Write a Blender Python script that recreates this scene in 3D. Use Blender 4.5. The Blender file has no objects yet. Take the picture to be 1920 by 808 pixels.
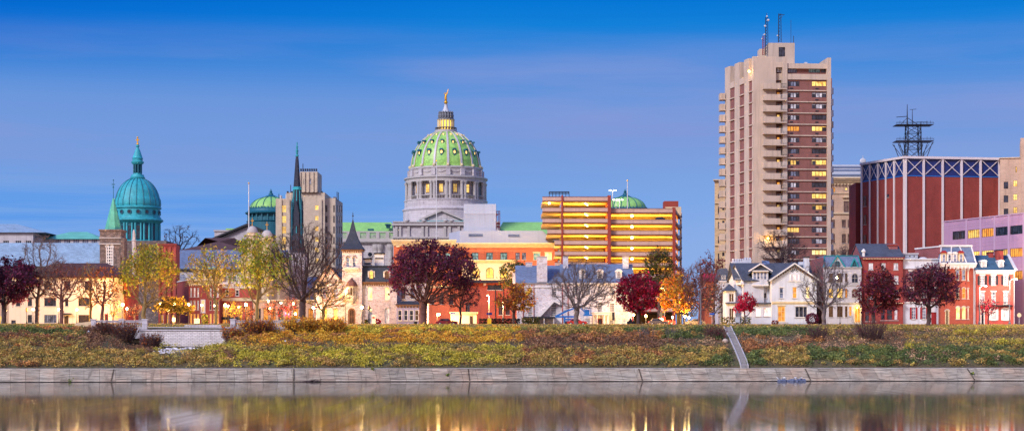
import bpy, math, random
import numpy as np
from mathutils import Vector, noise as mnoise
R = math.radians
SC = bpy.context.scene
COL = SC.collection
random.seed(7)
rng = np.random.default_rng(7)
# ---------------------------------------------------------------- camera model: metres from the photograph's own perspective
FPX, HC, HY, CX = 3350.0, 7.0, 645.0, 960.0
GZ = 11.3                                    # street level above the river
def PX(px, Y): return (px - CX) * Y / FPX
def PZ(py, Y): return HC + (HY - py) * Y / FPX
def shore(x): return 335.0 + 0.06 * x        # water line
def lin(c):
    return tuple(((v / 255) / 12.92 if v / 255 <= 0.04045 else ((v / 255 + 0.055) / 1.055) ** 2.4) for v in c)

# ---------------------------------------------------------------- materials
MATS = {}
def new_mat(name):
    m = bpy.data.materials.new(name); m.use_nodes = True
    nt = m.node_tree; nt.nodes.clear()
    out = nt.nodes.new('ShaderNodeOutputMaterial')
    b = nt.nodes.new('ShaderNodeBsdfPrincipled')
    nt.links.new(b.outputs[0], out.inputs[0])
    MATS[name] = m
    return m, nt, b
def N(nt, t, **kw):
    n = nt.nodes.new(t)
    for k, v in kw.items():
        if k in ('scale', 'detail', 'rough'):
            n.inputs[{'scale': 'Scale', 'detail': 'Detail', 'rough': 'Roughness'}[k]].default_value = v
        else: setattr(n, k, v)
    return n
def coords(nt, sx=1, sy=1, sz=1):
    g = nt.nodes.new('ShaderNodeNewGeometry')
    v = N(nt, 'ShaderNodeVectorMath', operation='MULTIPLY'); v.inputs[1].default_value = (sx, sy, sz)
    nt.links.new(g.outputs['Position'], v.inputs[0]); return v.outputs[0]
def mixc(nt, fac, a, b, mode='MIX'):
    m = N(nt, 'ShaderNodeMix', data_type='RGBA', blend_type=mode)
    for s, v in ((0, fac), (6, a), (7, b)):
        if hasattr(v, 'is_output'): nt.links.new(v, m.inputs[s])
        elif s == 0: m.inputs[0].default_value = v
        else: m.inputs[s].default_value = (*v[:3], 1)
    return m.outputs[2]
def ramp(nt, fac, p0, p1):
    m = N(nt, 'ShaderNodeMapRange'); m.inputs[1].default_value = p0; m.inputs[2].default_value = p1
    nt.links.new(fac, m.inputs[0]); return m.outputs[0]
def mul(c, k): return tuple(min(1, v * k) for v in c[:3])
def bump(nt, b, h, s, d=0.1):
    n = N(nt, 'ShaderNodeBump'); n.inputs['Strength'].default_value = s; n.inputs['Distance'].default_value = d
    nt.links.new(h, n.inputs['Height']); nt.links.new(n.outputs[0], b.inputs['Normal'])

def plain(name, c, rough=0.7, amt=0.16, scale=0.5, streak=0.12, metal=0.0, srgb=True, spec=None):
    """weathered surface: two noise scales and rain streaks"""
    if name in MATS: return MATS[name]
    c = lin(c) if srgb else c
    m, nt, b = new_mat(name)
    n1 = N(nt, 'ShaderNodeTexNoise', scale=scale, detail=5); nt.links.new(coords(nt), n1.inputs['Vector'])
    n2 = N(nt, 'ShaderNodeTexNoise', scale=1.0, detail=4); nt.links.new(coords(nt, 1.6, 1.6, 0.12), n2.inputs['Vector'])
    n3 = N(nt, 'ShaderNodeTexNoise', scale=5.0, detail=3); nt.links.new(coords(nt), n3.inputs['Vector'])
    col = mixc(nt, ramp(nt, n1.outputs[0], 0.32, 0.68), mul(c, 1 - amt), mul(c, 1 + amt))
    col = mixc(nt, ramp(nt, n2.outputs[0], 0.52, 0.75), col, mul(c, 1 - 2.4 * streak))
    col = mixc(nt, ramp(nt, n3.outputs[0], 0.35, 0.65), col, mixc(nt, 0.5, col, mul(c, 1 - amt)))
    nt.links.new(col, b.inputs['Base Color'])
    b.inputs['Roughness'].default_value = rough; b.inputs['Metallic'].default_value = metal
    if spec is not None: b.inputs['Specular IOR Level'].default_value = spec
    bump(nt, b, n3.outputs[0], 0.15, 0.05)
    return m
def masonry(name, c, mortar, bw=0.6, bh=0.25, rough=0.85, amt=0.2, msize=0.02, srgb=True, off=0.5):
    """coursed brick, block, slate or tile, running in x and z"""
    if name in MATS: return MATS[name]
    if srgb: c = lin(c); mortar = lin(mortar)
    m, nt, b = new_mat(name)
    g = nt.nodes.new('ShaderNodeNewGeometry'); s = N(nt, 'ShaderNodeSeparateXYZ'); nt.links.new(g.outputs['Position'], s.inputs[0])
    a = N(nt, 'ShaderNodeMath', operation='ADD'); nt.links.new(s.outputs[0], a.inputs[0]); nt.links.new(s.outputs[1], a.inputs[1])
    cb = N(nt, 'ShaderNodeCombineXYZ'); nt.links.new(a.outputs[0], cb.inputs[0]); nt.links.new(s.outputs[2], cb.inputs[1])
    t = nt.nodes.new('ShaderNodeTexBrick'); nt.links.new(cb.outputs[0], t.inputs['Vector'])
    t.offset = off
    t.inputs['Scale'].default_value = 1; t.inputs['Brick Width'].default_value = bw; t.inputs['Row Height'].default_value = bh
    t.inputs['Mortar Size'].default_value = msize
    t.inputs['Color1'].default_value = (*mul(c, 1 - amt), 1); t.inputs['Color2'].default_value = (*mul(c, 1 + amt), 1)
    t.inputs['Mortar'].default_value = (*mortar, 1)
    n1 = N(nt, 'ShaderNodeTexNoise', scale=0.35, detail=6); nt.links.new(coords(nt), n1.inputs['Vector'])
    n2 = N(nt, 'ShaderNodeTexNoise', scale=1.0, detail=4); nt.links.new(coords(nt, 1.2, 1.2, 0.15), n2.inputs['Vector'])
    col = mixc(nt, ramp(nt, n1.outputs[0], 0.35, 0.7), t.outputs[0], mixc(nt, 1.0, t.outputs[0], (0.82, 0.8, 0.8), 'MULTIPLY'))
    col = mixc(nt, ramp(nt, n2.outputs[0], 0.55, 0.8), col, mixc(nt, 1.0, col, (0.7, 0.68, 0.68), 'MULTIPLY'))
    nt.links.new(col, b.inputs['Base Color']); b.inputs['Roughness'].default_value = rough
    bump(nt, b, t.outputs['Fac'], -0.3, 0.05)
    return m
def rubble(name, c, mortar, size=0.6, rough=0.9, amt=0.35):
    if name in MATS: return MATS[name]
    c = lin(c); mortar = lin(mortar)
    m, nt, b = new_mat(name)
    co = coords(nt, 1 / size, 1 / size, 1.7 / size)
    v = nt.nodes.new('ShaderNodeTexVoronoi'); nt.links.new(co, v.inputs['Vector']); v.inputs['Scale'].default_value = 1
    e = nt.nodes.new('ShaderNodeTexVoronoi'); e.feature = 'DISTANCE_TO_EDGE'; nt.links.new(co, e.inputs['Vector']); e.inputs['Scale'].default_value = 1
    sp = N(nt, 'ShaderNodeSeparateColor'); nt.links.new(v.outputs['Color'], sp.inputs[0])
    col = mixc(nt, sp.outputs[0], mul(c, 1 - amt), mul(c, 1 + amt))
    col = mixc(nt, ramp(nt, sp.outputs[1], 0.7, 1.0), col, mul((c[0] * 1.05, c[1] * 0.92, c[2] * 0.85), 1 - amt * 0.6))
    col = mixc(nt, ramp(nt, e.outputs[0], 0.09, 0.03), col, mortar)
    n1 = N(nt, 'ShaderNodeTexNoise', scale=0.3, detail=5); nt.links.new(coords(nt), n1.inputs['Vector'])
    col = mixc(nt, ramp(nt, n1.outputs[0], 0.4, 0.75), col, mixc(nt, 1.0, col, (0.75, 0.73, 0.72), 'MULTIPLY'))
    nt.links.new(col, b.inputs['Base Color']); b.inputs['Roughness'].default_value = rough
    bump(nt, b, e.outputs[0], 0.5, 0.08)
    return m
def pane(name, c, rough=0.08, emit=None, k=0.0, curt=None):
    """window glass with what hangs behind it; lit rooms give off light"""
    if name in MATS: return MATS[name]
    m, nt, b = new_mat(name)
    n = N(nt, 'ShaderNodeTexNoise', scale=1.0, detail=3); nt.links.new(coords(nt, 1.5, 1.5, 0.9), n.inputs['Vector'])
    n2 = N(nt, 'ShaderNodeTexNoise', scale=0.6, detail=2); nt.links.new(coords(nt), n2.inputs['Vector'])
    c = lin(c)
    col = mixc(nt, ramp(nt, n.outputs[0], 0.35, 0.65), mul(c, 0.55), curt and lin(curt) or mul(c, 1.3))
    nt.links.new(col, b.inputs['Base Color']); b.inputs['Roughness'].default_value = rough
    if emit:
        e = lin(emit); oi = nt.nodes.new('ShaderNodeObjectInfo'); mo = N(nt, 'ShaderNodeMapRange'); mo.inputs[3].default_value = k * .45; mo.inputs[4].default_value = k * 1.35; nt.links.new(oi.outputs['Random'], mo.inputs[0])
        ec = mixc(nt, ramp(nt, n.outputs[0], 0.36, 0.62), (e[0] * 0.5, e[1] * 0.36, e[2] * 0.25), e)
        ec = mixc(nt, ramp(nt, n2.outputs[0], 0.4, 0.75), ec, (min(1, e[0] * 1.2), min(1, e[1] * 1.35), min(1, e[2] * 2.2)))
        nt.links.new(ec, b.inputs['Emission Color']); nt.links.new(mo.outputs[0], b.inputs['Emission Strength'])
        m.cycles.emission_sampling = 'NONE'
    return m
def glow(name, c, k):
    if name in MATS: return MATS[name]
    m, nt, b = new_mat(name)
    b.inputs['Base Color'].default_value = (*lin(c), 1); b.inputs['Emission Color'].default_value = (*lin(c), 1)
    b.inputs['Emission Strength'].default_value = k; m.cycles.emission_sampling = 'NONE'
    return m
def leafmat(name, trans=0.35):
    if name in MATS: return MATS[name]
    m, nt, b = new_mat(name)
    a = nt.nodes.new('ShaderNodeVertexColor'); a.layer_name = 'Col'
    nt.links.new(a.outputs[0], b.inputs['Base Color']); b.inputs['Roughness'].default_value = 0.6
    b.inputs['Specular IOR Level'].default_value = 0.25
    t = nt.nodes.new('ShaderNodeBsdfTranslucent'); nt.links.new(a.outputs[0], t.inputs[0])
    mx = nt.nodes.new('ShaderNodeMixShader'); mx.inputs[0].default_value = trans
    out = [n for n in nt.nodes if n.type == 'OUTPUT_MATERIAL'][0]
    nt.links.new(b.outputs[0], mx.inputs[1]); nt.links.new(t.outputs[0], mx.inputs[2]); nt.links.new(mx.outputs[0], out.inputs[0])
    return m

# ---------------------------------------------------------------- mesh collecting
class MB:
    def __init__(s): s.v = []; s.f = []; s.p = []
    def mark(s, v0, f0, anch=None):      # remember each primitive and the points it joins others at
        s.p.append((v0, len(s.v), f0, len(s.f), anch or s.v[v0:])); return s
    def poly(s, pts):
        n = len(s.v); s.v += [tuple(p) for p in pts]; s.f.append(tuple(range(n, n + len(pts))))
        return s
    def hexa(s, p):      # 8 points: bottom ring, top ring
        n = len(s.v); f0 = len(s.f); s.v += [tuple(q) for q in p]
        for q in ((0, 3, 2, 1), (4, 5, 6, 7), (0, 1, 5, 4), (1, 2, 6, 5), (2, 3, 7, 6), (3, 0, 4, 7)): s.f.append(tuple(n + i for i in q))
        return s.mark(n, f0)
    def abox(s, x0, x1, y0, y1, z0, z1):
        return s.hexa([(x0, y0, z0), (x1, y0, z0), (x1, y1, z0), (x0, y1, z0), (x0, y0, z1), (x1, y0, z1), (x1, y1, z1), (x0, y1, z1)])
    def fbox(s, f, u0, u1, z0, z1, d0, d1):
        return s.hexa([f.pt(u0, z0, d1), f.pt(u1, z0, d1), f.pt(u1, z0, d0), f.pt(u0, z0, d0), f.pt(u0, z1, d1), f.pt(u1, z1, d1), f.pt(u1, z1, d0), f.pt(u0, z1, d0)])
    def pbox(s, f, x0, y0, x1, y1, d0, d1):   # pixel rectangle on a face
        u0, u1 = f.u(x0), f.u(x1); um = (u0 + u1) / 2
        return s.fbox(f, u0, u1, f.z(y1, um), f.z(y0, um), d0, d1)
    def extr(s, f, pts, d0, d1):              # polygon of (u, z) on a face, pushed from d0 to d1
        n = len(pts); a = [f.pt(u, z, d1) for u, z in pts]; b = [f.pt(u, z, d0) for u, z in pts]
        v0, f0 = len(s.v), len(s.f); s.poly(a); s.poly(b[::-1])
        for i in range(n): j = (i + 1) % n; s.poly([a[i], b[i], b[j], a[j]])
        return s.mark(v0, f0)
    def lathe(s, cx, cy, prof, n=24, a0=0.0, cap=True, sx=1.0, sy=1.0):
        base = len(s.v); f0 = len(s.f)
        for r, z in prof:
            for k in range(n):
                a = a0 + 2 * math.pi * k / n
                s.v.append((cx + r * sx * math.cos(a), cy + r * sy * math.sin(a), z))
        for i in range(len(prof) - 1):
            for k in range(n):
                k2 = (k + 1) % n
                s.f.append((base + i * n + k, base + i * n + k2, base + (i + 1) * n + k2, base + (i + 1) * n + k))
        if cap:
            s.f.append(tuple(base + k for k in range(n))[::-1]); s.f.append(tuple(base + (len(prof) - 1) * n + k for k in range(n)))
        return s.mark(base, f0)
    def tube(s, p0, p1, r0, r1=None, n=6):
        r1 = r0 if r1 is None else r1
        p0 = Vector(p0); p1 = Vector(p1); d = (p1 - p0).normalized()
        a = d.orthogonal().normalized(); b = d.cross(a); base = len(s.v); f0 = len(s.f)
        for p, r in ((p0, r0), (p1, r1)):
            for k in range(n):
                t = 2 * math.pi * k / n; s.v.append(tuple(p + r * (math.cos(t) * a + math.sin(t) * b)))
        for k in range(n):
            k2 = (k + 1) % n; s.f.append((base + k, base + k2, base + n + k2, base + n + k))
        s.f.append(tuple(base + k for k in range(n))[::-1]); s.f.append(tuple(base + n + k for k in range(n)))
        return s.mark(base, f0, [tuple(p0), tuple(p1)])
    def ball(s, c, r, n=12, m=8, sz=1.0):
        prof = [(max(r * math.sin(math.pi * i / m), 0.001), c[2] - r * sz * math.cos(math.pi * i / m)) for i in range(m + 1)]
        return s.lathe(c[0], c[1], prof, n)
    def pieces(s):
        root = list(range(len(s.p))); at = {}
        def find(i):
            while root[i] != i: i = root[i]
            return i
        for i, q in enumerate(s.p):
            for a in q[4]:
                k = tuple(round(c * 200) for c in a)
                if k in at: root[find(i)] = find(at[k])
                else: at[k] = i
        out = {}
        for i, (v0, v1, f0, f1, _) in enumerate(s.p):
            m = out.setdefault(find(i), MB()); d = len(m.v) - v0; m.v += s.v[v0:v1]; m.f += [tuple(j + d for j in q) for q in s.f[f0:f1]]
        return list(out.values())
    def obj(s, name, mat, parent=None, smooth=False, label=None):
        if name in SPLIT:
            o = None
            for m in s.pieces(): o = m.obj(SPLIT[name], mat, parent, smooth, label)
            return o
        me = bpy.data.meshes.new(name)
        off = Vector(parent['at']) if parent is not None else Vector((0, 0, 0))
        me.from_pydata([(x - off.x, y - off.y, z - off.z) for x, y, z in s.v], [], s.f)
        if smooth:
            me.polygons.foreach_set('use_smooth', [True] * len(me.polygons))
            try: me.set_sharp_from_angle(angle=R(40))
            except Exception: pass
        o = bpy.data.objects.new(name, me); COL.objects.link(o)
        me.materials.append(MATS[mat] if isinstance(mat, str) else mat)
        if parent is not None: attach(o, parent)
        if label: o['label'] = label
        return o
SPLIT = dict(columns='column', capitals='capital', lantern_columns='lantern_column', pilasters='pilaster', ribs='rib', rib_edging='rib_edge', small_dome_ribs='small_dome_rib', urns='urn', antennas='antenna', pinnacles='pinnacle', gablets='gablet', wing_columns='wing_column', attic_piers='attic_pier', roof_vents='roof_vent', downpipes='downpipe', porch_posts='porch_post', portico_columns='portico_column', piers='pier', cross_braces='cross_brace', fins='fin', brick_piers='brick_pier', floor_bands='floor_band', flank_bands='flank_band', wall_air_units='wall_air_unit', parapets='parapet', flank_parapets='flank_parapet', decks='deck', flank_decks='flank_deck', ramps='ramp', louvres='louvre', roof_brackets='roof_bracket', whip_antennas='whip_antenna', legs='leg', stones='stone', dark_lights='dark_light', buttresses='buttress', flank_posts='flank_post', parapet_edging='edging_strip', flank_edging='edging_strip', string_courses='string_course', inner_walls='inner_wall', crenellation='merlon')
def attach(o, parent):
    """mesh data is stored relative to its THING's base, so a sub-part sits at zero under its part"""
    o.parent = parent
    o['at'] = parent['at']
def thing(name, label, cat, at, group=None):
    o = bpy.data.objects.new(name, None); COL.objects.link(o)
    o.empty_display_size = 0.5
    o.location = at; o['at'] = tuple(at); o['label'] = label; o['category'] = cat
    if group: o['group'] = group
    return o
def struct(o, kind='structure'):
    o['kind'] = kind; return o

class Face:
    """a vertical plane in the world, run from one ground point to another; out = towards the viewer's side"""
    def __init__(s, a, b):
        s.a = Vector((a[0], a[1])); s.b = Vector((b[0], b[1])); d = s.b - s.a
        s.L = d.length; s.d = d / s.L; s.n = Vector((s.d.y, -s.d.x))
    def u(s, px):
        k = (px - CX) / FPX
        return (k * s.a.y - s.a.x) / (s.d.x - k * s.d.y)
    def Y(s, u): return s.a.y + s.d.y * u
    def z(s, py, u=0.0): return PZ(py, s.Y(u))
    def pt(s, u, z, out=0.0):
        p = s.a + s.d * u + s.n * out
        return Vector((p.x, p.y, z))
    def back(s, depth):
        return Face(s.a - s.n * depth, s.b - s.n * depth)
def PF(px0, Y0, px1, Y1=None):
    Y1 = Y0 if Y1 is None else Y1
    return Face((PX(px0, Y0), Y0), (PX(px1, Y1), Y1))

class Bld:
    """a building: an Empty at its base, walls with real openings, windows as parts with their panes below them"""
    def __init__(s, name, label, at_px, Y, cat='building', group=None, z=GZ):
        s.root = thing(name, label, cat, (PX(at_px, Y), Y, z), group); s.walls = []
    def part(s, name, mb, mat, label=None, smooth=False, parent=None):
        return mb.obj(name, mat, parent or s.root, smooth, label)
    def wall(s, f, z0, z1, mat, depth=None, top=True, sides=(1, 1), back=True, u0=0.0, u1=None, name='wall'):
        w = dict(f=f, z0=z0, z1=z1, mat=mat, depth=depth, top=top, sides=sides, back=back, ops=[], u0=u0, u1=f.L if u1 is None else u1, extra=MB(), name=name)
        s.walls.append(w); return w
    def win(s, w, x0, y0, x1, y1, p='pane_dark', arch=False, fm='trim_white', cols=2, rows=2, fw=0.07, rec=0.18, op=True, lintel=None, sill=True, name='window', mull=0.035, shut=None):
        f = w['f']; u0, u1 = f.u(x0), f.u(x1); um = (u0 + u1) / 2; z0, z1 = f.z(y1, um), f.z(y0, um)
        return s.winu(w, u0, u1, z0, z1, p, arch, fm, cols, rows, fw, rec, op, lintel, sill, name, mull, shut)
    def winu(s, w, u0, u1, z0, z1, p='pane_dark', arch=False, fm='trim_white', cols=2, rows=2, fw=0.07, rec=0.18, op=True, lintel=None, sill=True, name='window', mull=0.035, shut=None):
        f = w['f']; mb = MB(); um = (u0 + u1) / 2
        if op: w['ops'].append((u0, u1, z0, z1)); d = -rec
        else: d = 0.05; rec = -0.05
        zt = z1
        if arch:
            r = (u1 - u0) / 2; h = min(r, (z1 - z0) * 0.6); zt = z1 - h
            arc = [(um - r * math.cos(math.pi * i / 10), zt + h * math.sin(math.pi * i / 10)) for i in range(11)]
            ri = r - fw; hi = h - fw
            ai = [(um - ri * math.cos(math.pi * i / 10), zt + hi * math.sin(math.pi * i / 10)) for i in range(11)]
            if op:      # masonry spandrels over the arch
                for i in range(10):
                    a, b = arc[i], arc[i + 1]
                    w['extra'].extr(f, [a, b, (b[0], z1), (a[0], z1)], -rec, 0.0)
            for i in range(10): mb.extr(f, [arc[i], arc[i + 1], ai[i + 1], ai[i]], d, d + 0.12)
            polyp = [(u0 + fw, z0 + fw), (u1 - fw, z0 + fw)] + ai[::-1]
        else:
            mb.fbox(f, u0 + fw, u1 - fw, z1 - fw, z1, d, d + 0.12)
            polyp = [(u0 + fw, z0 + fw), (u1 - fw, z0 + fw), (u1 - fw, z1 - fw), (u0 + fw, z1 - fw)]
        mb.fbox(f, u0, u0 + fw, z0, zt, d, d + 0.12); mb.fbox(f, u1 - fw, u1, z0, zt, d, d + 0.12)
        mb.fbox(f, u0 + fw, u1 - fw, z0, z0 + fw, d, d + 0.12)
        for i in range(1, cols):
            u = u0 + (u1 - u0) * i / cols; mb.fbox(f, u - mull, u + mull, z0 + fw, z1 - fw - 0.01, d + 0.03, d + 0.09)
        for i in range(1, rows):
            z = z0 + (z1 - z0) * i / rows; mb.fbox(f, u0 + fw, u1 - fw, z - mull, z + mull, d + 0.035, d + 0.10)
        o = mb.obj(name, fm, s.root)
        g = MB().poly([f.pt(u, z, d + 0.04) for u, z in polyp]); g.obj('pane', p, o)
        if sill: MB().fbox(f, u0 - 0.12, u1 + 0.12, z0 - 0.14, z0, -0.02, 0.14).obj('sill', 'trim_stone' if sill is True else sill, o)
        if lintel:
            l = MB()
            if arch:
                for i in range(10):
                    a, b = arc[i], arc[i + 1]; k = 1.0 + 0.16 / r
                    A = (um + (a[0] - um) * k, zt + (a[1] - zt) * (1 + .16 / h)); B = (um + (b[0] - um) * k, zt + (b[1] - zt) * (1 + .16 / h))
                    l.extr(f, [a, b, B, A], 0.002, 0.09)
            else: l.fbox(f, u0 - 0.14, u1 + 0.14, z1, z1 + 0.26, -0.02, 0.10)
            l.obj('lintel', lintel, o)
        if shut:
            for a, b in ((u0 - (u1 - u0) * 0.52, u0 - 0.02), (u1 + 0.02, u1 + (u1 - u0) * 0.52)):
                MB().fbox(f, a, b, z0, z1, 0.004, 0.07).obj('shutter', shut, o)
        return o
    def finish(s):
        for w in s.walls:
            f = w['f']; mb = MB(); u0, u1, z0, z1 = w['u0'], w['u1'], w['z0'], w['z1']; rec = 0.3
            us = sorted({u0, u1, *[min(max(q, u0), u1) for o in w['ops'] for q in o[:2]]}); zs = sorted({z0, z1, *[min(max(q, z0), z1) for o in w['ops'] for q in o[2:]]})
            for i in range(len(us) - 1):
                for j in range(len(zs) - 1):
                    um, zm = (us[i] + us[i + 1]) / 2, (zs[j] + zs[j + 1]) / 2
                    if any(o[0] < um < o[1] and o[2] < zm < o[3] for o in w['ops']): continue
                    mb.poly([f.pt(us[i], zs[j]), f.pt(us[i + 1], zs[j]), f.pt(us[i + 1], zs[j + 1]), f.pt(us[i], zs[j + 1])])
            for a, b, c, d in w['ops']:
                for p, q in (((a, c), (b, c)), ((b, c), (b, d)), ((b, d), (a, d)), ((a, d), (a, c))):
                    mb.poly([f.pt(*p), f.pt(*q), f.pt(*q, -rec), f.pt(*p, -rec)])
            n = len(mb.v); mb.v += w['extra'].v; mb.f += [tuple(i + n for i in q) for q in w['extra'].f]
            D = w['depth']
            if D:
                if w['sides'][0]: mb.poly([f.pt(u0, z0), f.pt(u0, z1), f.pt(u0, z1, -D), f.pt(u0, z0, -D)])
                if w['sides'][1]: mb.poly([f.pt(u1, z0), f.pt(u1, z0, -D), f.pt(u1, z1, -D), f.pt(u1, z1)])
                if w['back']: mb.poly([f.pt(u0, z0, -D), f.pt(u0, z1, -D), f.pt(u1, z1, -D), f.pt(u1, z0, -D)])
                if w['top']: mb.poly([f.pt(u0, z1), f.pt(u1, z1), f.pt(u1, z1, -D), f.pt(u0, z1, -D)])
            mb.obj(w['name'], w['mat'], s.root)
    # ---- roofs, in the frame of a face
    def gable_x(s, f, zE, zR, D, mat, ov=0.4, th=0.2, u0=0.0, u1=None, gmat=None, name='roof'):
        """ridge along the face; gable ends at its two sides"""
        u1 = f.L if u1 is None else u1; mb = MB(); k = (zR - zE) / (D / 2)
        a, b = u0 - ov, u1 + ov
        for d0, d1 in ((ov, -D / 2), (-D - ov, -D / 2)):
            zo = zE - k * ov
            mb.hexa([f.pt(a, zo, d0), f.pt(b, zo, d0), f.pt(b, zR, d1), f.pt(a, zR, d1), f.pt(a, zo + th, d0), f.pt(b, zo + th, d0), f.pt(b, zR + th, d1), f.pt(a, zR + th, d1)])
        if gmat:
            for u in (u0, u1): s.part('gable', MB().poly([f.pt(u, zE, 0), f.pt(u, zE, -D), f.pt(u, zR, -D / 2)]), gmat)
        return s.part(name, mb, mat)
    def gable_y(s, f, zE, zR, D, mat, ov=0.5, th=0.2, u0=0.0, u1=None, gmat=None, name='roof', front=0.5):
        """ridge runs away from the viewer; the gable looks out of the face"""
        u1 = f.L if u1 is None else u1; um = (u0 + u1) / 2; mb = MB(); k = (zR - zE) / (um - u0)
        for ua in (u0 - ov, u1 + ov):
            zo = zE - k * ov
            mb.hexa([f.pt(ua, zo, front), f.pt(um, zR, front), f.pt(um, zR, -D), f.pt(ua, zo, -D), f.pt(ua, zo + th, front), f.pt(um, zR + th, front), f.pt(um, zR + th, -D), f.pt(ua, zo + th, -D)])
        if gmat:
            s.part('gable', MB().poly([f.pt(u0, zE), f.pt(u1, zE), f.pt(um, zR)]), gmat)
        return s.part(name, mb, mat)
    def hip(s, f, zE, zR, D, mat, ov=0.5, u0=0.0, u1=None, inset=None, name='roof'):
        u1 = f.L if u1 is None else u1; inset = D / 2 if inset is None else inset
        a, b, c, d = f.pt(u0 - ov, zE, ov), f.pt(u1 + ov, zE, ov), f.pt(u1 + ov, zE, -D - ov), f.pt(u0 - ov, zE, -D - ov)
        e, g = f.pt(u0 + inset, zR, -D / 2), f.pt(u1 - inset, zR, -D / 2)
        return s.part(name, MB().poly([a, b, g, e]).poly([b, c, g]).poly([c, d, e, g]).poly([d, a, e]).poly([d, c, b, a]), mat)
    def mansard(s, f, z0, z1, D, mat, ins=1.2, ov=0.2, u0=0.0, u1=None, name='roof'):
        u1 = f.L if u1 is None else u1
        lo = [f.pt(u0 - ov, z0, ov), f.pt(u1 + ov, z0, ov), f.pt(u1 + ov, z0, -D - ov), f.pt(u0 - ov, z0, -D - ov)]
        hi = [f.pt(u0 + ins * .3, z1, -ins), f.pt(u1 - ins * .3, z1, -ins), f.pt(u1 - ins * .3, z1, -D + ins), f.pt(u0 + ins * .3, z1, -D + ins)]
        return s.part(name, MB().hexa(lo + hi), mat)
    def cornice(s, f, z0, z1, mat, steps=2, proj=0.4, u0=0.0, u1=None, name='cornice', dent=None, back=-0.02):
        u1 = f.L if u1 is None else u1; mb = MB()
        for i in range(steps):
            p = proj * (i + 1) / steps
            mb.fbox(f, u0 - p * .5, u1 + p * .5, z0 + (z1 - z0) * i / steps, z0 + (z1 - z0) * (i + 1) / steps, back, p)
        if dent:
            n = int((u1 - u0) / dent)
            for i in range(n):
                u = u0 + (i + .5) * (u1 - u0) / n; mb.fbox(f, u - dent * .22, u + dent * .22, z0 - 0.35, z0, -0.01, proj * 0.45)
        return s.part(name, mb, mat)
# ---------------------------------------------------------------- palettes (true leaf, bark and soil colours)
def pal(*cs): return [lin(c) for c in cs]
P_MAROON = pal((92, 36, 66), (112, 40, 70), (76, 32, 60), (124, 46, 66), (98, 44, 72))
P_DARKRED = pal((132, 46, 58), (108, 40, 56), (150, 52, 54), (142, 70, 54), (100, 46, 54))
P_CRIMSON = pal((164, 24, 60), (190, 34, 72), (132, 18, 48), (206, 48, 84), (150, 30, 50))
P_RUBY = pal((206, 30, 66), (226, 44, 84), (178, 22, 56))
P_YGREEN = pal((178, 182, 60), (200, 190, 66), (142, 162, 54), (214, 190, 74), (122, 148, 52))
P_GREEN = pal((86, 120, 40), (104, 134, 46), (66, 100, 38), (122, 140, 56))
P_YELLOW = pal((176, 146, 44), (150, 130, 42), (190, 156, 60), (128, 118, 44))
P_ORANGE = pal((226, 140, 40), (212, 158, 48), (226, 116, 44), (180, 132, 48), (216, 172, 60))
P_ORBROWN = pal((170, 88, 44), (196, 116, 44), (148, 70, 46), (178, 124, 56))
P_DKGREEN = pal((76, 92, 46), (94, 104, 48), (62, 76, 44), (112, 106, 50), (124, 94, 52))
P_RUST = pal((128, 66, 48), (150, 82, 60), (108, 56, 50))
def bark(name, c): return plain(name, c, 0.95, 0.3, 2.0, 0.1)

def col_mesh(name, V, F4, C, mat, parent=None):
    """quads from arrays, with one colour per vertex"""
    me = bpy.data.meshes.new(name); n = len(V); m = len(F4)
    off = np.array(parent['at']) if parent is not None else np.zeros(3)
    me.vertices.add(n); me.vertices.foreach_set('co', (V - off).astype(np.float32).ravel())
    k = F4.shape[1]
    me.loops.add(m * k); me.loops.foreach_set('vertex_index', F4.astype(np.int32).ravel())
    me.polygons.add(m); me.polygons.foreach_set('loop_start', np.arange(0, m * k, k, dtype=np.int32)); me.polygons.foreach_set('loop_total', np.full(m, k, dtype=np.int32))
    if C is not None:
        a = me.color_attributes.new('Col', 'FLOAT_COLOR', 'POINT')
        a.data.foreach_set('color', np.concatenate([C, np.ones((n, 1))], 1).astype(np.float32).ravel())
    me.update(); me.validate()
    o = bpy.data.objects.new(name, me); COL.objects.link(o); me.materials.append(MATS[mat] if isinstance(mat, str) else mat)
    if parent is not None: attach(o, parent)
    return o
def leaf_quads(P, size, cols, r, flat=0.0, asp=1.5):
    """small leaf-shaped quads at points P in random directions"""
    n = len(P); a = r.normal(size=(n, 3)); a /= np.linalg.norm(a, axis=1)[:, None] + 1e-9
    b = r.normal(size=(n, 3)); b[:, 2] *= (1 - flat); b -= (a * b).sum(1)[:, None] * a; b /= np.linalg.norm(b, axis=1)[:, None] + 1e-9
    s = (size * r.uniform(0.45, 1.6, n))[:, None]
    V = np.stack([P - a * s * asp / 2, P + b * s * .42, P + a * s * asp / 2, P - b * s * .42], 1).reshape(-1, 3)
    F4 = np.arange(4 * n).reshape(n, 4); C = np.repeat(cols, 4, 0)
    return V, F4, C
def seg_mesh(A, B, ra, rb, k):
    d = B - A; L = np.linalg.norm(d, axis=1)[:, None] + 1e-9; d = d / L
    up = np.where(np.abs(d[:, 2:3]) > 0.9, np.array([[1., 0, 0]]), np.array([[0, 0, 1.]]))
    a = np.cross(d, up); a /= np.linalg.norm(a, axis=1)[:, None]; b = np.cross(d, a)
    B = B + d * rb[:, None] * 0.6
    t = np.arange(k) * 2 * math.pi / k; ring = np.cos(t)[None, :, None] * a[:, None, :] + np.sin(t)[None, :, None] * b[:, None, :]
    V = np.concatenate([A[:, None] + ring * ra[:, None, None], B[:, None] + ring * rb[:, None, None]], 1)
    n = len(A); F = []
    i = np.arange(n)[:, None] * 2 * k
    for q in range(k):
        q2 = (q + 1) % k; F.append(np.concatenate([i + q, i + q2, i + k + q2, i + k + q], 1))
    return V.reshape(-1, 3), np.concatenate(F, 0)

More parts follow.
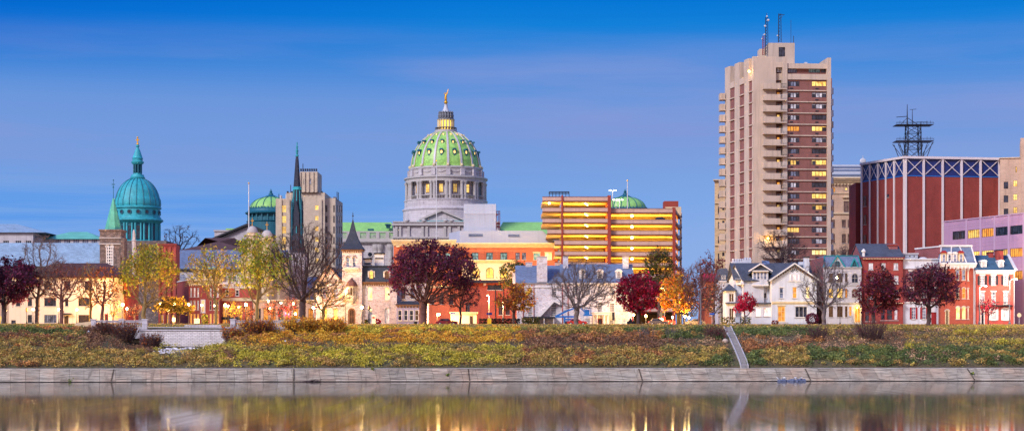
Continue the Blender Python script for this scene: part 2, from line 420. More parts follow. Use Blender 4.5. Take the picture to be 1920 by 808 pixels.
def skeleton(base, fork, ctr, rad, na, seed, step, shell=0.45, cone=0.5, trop=0.12, shape=None):
    r = np.random.default_rng(seed)
    A = []
    while len(A) < na:
        q = r.normal(size=3); q /= np.linalg.norm(q); q *= r.uniform() ** shell
        if shape: q[:2] *= shape(q[2])
        p = np.array(ctr) + q * np.array(rad)
        h = math.hypot(p[0] - fork[0], p[1] - fork[1])
        if mnoise.noise(Vector((p[0] * .33 + seed, p[1] * .33, p[2] * .4))) < -.16: continue      # hollows and lobes of the crown
        if p[2] < fork[2] + 0.2 + cone * h * 0.6: continue
        A.append(p)
    A = np.array(A); nodes = []; par = []
    base = np.array(base, float); fork = np.array(fork, float); m = max(2, int(np.linalg.norm(fork - base) / step))
    for i in range(m + 1): nodes.append(base + (fork - base) * i / m + (r.normal(size=3) * 0.05 if 0 < i < m else 0)); par.append(i - 1)
    nodes = [np.array(x) for x in nodes]
    near = np.full(len(A), m); nd = np.linalg.norm(A - nodes[m], axis=1)
    alive = np.ones(len(A), bool); kill = step * 1.7
    for it in range(140):
        idx = np.where(alive)[0]
        if len(idx) == 0 or len(nodes) > 7000: break
        new = []
        for nn in np.unique(near[idx]):
            g = idx[near[idx] == nn]; v = A[g] - nodes[nn]; v /= np.linalg.norm(v, axis=1)[:, None] + 1e-9
            d = v.sum(0)
            if par[nn] >= 0:
                pd = nodes[nn] - nodes[par[nn]]; d = d / (np.linalg.norm(d) + 1e-9) + 0.7 * pd / (np.linalg.norm(pd) + 1e-9)
            d = d / (np.linalg.norm(d) + 1e-9) + r.normal(size=3) * 0.11 + np.array([0, 0, trop]); d /= np.linalg.norm(d)
            new.append((nodes[nn] + d * step, nn))
        k0 = len(nodes)
        for p, nn in new: nodes.append(p); par.append(nn)
        NP = np.array([p for p, _ in new])
        D = np.linalg.norm(A[idx][:, None] - NP[None], axis=2); j = D.argmin(1); dm = D[np.arange(len(idx)), j]
        better = dm < nd[idx]; near[idx[better]] = k0 + j[better]; nd[idx[better]] = dm[better]
        alive[idx[nd[idx] < kill]] = False
    return np.array(nodes), np.array(par)

def tree(name, label, px, Y, box, fork_py, leaves=None, dens=1.0, na=420, trunk_r=0.35, bark_m='bark_brown', seed=1, group='trees on the riverfront', step=0.44, lsize=0.34, twigs=4, cone=0.5, zg=None, depth=None, leafzone=None, lean=0.0, shell=0.55, shape=None, cat='tree', trop=0.12, clump=0.5, twl=1.15):
    s = Y / FPX; x0, yt, x1, yb = box; zg = GZ - 0.25 if zg is None else zg
    base = (PX(px, Y), Y, zg - 0.3); fz = PZ(fork_py, Y)
    ctr = (PX((x0 + x1) / 2, Y), Y, (PZ(yt, Y) + PZ(yb, Y)) / 2); rad = ((x1 - x0) / 2 * s, depth or (x1 - x0) / 2 * s * 0.8, (yb - yt) / 2 * s)
    fork = (base[0] + lean, Y, fz)
    root = thing(name, label, cat, (base[0], Y, zg), group)
    nod, par = skeleton(base, fork, ctr, rad, int(na * (1.9 if leaves is not None and dens > .4 else 2.6)), seed, step, shell, cone, trop, shape)
    r = np.random.default_rng(seed + 100); n = len(nod); rad_ = np.zeros(n); q = 2.05; kids = np.zeros(n, int)
    for i in range(n - 1, -1, -1):
        if kids[i] == 0: rad_[i] = 0.02 ** q
        if par[i] >= 0: rad_[par[i]] += rad_[i]; kids[par[i]] += 1
    rr = rad_ ** (1 / q); rr = np.maximum(rr * (trunk_r / rr[0]), 0.02)
    rr[0] *= 1.35
    i = np.arange(1, n); A, B = nod[par[i]], nod[i]; ra, rb = rr[par[i]], rr[i]; ra = np.minimum(ra, rb * 1.5)
    big = rb > trunk_r * 0.2
    V, F = seg_mesh(A[big], B[big], ra[big], rb[big], 7); col_mesh('trunk', V, F, None, bark_m, root)
    V, F = seg_mesh(A[~big], B[~big], ra[~big], rb[~big], 4)
    thin = np.where(rr < 0.075)[0]
    if twigs:
        T = np.repeat(thin, twigs); d = nod[T] - nod[np.maximum(par[T], 0)]; d /= np.linalg.norm(d, axis=1)[:, None] + 1e-9
        d = d + r.normal(size=d.shape) * 0.6 + np.array([0, 0, 0.2]); d /= np.linalg.norm(d, axis=1)[:, None]
        L = r.uniform(0.4, 1.0, len(T))[:, None] * twl
        V2, F2 = seg_mesh(nod[T], nod[T] + d * L, np.full(len(T), 0.022), np.full(len(T), 0.012), 3)
        # 3-gon tubes share the quad layout
        F2 = F2 + len(V); V = np.concatenate([V, V2]); F = np.concatenate([F, F2])
    col_mesh('branches', V, F, None, bark_m, root)
    if leaves is not None and dens > 0:
        sites = thin
        if leafzone is not None: sites = np.array([t for t in thin if leafzone((nod[t] - np.array(ctr)) / np.array(rad), r)])
        cnt = int(len(sites) * 5 * dens); pick = r.choice(sites, cnt)
        P = nod[pick] + r.normal(size=(cnt, 3)) * clump * np.array([1, 1, 0.75])
        pc = np.array(leaves); cl = np.array([mnoise.noise(Vector(p) * 0.45) for p in nod]); 
        ci = ((cl[pick] * 1.3 + 0.5 + r.normal(size=cnt) * 0.22).clip(0, 0.999) * len(pc)).astype(int)
        C = pc[ci] * r.uniform(0.6, 1.4, (cnt, 1)) * (1 + .7 * cl[pick])[:, None]
        V, F, C = leaf_quads(P, lsize, C.clip(0, 1), r); col_mesh('crown', V, F, C, 'leaf', root)
    return root

# ---------------------------------------------------------------- sky, sun, camera
def build_world():
    w = bpy.data.worlds.new('World'); SC.world = w; w.use_nodes = True; nt = w.node_tree; nt.nodes.clear()
    out = nt.nodes.new('ShaderNodeOutputWorld'); tc = nt.nodes.new('ShaderNodeTexCoord'); sp = nt.nodes.new('ShaderNodeSeparateXYZ')
    nt.links.new(tc.outputs['Generated'], sp.inputs[0])
    rp = nt.nodes.new('ShaderNodeValToRGB'); nt.links.new(sp.outputs[2], rp.inputs[0]); e = rp.color_ramp.elements
    stops = [(0.0, (156, 184, 232)), (0.055, (136, 174, 233)), (0.078, (118, 165, 230)), (0.10, (120, 158, 222)), (0.132, (110, 152, 220)), (0.152, (74, 140, 219)), (0.175, (18, 128, 217)), (0.195, (0, 114, 212)), (0.4, (10, 92, 196)), (1.0, (40, 96, 180))]
    e[0].position, e[0].color = stops[0][0], (*lin(stops[0][1]), 1); e[1].position, e[1].color = stops[-1][0], (*lin(stops[-1][1]), 1)
    for p, c in stops[1:-1]: x = e.new(p); x.color = (*lin(c), 1)
    # long thin bands of high cloud
    vm = N(nt, 'ShaderNodeVectorMath', operation='MULTIPLY'); vm.inputs[1].default_value = (2.2, 2.2, 26); nt.links.new(tc.outputs['Generated'], vm.inputs[0])
    n1 = N(nt, 'ShaderNodeTexNoise', scale=1.3, detail=6, rough=0.55); nt.links.new(vm.outputs[0], n1.inputs['Vector'])
    vm2 = N(nt, 'ShaderNodeVectorMath', operation='MULTIPLY'); vm2.inputs[1].default_value = (2.6, 2.6, 75); nt.links.new(tc.outputs['Generated'], vm2.inputs[0])
    n2 = N(nt, 'ShaderNodeTexNoise', scale=1.4, detail=6, rough=0.6); nt.links.new(vm2.outputs[0], n2.inputs['Vector'])
    band = nt.nodes.new('ShaderNodeValToRGB'); nt.links.new(sp.outputs[2], band.inputs[0]); be = band.color_ramp.elements
    be[0].position = 0.085; be[0].color = (0, 0, 0, 1); be[1].position = 0.115; be[1].color = (1, 1, 1, 1)
    x = be.new(0.145); x.color = (.75, .75, .75, 1); x = be.new(0.178); x.color = (0, 0, 0, 1)
    f1 = N(nt, 'ShaderNodeMath', operation='MULTIPLY'); nt.links.new(ramp(nt, n1.outputs[0], 0.4, 0.62), f1.inputs[0]); nt.links.new(band.outputs[0], f1.inputs[1])
    c = mixc(nt, f1.outputs[0], rp.outputs[0], lin((132, 154, 216)))
    b2 = nt.nodes.new('ShaderNodeValToRGB'); nt.links.new(sp.outputs[2], b2.inputs[0]); b2e = b2.color_ramp.elements
    b2e[0].position = 0.03; b2e[0].color = (0, 0, 0, 1); b2e[1].position = 0.07; b2e[1].color = (.8, .8, .8, 1); x = b2e.new(0.105); x.color = (0, 0, 0, 1)
    f3 = N(nt, 'ShaderNodeMath', operation='MULTIPLY'); nt.links.new(ramp(nt, n2.outputs[0], 0.42, 0.6), f3.inputs[0]); nt.links.new(b2.outputs[0], f3.inputs[1]); f2 = N(nt, 'ShaderNodeMath', operation='MULTIPLY'); nt.links.new(f3.outputs[0], f2.inputs[0]); nt.links.new(ramp(nt, sp.outputs[0], .12, -.2), f2.inputs[1])
    c = mixc(nt, f2.outputs[0], c, lin((84, 152, 234)))
    rx = ramp(nt, sp.outputs[0], -0.05, 0.2); ry = ramp(nt, sp.outputs[2], 0.115, 0.05); rm = N(nt, 'ShaderNodeMath', operation='MULTIPLY'); nt.links.new(rx, rm.inputs[0]); nt.links.new(ry, rm.inputs[1])
    c = mixc(nt, rm.outputs[0], c, lin((142, 174, 229)))      # paler low down to the right
    lx = ramp(nt, sp.outputs[0], -.02, -.3); lz = ramp(nt, sp.outputs[2], .14, .2); lm = N(nt, 'ShaderNodeMath', operation='MULTIPLY'); nt.links.new(lx, lm.inputs[0]); nt.links.new(lz, lm.inputs[1])
    c = mixc(nt, lm.outputs[0], c, lin((0, 92, 204)))      # deeper blue high on the left
    # afterglow low in the west, behind the viewer
    wy = N(nt, 'ShaderNodeMath', operation='MULTIPLY'); wy.inputs[1].default_value = -1; nt.links.new(sp.outputs[1], wy.inputs[0])
    g1 = ramp(nt, wy.outputs[0], 0.0, 0.9); g2 = ramp(nt, sp.outputs[2], 0.7, 0.05)
    gm = N(nt, 'ShaderNodeMath', operation='MULTIPLY'); nt.links.new(g1, gm.inputs[0]); nt.links.new(g2, gm.inputs[1])
    c = mixc(nt, gm.outputs[0], c, (0.95, 0.62, 0.56))
    bg = nt.nodes.new('ShaderNodeBackground'); nt.links.new(c, bg.inputs[0]); bg.inputs[1].default_value = SKY_K
    # the physical sky adds its own twilight to the upper dome
    sk = nt.nodes.new('ShaderNodeTexSky'); sk.sky_type = 'NISHITA'; sk.sun_disc = False; sk.sun_elevation = R(34); sk.sun_rotation = R(222)
    hi = ramp(nt, sp.outputs[2], 0.22, 0.5)
    cs = mixc(nt, hi, (0, 0, 0), sk.outputs[0]); bs = nt.nodes.new('ShaderNodeBackground'); nt.links.new(cs, bs.inputs[0]); bs.inputs[1].default_value = 0.05
    ad = nt.nodes.new('ShaderNodeAddShader'); nt.links.new(bg.outputs[0], ad.inputs[0]); nt.links.new(bs.outputs[0], ad.inputs[1]); nt.links.new(ad.outputs[0], out.inputs[0])
SKY_K = 0.5
def build_camera():
    cam = bpy.data.cameras.new('camera'); o = bpy.data.objects.new('camera', cam); COL.objects.link(o); SC.camera = o
    o.location = (0, 0, HC); o.rotation_euler = (R(90), 0, 0)
    cam.sensor_width = 36; cam.lens = FPX / 1920 * 36; cam.shift_y = (HY - 404) / 1920; cam.clip_end = 12000; cam.clip_start = 0.5
    sun = bpy.data.lights.new('sun', 'SUN'); so = bpy.data.objects.new('sun', sun); COL.objects.link(so)
    sun.energy = 1.5; sun.angle = R(14); sun.color = (1.0, 0.93, 0.92)
    az, el = R(222), R(34)      # west, behind the viewer and a little to the left
    d = Vector((math.sin(az) * math.cos(el), math.cos(az) * math.cos(el), math.sin(el)))
    so.rotation_euler = d.to_track_quat('Z', 'Y').to_euler()
    v = SC.view_settings; v.view_transform = 'Standard'; v.look = 'None'; v.exposure = 1.0; v.gamma = 1
    SC.render.engine = 'CYCLES'; c = SC.cycles; c.max_bounces = 6; c.diffuse_bounces = 2; c.glossy_bounces = 3; c.transmission_bounces = 2; c.sample_clamp_indirect = 4; c.caustics_reflective = False; c.caustics_refractive = False
    c.use_denoising = True
    try: c.denoiser = 'OPENIMAGEDENOISE'
    except Exception: pass

# ---------------------------------------------------------------- ground, bank, wall, water
def sm(a, b, x): t = min(1, max(0, (x - a) / (b - a))); return t * t * (3 - 2 * t)
BANK_W = 38.0
def bank_z(x, s):
    """height of the bank; s = metres inland of the sea wall's top edge"""
    t = s / BANK_W
    if t <= 0: return 2.45
    z = 2.45 + 8.0 * (0.10 * min(1, t / .1) * 0.4 + 0.96 * (min(t, 1) ** 0.92)) if t < 1 else 10.45
    z = min(z, 10.45)
    if t > 1: z = 10.45 + (GZ - 10.45) * sm(0, 10, s - BANK_W)
    z += 0.35 * mnoise.noise(Vector((x * 0.12, s * 0.14, 3))) * (1 - sm(0.86, 1.0, t)) * sm(0, .08, t)
    # the retaining wall and the hollow in front of it
    m = sm(-80.5, -76.5, x) * (1 - sm(-58.5, -55, x))
    if m > 0 and t < 0.93: z = z * (1 - m) + m * min(z, 5.2 + 1.4 * sm(0.3, 0.9, t))
    return z
def grid(name, xs, ss, zf, mat):
    V = []; 
    for s in ss:
        for x in xs: V.append((x, shore(x) + 2.6 + s, zf(x, s)))
    nx = len(xs); F = [(j * nx + i, j * nx + i + 1, (j + 1) * nx + i + 1, (j + 1) * nx + i) for j in range(len(ss) - 1) for i in range(nx - 1)]
    me = bpy.data.meshes.new(name); me.from_pydata(V, [], F); me.polygons.foreach_set('use_smooth', [True] * len(F)); o = bpy.data.objects.new(name, me); COL.objects.link(o)
    me.materials.append(MATS[mat]); return struct(o)
def build_ground():
    # soil of the bank
    m, nt, b = new_mat('bank_soil')
    n1 = N(nt, 'ShaderNodeTexNoise', scale=0.25, detail=6); nt.links.new(coords(nt), n1.inputs['Vector']); n2 = N(nt, 'ShaderNodeTexNoise', scale=2.2, detail=5); nt.links.new(coords(nt), n2.inputs['Vector'])
    c = mixc(nt, ramp(nt, n1.outputs[0], .35, .65), lin((74, 58, 44)), lin((78, 84, 42))); c = mixc(nt, ramp(nt, n2.outputs[0], .4, .65), c, lin((112, 92, 62)))
    nt.links.new(c, b.inputs['Base Color']); b.inputs['Roughness'].default_value = 1; bump(nt, b, n2.outputs[0], .8, .2)
    m, nt, b = new_mat('grass_ground')
    n1 = N(nt, 'ShaderNodeTexNoise', scale=0.3, detail=6); nt.links.new(coords(nt), n1.inputs['Vector']); n2 = N(nt, 'ShaderNodeTexNoise', scale=6, detail=3); nt.links.new(coords(nt), n2.inputs['Vector'])
    c = mixc(nt, ramp(nt, n1.outputs[0], .35, .65), lin((92, 104, 40)), lin((128, 122, 50))); c = mixc(nt, ramp(nt, n2.outputs[0], .45, .7), c, lin((146, 110, 60)))
    nt.links.new(c, b.inputs['Base Color']); b.inputs['Roughness'].default_value = 1
    xs = [-190 + 1.5 * i for i in range(254)]
    grid('riverbank', xs, [BANK_W * i / 40 for i in range(41)], bank_z, 'bank_soil')
    grid('lawn', [-190 + 4 * i for i in range(96)], [BANK_W, BANK_W + 3, BANK_W + 6, BANK_W + 10, BANK_W + 13], bank_z, 'grass_ground')
    plain('earth', (96, 92, 84), 0.95, 0.2, 0.05); plain('asphalt', (66, 66, 70), 0.85, 0.2, 0.4); plain('pavement', (150, 144, 138), 0.9, 0.12, 0.5); plain('paint_white', (215, 214, 205), 0.7, 0.1)
    def sheet(name, x0, x1, ya, yb, z, mat):      # strips parallel to the river
        o = MB().poly([(x0, ya + .06 * x0, z), (x1, ya + .06 * x1, z), (x1, yb + .06 * x1, z), (x0, yb + .06 * x0, z)]).obj(name, mat); return struct(o)
    o = MB().poly([(-190, 388.5 + .06 * -190, GZ - .01), (186, 388.5 + .06 * 186, GZ - .01), (2600, 700, GZ - .01), (5000, 9000, GZ - .01), (-5000, 9000, GZ - .01), (-2600, 700, GZ - .01)]).obj('ground', 'earth'); struct(o)
    sheet('riverside_path', -186, 186, 385.2, 387.6, GZ + .006, 'pavement')
    sheet('front_street', -186, 186, 389.5, 399.5, GZ - .002, 'asphalt')
    for ya, yb in ((399.5, 403.0),):
        a = MB(); f = Face((-186, ya + .06 * -186), (186, ya + .06 * 186)); a.fbox(f, 0, f.L, GZ - .2, GZ + .13, -3.2, 0); struct(a.obj('pavement', 'pavement'))
    k = MB(); f = Face((-186, 389.4 + .06 * -186), (186, 389.4 + .06 * 186)); k.fbox(f, 0, f.L, GZ - .2, GZ + .12, -0.02, .18); struct(k.obj('kerb', 'pavement'))
    ln = MB()
    for i in range(90): ln.poly([(-180 + 4 * i, 394.4 + .06 * (-180 + 4 * i), GZ + .004), (-178 + 4 * i, 394.4 + .06 * (-178 + 4 * i), GZ + .004), (-178 + 4 * i, 394.55 + .06 * (-178 + 4 * i), GZ + .004), (-180 + 4 * i, 394.55 + .06 * (-180 + 4 * i), GZ + .004)])
    struct(ln.obj('lane_marking', 'paint_white'))
    # ---- sea wall: sloping concrete slabs with real joints
    m, nt, b = new_mat('slab_concrete')
    c0 = lin((184, 174, 156))
    n1 = N(nt, 'ShaderNodeTexNoise', scale=1.0, detail=6); nt.links.new(coords(nt, .12, .12, 5), n1.inputs['Vector']); n2 = N(nt, 'ShaderNodeTexNoise', scale=1.5, detail=6); nt.links.new(coords(nt, .3, .3, 9), n2.inputs['Vector'])
    n3 = N(nt, 'ShaderNodeTexNoise', scale=0.22, detail=3); nt.links.new(coords(nt), n3.inputs['Vector'])
    at = nt.nodes.new('ShaderNodeVertexColor'); at.layer_name = 'Col'
    c = mixc(nt, ramp(nt, n1.outputs[0], .4, .62), mul(c0, .8), mul(c0, 1.12)); c = mixc(nt, ramp(nt, n2.outputs[0], .5, .62), c, mul(c0, .34)); n5 = N(nt, 'ShaderNodeTexNoise', scale=1.0, detail=5); nt.links.new(coords(nt, 1.3, .3, .3), n5.inputs['Vector']); c = mixc(nt, ramp(nt, n5.outputs[0], .58, .72), c, mul(c0, .5)); c = mixc(nt, ramp(nt, n3.outputs[0], .4, .7), c, mixc(nt, 1.0, c, (1.1, .9, .8), 'MULTIPLY'))
    c = mixc(nt, 1.0, c, at.outputs[0], 'MULTIPLY')
    nt.links.new(c, b.inputs['Base Color']); b.inputs['Roughness'].default_value = .9; bump(nt, b, n2.outputs[0], .4, .1)
    r = np.random.default_rng(3); V = []; F = []; C = []
    def slab(x0, x1, sk, t0, t1, tint, lift):
        n = len(V)
        for t, (xa, xb) in ((t0, (x0, x1)), (t1, (x0, x1))):
            for x in (xa - sk * t, xb - sk * t): V.append((x, shore(x) + 2.5 * t - lift, -.05 + 2.5 * t + lift)); C.append(tint)
        F.append((n, n + 1, n + 3, n + 2))
        # the slab's edges, so that the joint is a groove
        for a, bq in ((0, 1), (1, 3), (3, 2), (2, 0)):
            k = len(V)
            for q in (a, bq): V.append(V[n + q]); C.append(tint)
            for q in (bq, a): p = V[n + q]; V.append((p[0], p[1] + .12, p[2] - .12)); C.append(tint)
            F.append((k, k + 1, k + 2, k + 3))
    x = -190.0
    while x < 190:
        w = 2.7 * r.uniform(.9, 1.1); t0 = r.uniform(.8, 1.08, 3)
        sk = .55 + .012 * (x + 100) * .15
        ls = [0, .2, 1.0] if r.uniform() < .62 else [0, .2, .2 + .36 * r.uniform(.9, 1.1), 1.0]
        for j in range(len(ls) - 1):
            k = t0[j] * (r.uniform(.72, 1.0) if r.uniform() < .22 else 1) * (1.12 if j == 0 else .98)
            slab(x + .025, x + w - .025, sk, ls[j] + .008, ls[j + 1] - .008, (k, k * .985, k * .98), r.uniform(0, .03))
        x += w
    wall = thing('sea_wall', 'long sloping sea wall of grey brown concrete slabs along the water', 'wall', (0, 335, 0))
    col_mesh('slabs', np.array(V), np.array(F), np.array(C), 'slab_concrete', wall)
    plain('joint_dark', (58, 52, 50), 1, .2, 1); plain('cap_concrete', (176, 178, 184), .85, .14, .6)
    f = Face((-190, shore(-190)), (190, shore(190)))
    MB().hexa([f.pt(0, -1.5, .0), f.pt(f.L, -1.5, 0), f.pt(f.L, -1.5, -3), f.pt(0, -1.5, -3), f.pt(0, -.14, -.1), f.pt(f.L, -.14, -.1), f.pt(f.L, 2.36, -2.62), f.pt(0, 2.36, -2.62)]).obj('backing', 'joint_dark', wall)
    MB().fbox(f, 0, f.L, 2.30, 2.50, -3.3, -2.44).obj('coping', 'cap_concrete', wall)
    MB().fbox(f, 0, f.L, -.2, .13, -.3, .04).obj('waterline_footing', 'joint_dark', wall)  # dark strip standing in for the thin shadow along the waterline
    rw = MB()
    for px, sk in ((206, 0), (548, .3), (877, .4), (1200, .6), (1515, .8), (1822, 1.0)):   # rows of drain blocks
        X = PX(px, shore(PX(px, 335)) + 1)
        for i in range(10):
            t = .1 + .088 * i; xx = X + .3 - (sk) * t; rw.abox(xx, xx + .22, shore(xx) + 2.5 * t - .1, shore(xx) + 2.5 * t + .1, 2.5 * t, 2.5 * t + .12)
    rw.obj('drain_strip', 'joint_dark', wall)
    # ---- water: still, a fine swell lying across the view; mostly glass smooth with a rougher share from ripples
    m, nt, b = new_mat('river_water'); b2 = nt.nodes.new('ShaderNodeBsdfPrincipled')
    n1 = N(nt, 'ShaderNodeTexNoise', scale=1.0, detail=4); nt.links.new(coords(nt, .05, .8, 1), n1.inputs['Vector'])
    n3 = N(nt, 'ShaderNodeTexNoise', scale=1.0, detail=5, rough=.6); nt.links.new(coords(nt, .8, .012, 1), n3.inputs['Vector'])
    for q, r0, r1 in ((b, .042, .06), (b2, .1, .16)):
        q.inputs['Base Color'].default_value = (*lin((52, 48, 44)), 1); q.inputs['IOR'].default_value = 1.33
        mr = N(nt, 'ShaderNodeMapRange'); mr.inputs[1].default_value = .35; mr.inputs[2].default_value = .65; mr.inputs[3].default_value = r0; mr.inputs[4].default_value = r1
        nt.links.new(n3.outputs[0], mr.inputs[0]); nt.links.new(mr.outputs[0], q.inputs['Roughness']); bump(nt, q, n1.outputs[0], .04, .02)
    mx = nt.nodes.new('ShaderNodeMixShader'); mr = N(nt, 'ShaderNodeMapRange'); mr.inputs[1].default_value = .35; mr.inputs[2].default_value = .65; mr.inputs[3].default_value = .1; mr.inputs[4].default_value = .34
    nt.links.new(n3.outputs[0], mr.inputs[0]); nt.links.new(mr.outputs[0], mx.inputs[0]); nt.links.new(b.outputs[0], mx.inputs[1]); nt.links.new(b2.outputs[0], mx.inputs[2]); nt.links.new(mx.outputs[0], [n for n in nt.nodes if n.type == 'OUTPUT_MATERIAL'][0].inputs[0])
    struct(MB().poly([(-1500, -400, 0), (1500, -400, 0), (1500, 450, 0), (400, shore(400) + .4, 0), (-400, shore(-400) + .4, 0), (-1500, 200, 0)]).obj('river', 'river_water'))

# ---------------------------------------------------------------- plants on the bank
def bank_plants():
    leafmat('leaf'); leafmat('ground_leaf', .25); r = np.random.default_rng(11)
    G = dict(green=pal((99, 118, 68), (120, 131, 68), (88, 104, 66), (133, 136, 75)), olive=pal((184, 164, 84), (210, 182, 88), (148, 136, 76), (222, 176, 100), (189, 144, 84), (116, 106, 68)),
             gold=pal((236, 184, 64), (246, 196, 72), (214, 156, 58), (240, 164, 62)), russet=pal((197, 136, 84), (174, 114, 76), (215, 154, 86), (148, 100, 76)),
             plum=pal((140, 100, 78), (156, 116, 84), (116, 82, 70), (168, 128, 88)), straw=pal((201, 160, 122), (188, 142, 108), (215, 179, 136), (165, 127, 102)), lime=pal((217, 197, 68), (193, 180, 65), (236, 207, 85), (158, 149, 65)))  # gold and lime leaves have the street lamps' warm light in their colour
    def zone(px, t, n):
        """which plants grow where along the bank: t = 0 at the wall, 1 at the crest"""
        t = t + .2 * n
        if px < 160: return ('green' if n > -.2 else 'russet') if t > .78 else ('plum' if n < .1 else 'olive') if .56 < t < .7 else 'olive' if n < .35 else 'russet'
        if px < 290: return 'plum' if t > .42 else 'olive' if t < .3 or n > 0 else 'plum'
        if px < 440: return 'lime' if t > .45 and n > -.1 else 'olive' if n < .2 else 'plum' if n > .42 else 'lime'
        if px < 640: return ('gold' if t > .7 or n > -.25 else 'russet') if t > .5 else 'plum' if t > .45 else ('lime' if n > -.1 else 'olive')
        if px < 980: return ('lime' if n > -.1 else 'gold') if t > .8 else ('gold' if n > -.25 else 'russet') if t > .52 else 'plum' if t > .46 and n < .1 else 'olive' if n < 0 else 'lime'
        if px < 1240: return ('olive' if n > -.12 else 'green') if t > .76 else 'russet' if t > .64 else 'plum' if t > .42 else ('olive' if n > -.2 else 'russet')
        if px < 1362: return ('green' if n > 0 else 'olive') if t > .7 else ('straw' if n > 0 else 'plum') if t > .42 else 'olive' if n < .2 else 'green'
        if px < 1430: return 'green' if t > .72 or t < .38 else ('russet' if n > -.1 else 'straw')
        if px < 1540: return ('green' if t > .75 else 'russet' if n > 0 else 'straw') if t > .42 else ('olive' if px < 1515 else 'green')
        if px < 1700: return ('olive' if n > .2 else 'straw') if t > .72 else ('straw' if n > -.2 else 'plum') if t > .42 else ('green' if n > -.25 else 'olive')
        return ('lime' if n > .3 else 'olive' if n > -.15 else 'straw') if t > .5 else ('straw' if n > .35 else 'green' if n > -.1 else 'olive')
    P = []; Cc = []; S = []
    n = 15000; X = r.uniform(-142, 146, n); T = r.uniform(0.015, 1.0, n) ** 0.95
    for x, t in zip(X, T):
        s = t * BANK_W; Y = shore(x) + 2.6 + s; px = CX + x / Y * FPX
        nz = mnoise.noise(Vector((x * .16, s * .28, 1.7))) + .45 * mnoise.noise(Vector((x * .55, s * .6, 9.1)))
        st_c = 1359 + (1 - t) * 31
        if abs(px - st_c) < 13: continue                       # the steps
        if -81 < x < -56.5 and t > .86: continue                    # the terrace wall
        if -74 < x < -61 and t > .45 and 0.3 < r.uniform(): continue
        if -70 < x < -63.5 and t > .2 and r.uniform() < .8: continue # rubble
        if nz < -.42 and r.uniform() < .72: continue
        z = zone(px, t, nz + r.normal() * .08)
        if z == 'straw' and r.uniform() < .35: continue
        h = .36 + .85 * max(0, nz + .1) + (.25 if 430 < px < 640 and t > .55 else 0)
        if t > .9: h *= .55 if px > 640 else .9
        if 440 < px < 640 and t > .8: h += .55
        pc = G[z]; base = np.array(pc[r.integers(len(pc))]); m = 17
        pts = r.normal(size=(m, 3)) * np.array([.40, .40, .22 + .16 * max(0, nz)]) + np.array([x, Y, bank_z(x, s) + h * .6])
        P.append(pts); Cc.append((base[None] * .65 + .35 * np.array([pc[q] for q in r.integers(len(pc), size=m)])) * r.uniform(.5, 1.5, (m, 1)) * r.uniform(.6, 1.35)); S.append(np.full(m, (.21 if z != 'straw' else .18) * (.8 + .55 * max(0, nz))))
    # rounded bushes standing out of the cover, in two drifts along the slope
    for _ in range(3900):
        x = r.uniform(-142, 146); t = (r.uniform(.03, .4) if r.uniform() < .55 else r.uniform(.55, .97)) + r.normal() * .02
        if not .02 < t < .985: continue
        s = t * BANK_W; Y = shore(x) + 2.6 + s; px = CX + x / Y * FPX; nz = mnoise.noise(Vector((x * .16, s * .28, 1.7))) + .45 * mnoise.noise(Vector((x * .55, s * .6, 9.1)))
        if abs(px - 1359 - (1 - t) * 31) < 17 or (-82 < x < -56 and t > .42) or (px > 1500 and t > .45 and r.uniform() < .6) or (-71 < x < -62 and t > .2): continue
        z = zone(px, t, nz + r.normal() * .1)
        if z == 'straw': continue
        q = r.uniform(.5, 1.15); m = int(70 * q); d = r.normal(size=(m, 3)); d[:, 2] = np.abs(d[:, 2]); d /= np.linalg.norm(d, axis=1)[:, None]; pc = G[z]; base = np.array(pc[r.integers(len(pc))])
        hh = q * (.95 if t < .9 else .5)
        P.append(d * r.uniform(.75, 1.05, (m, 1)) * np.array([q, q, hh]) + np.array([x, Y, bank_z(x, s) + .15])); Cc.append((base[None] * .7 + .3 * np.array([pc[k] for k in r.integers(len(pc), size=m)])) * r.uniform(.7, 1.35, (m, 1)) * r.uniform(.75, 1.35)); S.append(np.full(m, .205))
    P = np.concatenate(P); Cc = np.concatenate(Cc).clip(0, 1); S = np.concatenate(S)
    V, F, C = leaf_quads(P, S, Cc, r, asp=1.6); o = col_mesh('bank_ground_cover', V, F, C, 'ground_leaf'); o['kind'] = 'stuff'
    # thin grass on the crest, its lamplit yellow put into the blade colours
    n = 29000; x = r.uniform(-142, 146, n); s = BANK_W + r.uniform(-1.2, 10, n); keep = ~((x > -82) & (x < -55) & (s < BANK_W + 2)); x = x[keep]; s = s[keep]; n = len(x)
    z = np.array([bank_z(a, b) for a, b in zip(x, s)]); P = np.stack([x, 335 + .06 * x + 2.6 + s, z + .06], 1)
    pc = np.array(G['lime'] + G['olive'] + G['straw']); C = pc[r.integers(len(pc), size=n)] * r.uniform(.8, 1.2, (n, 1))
    V, F, C = leaf_quads(P, np.full(n, .15), C.clip(0, 1), r, asp=1.6); o = col_mesh('crest_grass', V, F, C, 'ground_leaf'); o['kind'] = 'stuff'
